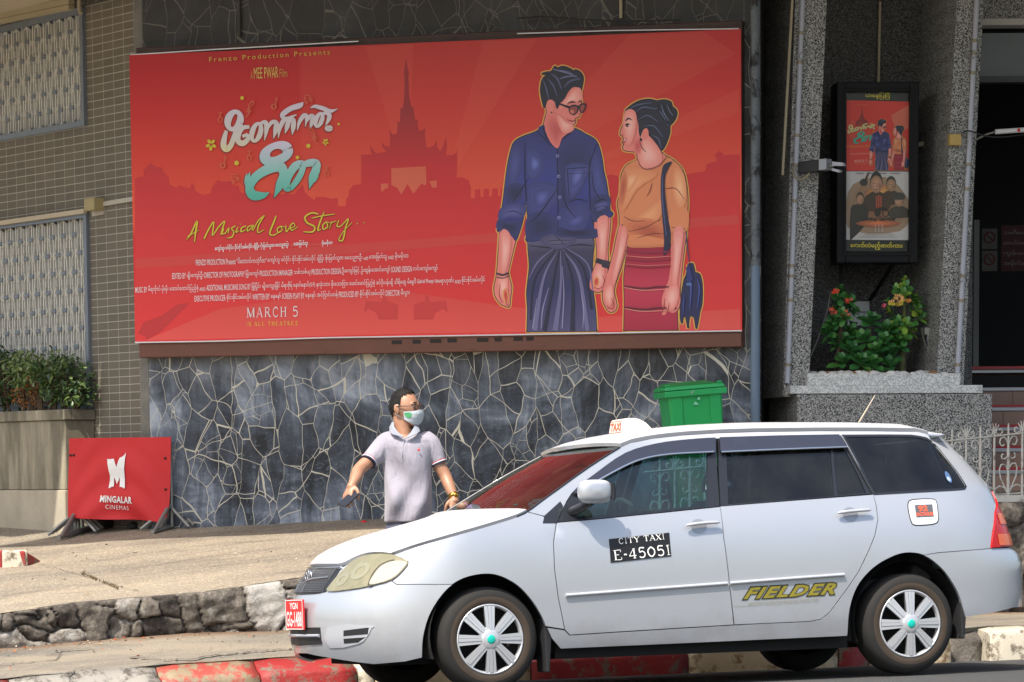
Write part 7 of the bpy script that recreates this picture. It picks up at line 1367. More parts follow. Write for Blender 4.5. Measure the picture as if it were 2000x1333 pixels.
# flood lamp on the left pier
fl_ = thing('flood_lamp', RP.M(RP.px(1565, 335, -.1)), 'black flood lamp with grey front on an arm from the left pier', 'lamp')
LP = Plane(RP.px(1565, 331, -.02), (math.cos(math.radians(-32)), math.sin(math.radians(-32)), .05)); b = MB(); b.box(LP, .0, .16, -.035, .05, -.05, .05, BLACK); b.build('lamp_body', None, fl_, bevel=.006)
b = MB(); b.box(LP, .162, .225, -.028, .052, -.048, .048, mat((150, 154, 160), .4, .3, name='grey_lamp_front')); b.build('lamp_front', None, fl_, bevel=.005)
b = MB(); b.tube([LP.at(.22, 0, 0), LP.at(.26, .0, 0)], .012, 8, GALV); b.hexa([LP.at(*p) for p in ((.255, -.002, .012), (.35, -.012, .018), (.35, -.012, -.018), (.255, -.002, -.012), (.255, .028, .012), (.34, .012, .018), (.34, .012, -.018), (.255, .028, -.012))], PVC); b.hexa([LP.at(*p) for p in ((.25, -.035, .012), (.31, -.055, .018), (.31, -.055, -.018), (.25, -.035, -.012), (.255, -.018, .012), (.325, -.042, .018), (.325, -.042, -.018), (.255, -.018, -.012))], PVC); b.build('sensor', None, fl_)
b = MB(); b.tube([LP.at(.0, 0, -.03), RP.px(1556, 330, -.11)], .015, 8, GALV); b.tube(cr([tuple(LP.at(.09, -.04, .04)), tuple(LP.at(.02, -.075, .02)), tuple(LP.at(-.05, -.05, 0)), tuple(LP.at(-.08, .02, -.03))], 5), .006, 6, BEIGE); b.build('lamp_arm', None, fl_)
# white strip lamp in the doorway
sl_ = thing('strip_lamp', RP.M(RP.px(1960, 262, .1)), 'white strip lamp with a red dot hanging across the doorway', 'lamp'); q0, q1 = RP.px(1944, 258, .1), RP.px(2060, 250, .1)
b = MB(); b.tube([q0, q1], .018, 8, mat((214, 214, 216), .4, name='lamp_white')); b.build('lamp_tube', None, sl_); b = MB(); b.tube(cr([tuple(q0+V3((.0, 0, .0))), tuple(RP.px(1925, 264, .02)), tuple(RP.px(1903, 275, -.08))], 5), .008, 6, GALV); b.tube(cr([tuple(RP.px(1877, 262, -.06)), tuple(RP.px(1892, 256, -.04)), tuple(RP.px(1925, 266, .03)), tuple(RP.px(1960, 268, .1)), tuple(RP.px(2010, 262, .1))], 5), .006, 6, BLACK); b.build('lamp_cable', None, sl_)
b = MB(); b.lathe((q0*.62+q1*.38)+RP.n*.018, RP.n, [(0, .004), (.011, .003), (.012, 0)], 12, mat((220, 30, 30), .4, name='red_dot')); b.build('indicator', None, sl_)
# socket post and cables in the planter
SP = Plane(RP.at(0, 0, -.4), RP.u); so = thing('socket_post', SP.M(SP.px(1817, 728)), 'small grey socket box on a white pipe beside the flowering plants', 'socket')
b = MB(); b.tube([SP.px(1818, 728), SP.px(1813, 652)], .010, 8, mat((176, 182, 190), .5, name='pale_pipe')); b.build('post', None, so); b = MB(); c0_, c1_ = SP.ab(1805, 654), SP.ab(1821, 640); b.box(SP, c0_[0], c1_[0], c0_[1], c1_[1], -.04, .02, mat((160, 160, 152), .5, name='socket_grey')); b.build('socket_box', None, so, bevel=.004)
def cable(label, pts, m, r=.006): P = cr(pts, 5); b = MB(); b.tube(P, r, 6, m); tag(b.build('cable', None, None, Matrix.Translation(Vector(P[0]))), label, 'cable')
GCAB = mat((110, 108, 104), .6, name='grey_cable')
cable('grey cable drooping at the left of the red flowering plant', [tuple(SP.px(x, y)) for x, y in ((1583, 697), (1600, 655), (1615, 610), (1622, 572))], GCAB); cable('grey cable hanging from the socket box to the pier', [tuple(SP.px(x, y)) for x, y in ((1800, 640), (1806, 670), (1822, 705), (1835, 718), (1852, 725))], GCAB); cable('black cable down the recess wall behind the yellow flowering plant', [tuple(NPL.px(x, y, .02)) for x, y in ((1783, 520), (1785, 560), (1793, 600), (1800, 660))], BLACK)
cable('dark cable along the top of the billboard', [tuple(WALL.px(x, y, -.03)) for x, y in ((1010, 36), (1060, 33), (1120, 37), (1200, 41), (1330, 40))], BLACK)
# signs inside the foyer, its darkness put into their colours
IS = Plane(DP.at(0, 0, -1.6), (1, 0, 0))
for y0, lab in ((447, 'upper'), (490, 'lower')):
    c0_, c1_ = IS.ab(1918, y0+40), IS.ab(1948, y0); b = MB(); b.box(IS, c0_[0], c1_[0], c0_[1], c1_[1], -.01, 0, mat((70, 68, 64), .8, name='sign_card')); cx_, cz_ = (c0_+c1_)/2
    rr = .042; b.tube([IS.at(cx_+rr*math.cos(t), cz_+.012+rr*math.sin(t), .004) for t in np.linspace(0, 2*math.pi, 21)[:-1]], .005, 5, mat((90, 24, 24), .8, name='sign_red'), closed=True); b.tube([IS.at(cx_-rr*.7, cz_+.012+rr*.7, .004), IS.at(cx_+rr*.7, cz_+.012-rr*.7, .004)], .004, 5, b.mats[1]); b.box(IS, cx_-.03, cx_+.025, cz_+.008, cz_+.016, 0, .003, BLACK)
    tag(b.build('prohibition_sign', None, None, IS.M(IS.at(cx_, cz_))), f'{lab} of two dim prohibition signs inside the dark doorway', 'sign')
c0_, c1_ = IS.ab(1955, 530), IS.ab(2040, 440); b = MB(); b.box(IS, c0_[0], c1_[0], c0_[1], c1_[1], -.01, 0, mat((52, 14, 16), .8, name='dimmed_red_board')); a = Art(IS, lambda x, y: (x, y), .003, 0); a.b = b
for i, s_ in enumerate(('သတိပေးချက်', 'ဆေးလိပ်မသောက်ရ', 'ကွမ်းမစားရ', 'အမှိုက်မပစ်ရ')): a.text(s_, (1960, 462+i*20), (2030, 462+i*20), (1960, 449+i*20), (96, 80, 78))
tag(b.build('warning_board', None, None, IS.M(IS.at(*((c0_+c1_)/2)))), 'red board with pale script inside the dark doorway', 'sign')

# ------------------------------------------------------------------ plants
def leaf(b, p, d, nrm, L, W, m, fold=.25, droop=.2):
    d = unit(d); side = unit(np.cross(d, nrm)); up = unit(np.cross(side, d)); T_ = [(0, .12), (.3, .7), (.62, 1.), (.86, .8), (1., .15)]; vs = []
    for t, w in T_:
        c = p+d*L*t-up*droop*L*t*t; vs += [c-side*W*.5*w+up*fold*W*.5*w, c, c+side*W*.5*w+up*fold*W*.5*w]
    fs = []
    for i in range(4): k = 3*i; fs += [(k, k+1, k+4, k+3), (k+1, k+2, k+5, k+4)]
    b.add(vs, fs, m, True)
def rosette(b, c, axis, n, L, W, mats, r, spread=(.25, 1.35)):
    axis = unit(axis); x = unit(np.cross(axis, (0.3, .9, .1))); y = np.cross(axis, x)
    for i in range(n):
        t = i*2.39996; e = spread[0]+(spread[1]-spread[0])*i/n; d = math.sin(e)*(math.cos(t)*x+math.sin(t)*y)+math.cos(e)*axis
        k = .62+.38*i/n; leaf(b, c+axis*(.03-.05*i/n), d, axis, L*k*r.uniform(.85, 1.1), W*k*r.uniform(.85, 1.1), r.choice(mats), .25, .22)
LG = [m_leaf('broad_leaf', (58, 116, 58), (78, 140, 70)), m_leaf('broad_leaf', (66, 124, 58), (96, 150, 70)), m_leaf('broad_leaf', (48, 102, 54), (66, 124, 64))]; LY = [m_leaf('yellowing_leaf', (124, 160, 56), (186, 194, 78)), m_leaf('light_leaf', (96, 150, 60), (146, 180, 70)), LG[1], LG[0]]
STEM = mat((92, 76, 58), .8, 0, .3, 30, bump=.5, name='thorny_stem'); STEMG = mat((96, 104, 62), .8, 0, .3, 24, name='greenish_stem')
PP = Plane(RP.at(0, 0, -.42), RP.u)
def bloom(b, c, n, cols, r, rad=.03):
    for _ in range(n):
        q = c+V3((r.uniform(-1, 1)*rad, r.uniform(-1, 1)*rad*.8, r.uniform(-1, 1)*rad*.7)); ax = unit((r.uniform(-.6, .6), -1, r.uniform(-.2, .9))); x = unit(np.cross(ax, (0, 0, 1))); y = np.cross(ax, x); m = mat(r.choice(cols), .6, 0, .15, name='petal')
        for a0 in (0, math.pi): 
            vs = [q]+[q+.014*(math.cos(a0+t)*x+math.sin(a0+t)*y)+ax*.005*math.cos(2*t) for t in np.linspace(-1.3, 1.3, 6)]; b.add(vs, [(0, i, i+1) for i in range(1, 6)], m, True)
def potplant(label, px, base, top, w, mats, seed, flowers=(), stem=STEM, lean=0, stemtop=.55, n=26, crown0=.35):
    r = random.Random(seed); B = PP.px(px, base); H = PP.ab(px, top)[1]-PP.ab(px, base)[1]; t = thing('flowering_plant', Matrix.Translation(Vector(B)), label, 'plant')
    b = MB(); b.tube([B-V3((0, 0, .05)), B+RP.u*lean*.3+V3((0, 0, H*.3)), B+RP.u*lean+V3((0, 0, H*stemtop)), B+RP.u*lean+V3((0, 0, H*.85))], [.024, .021, .018, .01], 8, stem); bm = b.build('stem', None, t); b = MB()
    for _ in range(120): z = r.uniform(.01, H*stemtop*.8); q = r.uniform(0, 6.3); c = B+RP.u*(lean*z/(H*stemtop))+V3((math.cos(q)*.019, math.sin(q)*.019, z)); b.tube([c, c+V3((math.cos(q)*.014, math.sin(q)*.014, .004))], [.003, .0006], 4, mat((150, 140, 124), .8, name='thorn'))
    b.build('thorns', None, bm)
    b = MB(); 
    for i in range(n):
        f = crown0+(1-crown0)*(i+.5)/n; env = w*math.sin(math.pi*min(1, (f-crown0+.12)/(1-crown0+.2)))**.7; q = r.uniform(0, 6.283); rr = env*r.uniform(.35, 1.)
        c = B+RP.u*(lean+rr*math.cos(q))+V3((0, rr*math.sin(q)*.8, H*f-.05)); rosette(b, c, (math.cos(q)*.9, math.sin(q)*.7-.35, .75), r.randint(6, 9), .082, .052, mats, r, (.35, 1.6))
    rosette(b, B+RP.u*lean+V3((0, 0, H*.97)), (0, -.2, 1), 9, .07, .045, mats, r); b.build('leaves', None, t)
    b = MB()
    for x, y, n_, cols, rad in flowers: bloom(b, PP.px(x, y, w*.9), n_, cols, r, rad)
    if flowers: b.build('blossom', None, t)
RD = [(206, 70, 44), (190, 84, 60), (216, 96, 66)]; YL = [(222, 190, 84), (226, 176, 110), (214, 196, 70)]
potplant('thorny stemmed plant with clusters of red flowers, left in the granite planter', 1637, 728, 567, .115, LG, 21, [(1632, 570, 5, [(226, 70, 40)], .018), (1657, 588, 5, RD, .016), (1626, 606, 6, RD, .032), (1650, 612, 5, RD, .026)], lean=.02, n=24)
potplant('thorny stemmed plant with yellow and peach flowers, right in the granite planter', 1761, 728, 550, .125, LY, 33, [(1755, 579, 6, [(232, 176, 110), (226, 160, 96)], .026), (1757, 590, 8, YL, .03), (1742, 591, 6, YL, .02), (1773, 588, 4, [(222, 150, 70)], .015), (1728, 597, 3, [(220, 90, 110)], .012)], STEMG, .02, n=26, crown0=.38)
r = random.Random(77); B = PP.px(1693, 728, .05); t = thing('leafy_plant', Matrix.Translation(Vector(B)), 'low bushy dark green plant without flowers between the two flowering plants', 'plant'); b = MB()
for x, y, o, n_ in ((1700, 632, .0, 14), (1735, 650, .02, 13), (1690, 668, .08, 13), (1715, 690, .14, 14), (1740, 700, .05, 11), (1662, 690, .08, 12), (1680, 712, .14, 12), (1705, 716, .16, 12), (1650, 672, .02, 10), (1755, 676, .03, 10), (1728, 672, .10, 12), (1660, 655, .0, 9), (1645, 712, .1, 9), (1740, 718, .12, 9)): rosette(b, PP.px(x, y, o), (r.uniform(-.4, .4), -.55, .8), n_, .115, .07, LG, r, (.2, 1.45))
b.build('leaves', None, t); b = MB()
for x, y in ((1700, 640), (1735, 660), (1690, 676), (1660, 690), (1715, 700)): b.tube([B+V3((0, 0, -.03)), (B+PP.px(x, y))/2+V3((0, 0, -.04)), PP.px(x, y)], [.014, .011, .007], 6, STEMG); 
b.build('stems', None, t)
# clipped shrubs in the left planter
SHL = [m_leaf('shrub_leaf', (44, 70, 34), (72, 100, 50)), m_leaf('shrub_leaf', (26, 46, 24), (48, 72, 36)), m_leaf('shrub_leaf', (70, 96, 48), (112, 132, 72))]; SHP = [m_leaf('pale_shrub_leaf', (96, 112, 70), (150, 160, 110)), SHL[2]]; DEAD = [m_leaf('dead_leaf', (140, 86, 40), (176, 112, 56)), m_leaf('dead_leaf', (110, 70, 40), (150, 96, 54))]
SPl = Plane(TILEP.at(0, 0, off*.55), TILEP.u)
def shrub(label, name, blobs, mats, n, seed, ll=.05):
    r = random.Random(seed); c = SPl.px(blobs[0][0], 802); t = thing(name, Matrix.Translation(Vector(c)), label, 'shrub'); b = MB()
    for bx, by, rx, ry in blobs:
        C = SPl.px(bx, by); RX, RZ = rx/255/.56, ry/250
        for _ in range(int(n*rx*ry/900)):
            v = V3((r.gauss(0, 1), r.gauss(0, 1), r.gauss(0, 1))); v = v/np.linalg.norm(v)*r.uniform(.45, 1.08)**.6*(1+.18*math.sin(5*v[0]+3*v[2])*math.cos(4*v[1])); q = C+TILEP.u*v[0]*RX+TILEP.n*v[1]*min(RX, .2)+V3((0, 0, v[2]*RZ))
            leaf(b, q, (v[0]*.7+r.uniform(-.6, .6), v[1]-.4+r.uniform(-.6, .6), r.uniform(-.5, .8)), (r.uniform(-.5, .5), -.5, 1), ll*r.uniform(.7, 1.2), ll*.42, r.choice(mats), .2, .3)
    b.build('leaves', None, t); b = MB()
    for bx, by, rx, ry in blobs:
        for _ in range(5): b.tube([SPl.px(bx+r.uniform(-.3, .3)*rx, 803), SPl.px(bx+r.uniform(-.5, .5)*rx, by+ry*.3), SPl.px(bx+r.uniform(-.8, .8)*rx, by-ry*.5)], [.01, .008, .004], 5, mat((84, 66, 48), .9, name='twig'))
    b.build('stem', None, t)
shrub('dense dark green shrub at the far left of the concrete planter', 'shrub', [(12, 740, 36, 58), (-30, 735, 40, 62)], SHL[:2], 300, 1)
shrub('pale variegated shrub in the middle of the concrete planter', 'shrub', [(68, 735, 34, 40), (52, 716, 24, 28)], [*SHP, SHL[2]], 300, 2)
shrub('rounded green shrub at the right end of the concrete planter', 'shrub', [(128, 745, 40, 50), (104, 725, 26, 34), (145, 772, 24, 26)], SHL, 300, 3)
shrub('withered orange brown shrub low in the concrete planter', 'dead_shrub', [(62, 772, 24, 28), (78, 752, 16, 16)], DEAD, 230, 4, .04)
b = MB(); r = random.Random(4)
for _ in range(150):                            # dry grass in the terrace crack
    t_ = r.random(); x, y = 165+(200-165)*t_+r.uniform(-12, 40)*.9, 0; x = 160+r.random()*70; y = 1122+(x-160)*.42+r.uniform(-2, 2); p = on_surf(x, y, zterr); b.add([p, p+US*.006, p+US*r.uniform(-.02, .02)+V3((0, 0, r.uniform(.01, .028)))], [(0, 1, 2)], mat((92, 78, 52), .9, name='dry_grass'))
tag(b.build('dry_grass', None, None, MS), 'thin tufts of dry grass growing in the paving crack', 'grass', kind='stuff')

# small litter and grit on the paving
b = MB(); r = random.Random(91); cols = [mat(c, .9, name='grit') for c in ((150, 112, 66), (92, 70, 48), (190, 180, 164), (70, 64, 58), (170, 84, 40))]
for _ in range(230):
    if r.random() < .55: s, v, zf = r.uniform(4.6, 8.), 21.55+.36*r.random()**.5, zpath
    elif r.random() < .5: s, v, zf = r.uniform(4.4, 8.), r.uniform(20.7, 21.6), zpath
    else: s, v, zf = r.uniform(4.9, 8.5), r.uniform(22.1, 26.), zterr
    p = sv(s, v, zf(s, v)+.006); a_ = r.uniform(0, 6.3); L_ = r.uniform(.006, .018); d = US*math.cos(a_)+VS*math.sin(a_); e = np.cross((0, 0, 1), d); up = V3((0, 0, r.uniform(.002, .010)))
    b.add([p-d*L_, p+e*L_*.5+up, p+d*L_, p-e*L_*.5+up*.3], [(0, 1, 2, 3)], r.choice(cols))
tag(b.build('ground_litter', None, None, MS), 'dry leaf bits and grit scattered on the path and paving', 'litter', kind='stuff')
# ------------------------------------------------------------------ the man on the path
YM = 22.25
def W(px, py, dy=0.): return at_Y(px, py, YM+dy)
def merged(name, parts, voxel, mats, parent, smooth=6, matfn=None, M=None):
    """one continuous surface grown from overlapping solids (voxel remesh), then relaxed"""
    b = MB()
    for q in parts: b.add(q[0], q[1])
    me = bpy.data.meshes.new('tmp'); me.from_pydata(b.v, [], b.f); o = bpy.data.objects.new('tmp', me); COL.objects.link(o)
    md = o.modifiers.new('r', 'REMESH'); md.mode = 'VOXEL'; md.voxel_size = voxel; md2 = o.modifiers.new('s', 'SMOOTH'); md2.factor = .5; md2.iterations = smooth
    dg = bpy.context.evaluated_depsgraph_get(); m2 = o.evaluated_get(dg).to_mesh(); V = [tuple(v.co) for v in m2.vertices]; Fs = [list(p.vertices) for p in m2.polygons]; o.evaluated_get(dg).to_mesh_clear(); bpy.data.objects.remove(o)
    b = MB(); b.add(V, Fs, mats[0], True)
    if matfn:
        for m in mats: b.m(m)
        VV = np.array(V)
        for i, f in enumerate(Fs): b.mi[i] = matfn(VV[f].mean(0))
    return b.build(name, None, parent, M)
def tubep(pts, rs, n=14, flat=1.):
    b = MB(); q = cr([(*map(float, p), r_) for p, r_ in zip(pts, rs)], 4) if len(pts) > 2 else [(*p, r_) for p, r_ in zip(pts, rs)]
    q = [q[0]]+q+[q[-1]]; P = [V3(p[:3]) for p in q]; P[0] = P[0]-unit(P[2]-P[1])*q[0][3]*.55; P[-1] = P[-1]+unit(P[-2]-P[-3])*q[-1][3]*.55
    R_ = [q[0][3]*.55]+[p[3] for p in q[1:-1]]+[q[-1][3]*.55]; b.tube(P, R_, n, None, True, False, flat); return b.v, b.f
def ellip(c, ax, n=20):                          # ax: three half-axis vectors
    vs = []; fs = []; c = V3(c)
    for i in range(n+1):
        for j in range(2*n): t, p = math.pi*i/n, math.pi*j/n; vs.append(c+ax[2]*math.cos(t)+math.sin(t)*(ax[0]*math.cos(p)+ax[1]*math.sin(p)))
    for i in range(n):
        for j in range(2*n): fs.append((i*2*n+j, (i+1)*2*n+j, (i+1)*2*n+(j+1) % (2*n), i*2*n+(j+1) % (2*n)))
    return vs, fs
def loft_rings(rings, n=28):                     # rings: (left point, right point, depth half, centre depth shift)
    vs = []
    for l, r_, d, *sh in rings:
        l, r_ = V3(l), V3(r_); c = (l+r_)/2+V3((0, sh[0] if sh else 0, 0)); h = (r_-l)/2
        for k in range(n): t = 2*math.pi*k/n; ct, st = math.cos(t), math.sin(t); vs.append(c+h*math.copysign(abs(ct)**.8, ct)+V3((0, 1, 0))*d*math.copysign(abs(st)**.85, st))
    m = len(rings); fs = [(i*n+k, i*n+(k+1) % n, (i+1)*n+(k+1) % n, (i+1)*n+k) for i in range(m-1) for k in range(n)]+[tuple(range(n))[::-1], tuple(range((m-1)*n, m*n))]
    return vs, fs
gm = on_surf(800, 1262, lambda s, v: zpath(s, v)); FEET = V3((W(797, 1000)[0], YM, zpath(W(797, 1000)@US, W(797, 1000)@VS)))
man = thing('person', Matrix.Translation(Vector(FEET)), 'man in a pale grey polo shirt, glasses and white face mask, phone in hand', 'person')
def m_skin():
    k = NT('skin'); n1 = k.noise(14, 5, .6); c = k.mix(k.ramp(n1, [(.35, 0.), (.7, 1.)]), lin((152, 110, 86)), lin((168, 125, 100))); k.col(c).set(Roughness=.48, Subsurface_Weight=.12, Subsurface_Scale=.01); k.bump(k.noise(120, 4), .15, .002); return k.mat
SKIN = m_skin()
# head frame
HC = W(790, 797); ya = math.radians(62); HF = V3((math.sin(ya), -math.cos(ya), -.03)); HU = V3((.04, 0, 1)); HS = unit(np.cross(HF, HU)); HF = unit(HF); HU = unit(np.cross(HS, HF))     # forward, up, his left
HS = -np.cross(HU, HF)*-1; HS = unit(np.cross(HU, HF))
def H(f, s, u): return HC+HF*f+HS*s+HU*u
FAR = 1 if HS[1] > 0 else -1                      # which sign of the side axis points away from the viewer
def headpts():
    vs, fs = ellip((0, 0, 0), (V3((1, 0, 0)), V3((0, 1, 0)), V3((0, 0, 1))), 26); out = []
    for v in vs:
        f, s, u = v; F_, S_, U_ = f*.094, s*.074, u*.112
        if u < 0: S_ *= 1-.30*(-u)**1.3; F_ = F_*(1-.10*(-u))+.016*(-u)*(1 if f > 0 else .0); F_ += (.012*(-u) if f < 0 else 0)
        if u > .0 and f > .2: F_ -= .010*u*f
        if f < 0: F_ *= 1.04
        out.append(H(F_, S_, U_))
    return out, fs
parts = [headpts()]
parts += [ellip(H(.094, 0, -.022), (HF*.020, HS*.014, HU*.022)), ellip(H(.090, 0, .0), (HF*.014, HS*.010, HU*.028)), ellip(H(.080, 0, -.062), (HF*.020, HS*.026, HU*.016)), ellip(H(.075, 0, -.096), (HF*.024, HS*.028, HU*.018)), ellip(H(.082, .030, .026), (HF*.010, HS*.024, HU*.009)), ellip(H(.082, -.030, .026), (HF*.010, HS*.024, HU*.009))]
for sg in (1, -1):
    parts += [ellip(H(-.008, sg*.077, -.010), (HF*.017, HS*.007, HU*.030)), ellip(H(-.018, sg*.082, -.004), (HF*.012, HS*.006, HU*.026)), ellip(H(-.006, sg*.075, -.034), (HF*.009, HS*.006, HU*.010))]
nb = W(790, 866); parts += [tubep([H(-.02, 0, -.05), (H(-.02, 0, -.05)+nb)/2+V3((0, -.005, 0)), nb], [.054, .054, .068])]
sh_l, sh_r = W(760, 866), W(831, 866)
parts += [loft_rings([(W(760, 1100), W(838, 1100), .10), (W(757, 1000), W(838, 1000), .10), (W(759, 920), W(834, 920), .10), (W(762, 885), W(828, 885), .108), (W(764, 866), W(822, 866), .100), (W(768, 852), W(814, 852), .078)])]
el_l, wr_l = W(703, 916, -.14), W(688.5, 946, -.25); el_r, wr_r = W(868, 927, -.02), W(887, 972, -.10)
parts += [tubep([sh_l, (sh_l+el_l)/2, el_l, el_l*.5+wr_l*.5, wr_l], [.040, .042, .040, .037, .027]), tubep([sh_r, (sh_r+el_r)/2, el_r, el_r*.5+wr_r*.5, wr_r], [.040, .042, .039, .036, .027])]
# hands: palm, four fingers of different length, thumb from the side of the palm
def hand(w, tip_dir, out, palm, lens, spread, curl, thumb, r0=.0092):
    """w wrist, tip_dir pointing along the palm, out = direction across the palm (towards the little finger), palm = palm-side normal"""
    t, o, p = unit(tip_dir), unit(out), unit(palm); L = []
    c = w+t*.050; L.append(ellip(c, (t*.052, o*.038, p*.017))); L.append(tubep([w-t*.01, w+t*.03], [.026, .030], 14))
    for i, (ln, cu) in enumerate(zip(lens, curl)):
        k = w+t*(.088-.006*abs(i-1.2))+o*(-.030+.0205*i); d = unit(t+o*spread*(i-1.5)); pts = [k-d*.015, k]; a_ = 0
        for seg in (.45, .32, .23): a_ += cu; dd = unit(d*math.cos(a_)+p*math.sin(a_)); pts.append(pts[-1]+dd*ln*seg)
        L.append(tubep(pts, [r0*1.05, r0*1.1, r0, r0*.92, r0*.78], 10))
    k = w+t*.025-o*.030+p*.006; pts = [k, k+unit(thumb[0])*.034, k+unit(thumb[0])*.034+unit(thumb[1])*.030, k+unit(thumb[0])*.034+unit(thumb[1])*.030+unit(thumb[2])*.024]
    L.append(tubep(pts, [r0*1.5, r0*1.25, r0*1.1, r0*.85], 10)); return L
tdl = unit(W(674, 981, -.31)-wr_l)
ol = unit(V3((-.62, .35, -.30))); ol = unit(ol-tdl*(ol@tdl)); pl_ = unit(np.cross(tdl, ol)); pl_ = pl_ if pl_@V3((.2, .3, -1)) > 0 else -pl_
HL = hand(wr_l, tdl, ol, pl_, [.070, .078, .072, .056], .10, [.30, .34, .38, .42], (unit(-ol*.8+tdl*.7+pl_*.3), unit(tdl*.9-ol*.2+pl_*.45), unit(tdl*.8+pl_*.6)))
tdr = unit(W(889, 998, -.13)-wr_r); orr = V3((.75, .6, 0)); orr = unit(orr-tdr*(orr@tdr)); pr_ = unit(np.cross(tdr, orr)); pr_ = pr_ if pr_[0] < 0 else -pr_
HR = hand(wr_r, tdr, orr, pr_, [.068, .076, .070, .055], .04, [.62, .66, .68, .70], (unit(-orr*.6+tdr*.8+pr_*.3), unit(tdr*.9+pr_*.5), unit(tdr*.7+pr_*.8)))
parts += HL+HR
for sg, dx in ((-1, -.085), (1, .085)):
    hip = W(797, 1085)+V3((dx, 0, 0)); kn = FEET+V3((dx*1.25, -.02+sg*.03, .46)); an = FEET+V3((dx*1.3, .02+sg*.06, .08)); parts += [tubep([hip, (hip+kn)/2, kn, (kn+an)/2, an], [.085, .072, .056, .052, .036]), ellip(an+V3((0, -.07, -.045)), (V3((.042, 0, 0)), V3((0, .115, 0)), V3((0, 0, .036))))]
body = merged('body', parts, .0055, [SKIN], man, 3)
# face details
EYW, EYD = mat((222, 216, 208), .25, 0, 0, name='eye_white'), mat((34, 22, 18), .2, 0, 0, name='iris'); BROWH = mat((44, 36, 32), .8, 0, .1, name='brow_hair')
for sg in (1, -1):
    b = MB(); v, f = ellip(H(.083, sg*.031, .010), (HF*.0085, HS*.0125, HU*.0065), 10); b.add(v, f, EYW, True); v, f = ellip(H(.0895, sg*.031, .010), (HF*.003, HS*.005, HU*.005), 8); b.add(v, f, EYD, True); b.build('eye', None, man)
    b = MB(); b.tube([H(.094, sg*.014, .030), H(.093, sg*.030, .035), H(.080, sg*.048, .031)], [.003, .0045, .002], 6, BROWH, flat=1); b.build('eyebrow', None, man)
# hair: a close cap over crown, sides and back
def m_hair():
    k = NT('short_black_hair'); n1 = k.noise(140, 3, .7, src=k.mapping((1, 1, .35))); k.col(k.ramp(n1, [(.3, lin((10, 10, 10))), (.6, lin((24, 22, 21))), (.8, lin((52, 48, 46)))])).set(Roughness=.75, Specular_IOR_Level=.25); k.bump(n1, .6, .004); return k.mat
hv, hf = headpts(); loc = [((V3(v)-HC)@HF, (V3(v)-HC)@HS, (V3(v)-HC)@HU) for v in hv]
def hairy(p):
    f, s, u = p; lim = np.interp(u, [-.085, -.055, -.03, -.012, .012, .03, .05, .066, .085, .115], [-.075, -.055, -.040, -.020, .014, .022, .012, .018, .058, .10]); return f < lim and u > -.078
rr = random.Random(5); b = MB(); keep = [i for i, p in enumerate(loc) if hairy(p)]; ks = set(keep); off_h = [V3(v)+unit(V3(v)-HC)*(.0035+.003*rr.random()+(.005 if p[2] > .06 else 0)) for v, p in zip(hv, loc)]
b.add(off_h, [f for f in hf if sum(i in ks for i in f) >= 3], m_hair(), True); 
for _ in range(1500):                            # short strands so that the outline is not smooth
    i = rr.choice(keep); n_ = unit(V3(hv[i])-HC); q = off_h[i]+V3([rr.uniform(-.004, .004) for _ in range(3)])-n_*.003; d = unit(n_*.6+HU*-.15-HF*.3+V3([rr.uniform(-.4, .4) for _ in range(3)])); t_ = unit(np.cross(d, n_))*.0016; b.add([q-t_, q+t_, q+d*rr.uniform(.005, .010)], [(0, 1, 2)], b.mats[0])
b.build('hair', None, man, solid=0)
# glasses and mask
b = MB(); GLF = mat((40, 30, 28), .3, .3, .05, name='spectacle_frame')
for sg in (1, -1):
    b.tube([H(.104-.012*math.cos(t)*0-.10*(abs(.033+.023*math.cos(t))-.01)**1.2*1.0, sg*(.033+.023*math.cos(t)), .006+.016*math.sin(t)) for t in np.linspace(0, 2*math.pi, 25)[:-1]], .0027, 6, GLF, closed=True)
    b.tube([H(.103-.10*.046**1.2, sg*.056, .012), H(.060, sg*.080, .010), H(-.010, sg*.083, .006)], .0028, 6, GLF)
b.tube([H(.104, -.010, .010), H(.108, 0, .013), H(.104, .010, .010)], .0017, 5, GLF); b.build('glasses', None, man)
def m_mask(): k = NT('mask_cloth'); k.col(k.mix(k.noise(30, 4), lin((162, 170, 178)), lin((176, 182, 188)))).set(Roughness=.85); k.bump(k.noise(260, 2), .2, .002); return k.mat
def mk(u, v, o=0.):                              # u -1..1 across, v 0 top .. 1 bottom
    a_ = abs(u); fw = np.interp(v, [0, .25, .55, .85, 1], [.110, .118, .114, .102, .088]); sd = .072*math.sin(a_*math.pi/2)**.95*(1-.12*v); f = fw*(1-a_**2.3)+(.036)*a_**2.3
    u_ = np.interp(v, [0, 1], [-.010-.016*a_**1.2, -.108+.038*a_**1.5]); return H(f+o, math.copysign(sd+o*a_*2, u), u_+.002*math.sin(14*v+4*u))
b = MB(); nu, nv = 30, 14; V = [mk(-1+2*i/nu, j/nv, .004) for j in range(nv+1) for i in range(nu+1)]; b.add(V, [(j*(nu+1)+i, j*(nu+1)+i+1, (j+1)*(nu+1)+i+1, (j+1)*(nu+1)+i) for j in range(nv) for i in range(nu)], m_mask(), True); mask = b.build('face_mask', None, man, solid=.002)
near = -FAR; LEAFP = mat((70, 150, 96), .7, 0, .4, 60, name='leaf_print'); b = MB(); pts = [(near*(.97-.30*i/5), j/5) for j in range(6) for i in range(6)]
V = [mk(u, .10+.62*v*(1-.25*abs((abs(u)-.8)/.2)), .0062) for u, v in pts]; b.add(V, [(j*6+i, j*6+i+1, (j+1)*6+i+1, (j+1)*6+i) for j in range(5) for i in range(5) if (i, j) not in ((4, 0), (4, 4), (0, 4))], LEAFP, True); b.build('leaf_print', None, mask)
b = MB()
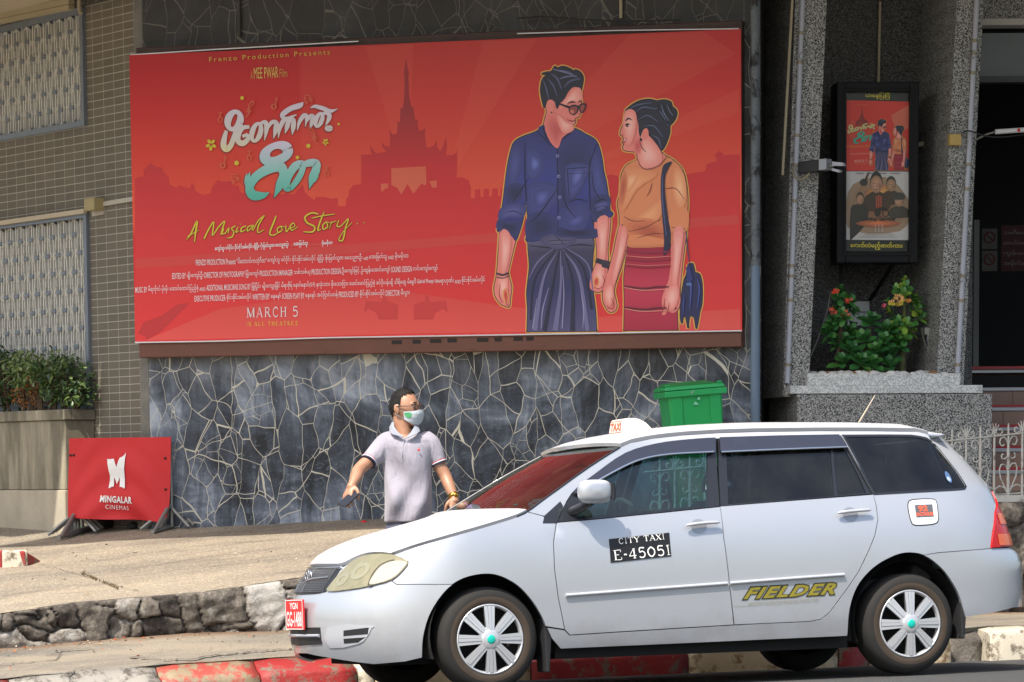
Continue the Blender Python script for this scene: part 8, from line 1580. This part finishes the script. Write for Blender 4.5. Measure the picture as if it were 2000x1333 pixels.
for sg in (1, -1): b.tube(cr([tuple(mk(sg, .06, .005)), tuple(H(.014, sg*.083, -.010)), tuple(H(-.022, sg*.084, .020))], 4), .0012, 5, BLACK); b.tube(cr([tuple(mk(sg, .92, .005)), tuple(H(.010, sg*.080, -.055)), tuple(H(-.020, sg*.080, -.036))], 4), .0010, 5, STEEL)
b.build('ear_loops', None, mask)
# polo shirt
def m_polo():
    k = NT('grey_polo_cloth'); n1 = k.noise(240, 2, .6); c = k.mix(n1, lin((134, 131, 143)), lin((152, 149, 160))); st = k.ramp(k.noise(6, 5, .6), [(.52, 0.), (.75, 1.)]); c = k.mix(k.math('MULTIPLY', st, .22), c, lin((112, 109, 120))); k.col(c).set(Roughness=.9, Sheen_Weight=.2)
    k.bump(k.math('ADD', k.math('MULTIPLY', k.noise(9, 4, .55, src=k.mapping((1.6, 1.6, .45), rot=(0, .5, 0)), dist=.8), 1.), k.math('MULTIPLY', n1, .04)), .55, .03); return k.mat
POLO = m_polo(); NAV, REDT, WHT_ = mat((34, 36, 62), .8, 0, .05, name='navy_trim'), mat((176, 60, 74), .8, 0, .05, name='red_trim'), mat((226, 224, 228), .8, 0, .05, name='white_trim_cloth')
def fold(P):                                     # large soft folds hanging from the shoulders
    P = V3(P); x, z = (P[0]-W(797, 900)[0]), P[2]-W(797, 900)[2]
    return V3((0, -1, 0))*(.020*math.sin(26*(x*.9+z*.55)+1.)*math.exp(-((z+.10)/.22)**2)+.016*math.sin(34*(x-.5*z)+.4)*math.exp(-((z+.28)/.15)**2)+.010*math.sin(18*z+9*x+14*x*z))
rings = [(768, 817, 846, .060, .01), (757, 830, 850, .085, .01), (746, 843, 857, .105, .0), (743, 846, 872, .118, -.005), (746, 844, 895, .126, -.01), (749, 843, 920, .130, -.015), (751, 843.5, 950, .134, -.018), (751.5, 844, 985, .136, -.018), (751, 843, 1010, .136, -.016), (750.5, 842.5, 1021, .134, -.015)]
tv, tf = loft_rings([(W(l, y), W(r_, y-(3 if y > 1000 else 0)), d, sh) for l, r_, y, d, sh in rings], 40); 
sl_e, sr_e = W(719.5, 902, -.105), W(857.5, 905.5, -.015)
shirt_parts = [(tv, tf), tubep([W(766, 862), W(754, 868, -.01), (W(752, 872)+sl_e)/2, sl_e], [.066, .070, .064, .052], 20), tubep([W(828, 858), W(841, 868), (W(843, 868)+sr_e)/2, sr_e], [.060, .060, .053, .046], 20)]
def cut_end(part, e, d):                         # flatten the sleeve end into a clean cuff
    v, f = part; return [V3(p)-unit(d)*max(0, (V3(p)-e)@unit(d)) for p in v], f
dl_, dr_ = sl_e-W(748, 862), sr_e-W(839, 862); shirt_parts[1] = cut_end(shirt_parts[1], sl_e, dl_); shirt_parts[2] = cut_end(shirt_parts[2], sr_e, dr_)
shirt = merged('polo_shirt', shirt_parts, .008, [POLO], man, 3)
me = shirt.data; Mw = np.array(man['_M']).reshape(4, 4)[:3, 3]
for v in me.vertices: p = V3(v.co)+Mw; k_ = sst((1.-abs(p[0]-W(797, 900)[0])/.17)*3); v.co = Vector(p+fold(p)*k_-Mw)
for nm, e, d, rr_ in (('left', sl_e, dl_, .0500), ('right', sr_e, dr_, .0465)):
    d = unit(d); 
    for k_, (m, o0, o1) in enumerate(((NAV, -.004, .006), (WHT_, -.009, -.004), (REDT, -.015, -.009))):
        b = MB(); b.tube([e+d*o0, e+d*o1], rr_*1.06, 28, m, cap=(k_ == 0)); b.build('sleeve_trim', None, shirt, None)
# open neck, collar and placket
bm = bmesh.new(); bm.from_mesh(shirt.data); VN = [(769, 830), (775, 843), (789, 856), (792, 856), (802, 846), (810, 834), (808, 828)]
def neckhole(c): q = V3(c)+Mw; return q[1] < YM-.02 and inside(tuple(proj(q)), VN)
bmesh.ops.delete(bm, geom=[f for f in bm.faces if neckhole(f.calc_center_median())], context='FACES'); bm.to_mesh(shirt.data); bm.free()
COLR = mat((132, 136, 148), .85, 0, .06, 40, name='collar_cloth')
b = MB(); cN = W(790, 846, .0); V = []; n = 24                     # stand of the collar round the nape
for j, (dz_, rx, ry) in enumerate(((.050, .066, .068), (.042, .074, .078), (.002, .098, .098))):
    for i in range(n+1): t = math.radians(-20)+math.radians(220)*i/n; V.append(cN+V3((rx*math.cos(t), ry*math.sin(t)+.006, dz_)))
b.add(V, [(j*(n+1)+i, j*(n+1)+i+1, (j+1)*(n+1)+i+1, (j+1)*(n+1)+i) for j in range(2) for i in range(n)], COLR, True)
def flap(rows): k = len(rows[0]); b.add([W(*p) for r_ in rows for p in r_], [(i*k+j, i*k+j+1, (i+1)*k+j+1, (i+1)*k+j) for i in range(len(rows)-1) for j in range(k-1)], COLR, True)
flap([[(769, 825, -.040), (770, 834, -.082), (776, 844, -.118), (790, 856.5, -.140)], [(766, 826, -.036), (766, 836, -.086), (772, 846, -.130), (785, 855, -.144)], [(761.5, 835, -.03), (762, 843.5, -.085), (767, 849, -.128), (778, 852, -.144)]])
flap([[(809, 824, -.040), (809, 834, -.082), (802, 845, -.118), (791, 856.5, -.140)], [(812.5, 826, -.036), (813, 836, -.086), (807, 846, -.130), (797, 854.5, -.144)], [(818, 834, -.03), (820, 842, -.085), (815, 847, -.128), (804, 851.5, -.144)]])
b.build('collar', None, shirt, None, solid=.004)
b = MB(); P_ = [W(790, 858, -.128), W(787, 875, -.142), W(785, 893, -.150)]; 
b.tube(P_, [.004, .004, .003], 6, mat((140, 140, 152), .9, name='placket_seam')); b.build('placket', None, shirt, None)
b = MB(); b.lathe(W(818, 879, -.142), (0, -1, 0), [(0, .004), (.007, .003), (.008, 0)], 8, mat((210, 40, 50), .6, name='red_emblem')); b.build('emblem', None, shirt, None)
# trousers and shoes
TRS = mat((84, 86, 102), .85, 0, .15, 14, bump=.4, name='grey_blue_trousers'); tp = [loft_rings([(W(755, 1012), W(840, 1009), .122), (W(752, 1040), W(843, 1040), .125), (W(750, 1075), W(845, 1075), .125), (W(757, 1095), W(838, 1095), .11)])]
for sg, dx in ((-1, -.085), (1, .085)):
    hip = W(797, 1078)+V3((dx, 0, 0)); kn = FEET+V3((dx*1.25, -.02+sg*.03, .46)); an = FEET+V3((dx*1.3, .02+sg*.06, .07)); tp.append(tubep([hip, (hip+kn)/2, kn, (kn+an)/2, an], [.104, .092, .078, .072, .068], 20))
merged('trousers', tp, .010, [TRS], man, 4)
for sg, dx in ((-1, -.085), (1, .085)):
    an = FEET+V3((dx*1.3, .02+sg*.06, .08)); b = MB(); v, f = ellip(an+V3((0, -.07, -.035)), (V3((.052, 0, 0)), V3((0, .135, 0)), V3((0, 0, .05)))); b.add([V3(p) if p[2] > an[2]-.078 else V3((p[0], p[1], an[2]-.078)) for p in v], f, mat((44, 36, 32), .5, name='shoe_leather'), True); b.build('shoe', None, man)
# watch, phone
GOLDM = mat((206, 160, 70), .25, 1., .1, 30, name='gold_watch'); d = unit(wr_r-el_r); b = MB(); c_ = wr_r-d*.012; b.tube([c_-d*.011, c_-d*.010, c_+d*.010, c_+d*.011], [.029, .0325, .0325, .029], 24, GOLDM, cap=False); b.lathe(c_+unit(V3((.5, -.85, .2)))*.026, unit(V3((.5, -.85, .2))), [(0, .011), (.012, .011), (.015, .008), (.0155, 0)], 18, GOLDM); b.build('wristwatch', None, man)
pc = W(680.5, 975.5, -.335); pu = unit(W(668.5, 986, -.36)-W(692, 965, -.30)); pv = unit(V3((.25, -.8, -.55))); pv = unit(pv-pu*(pv@pu)); PH = Plane(pc, pu, np.cross(pv, pu)); PH = Plane(pc, pu, unit(pv)); ph = thing('mobile_phone', PH.M(), 'black mobile phone held in the lowered hand of the man', 'phone')
b = MB(); b.box(PH, -.072, .072, -.034, .034, -.004, .004, mat((18, 18, 20), .25, .2, 0, name='phone_black', coat=.5)); b.build('phone_body', None, ph, bevel=.003); b = MB(); b.box(PH, -.066, .066, -.031, .031, .0042, .0048, mat((36, 38, 46), .08, 0, 0, name='phone_screen')); b.build('screen', None, ph)
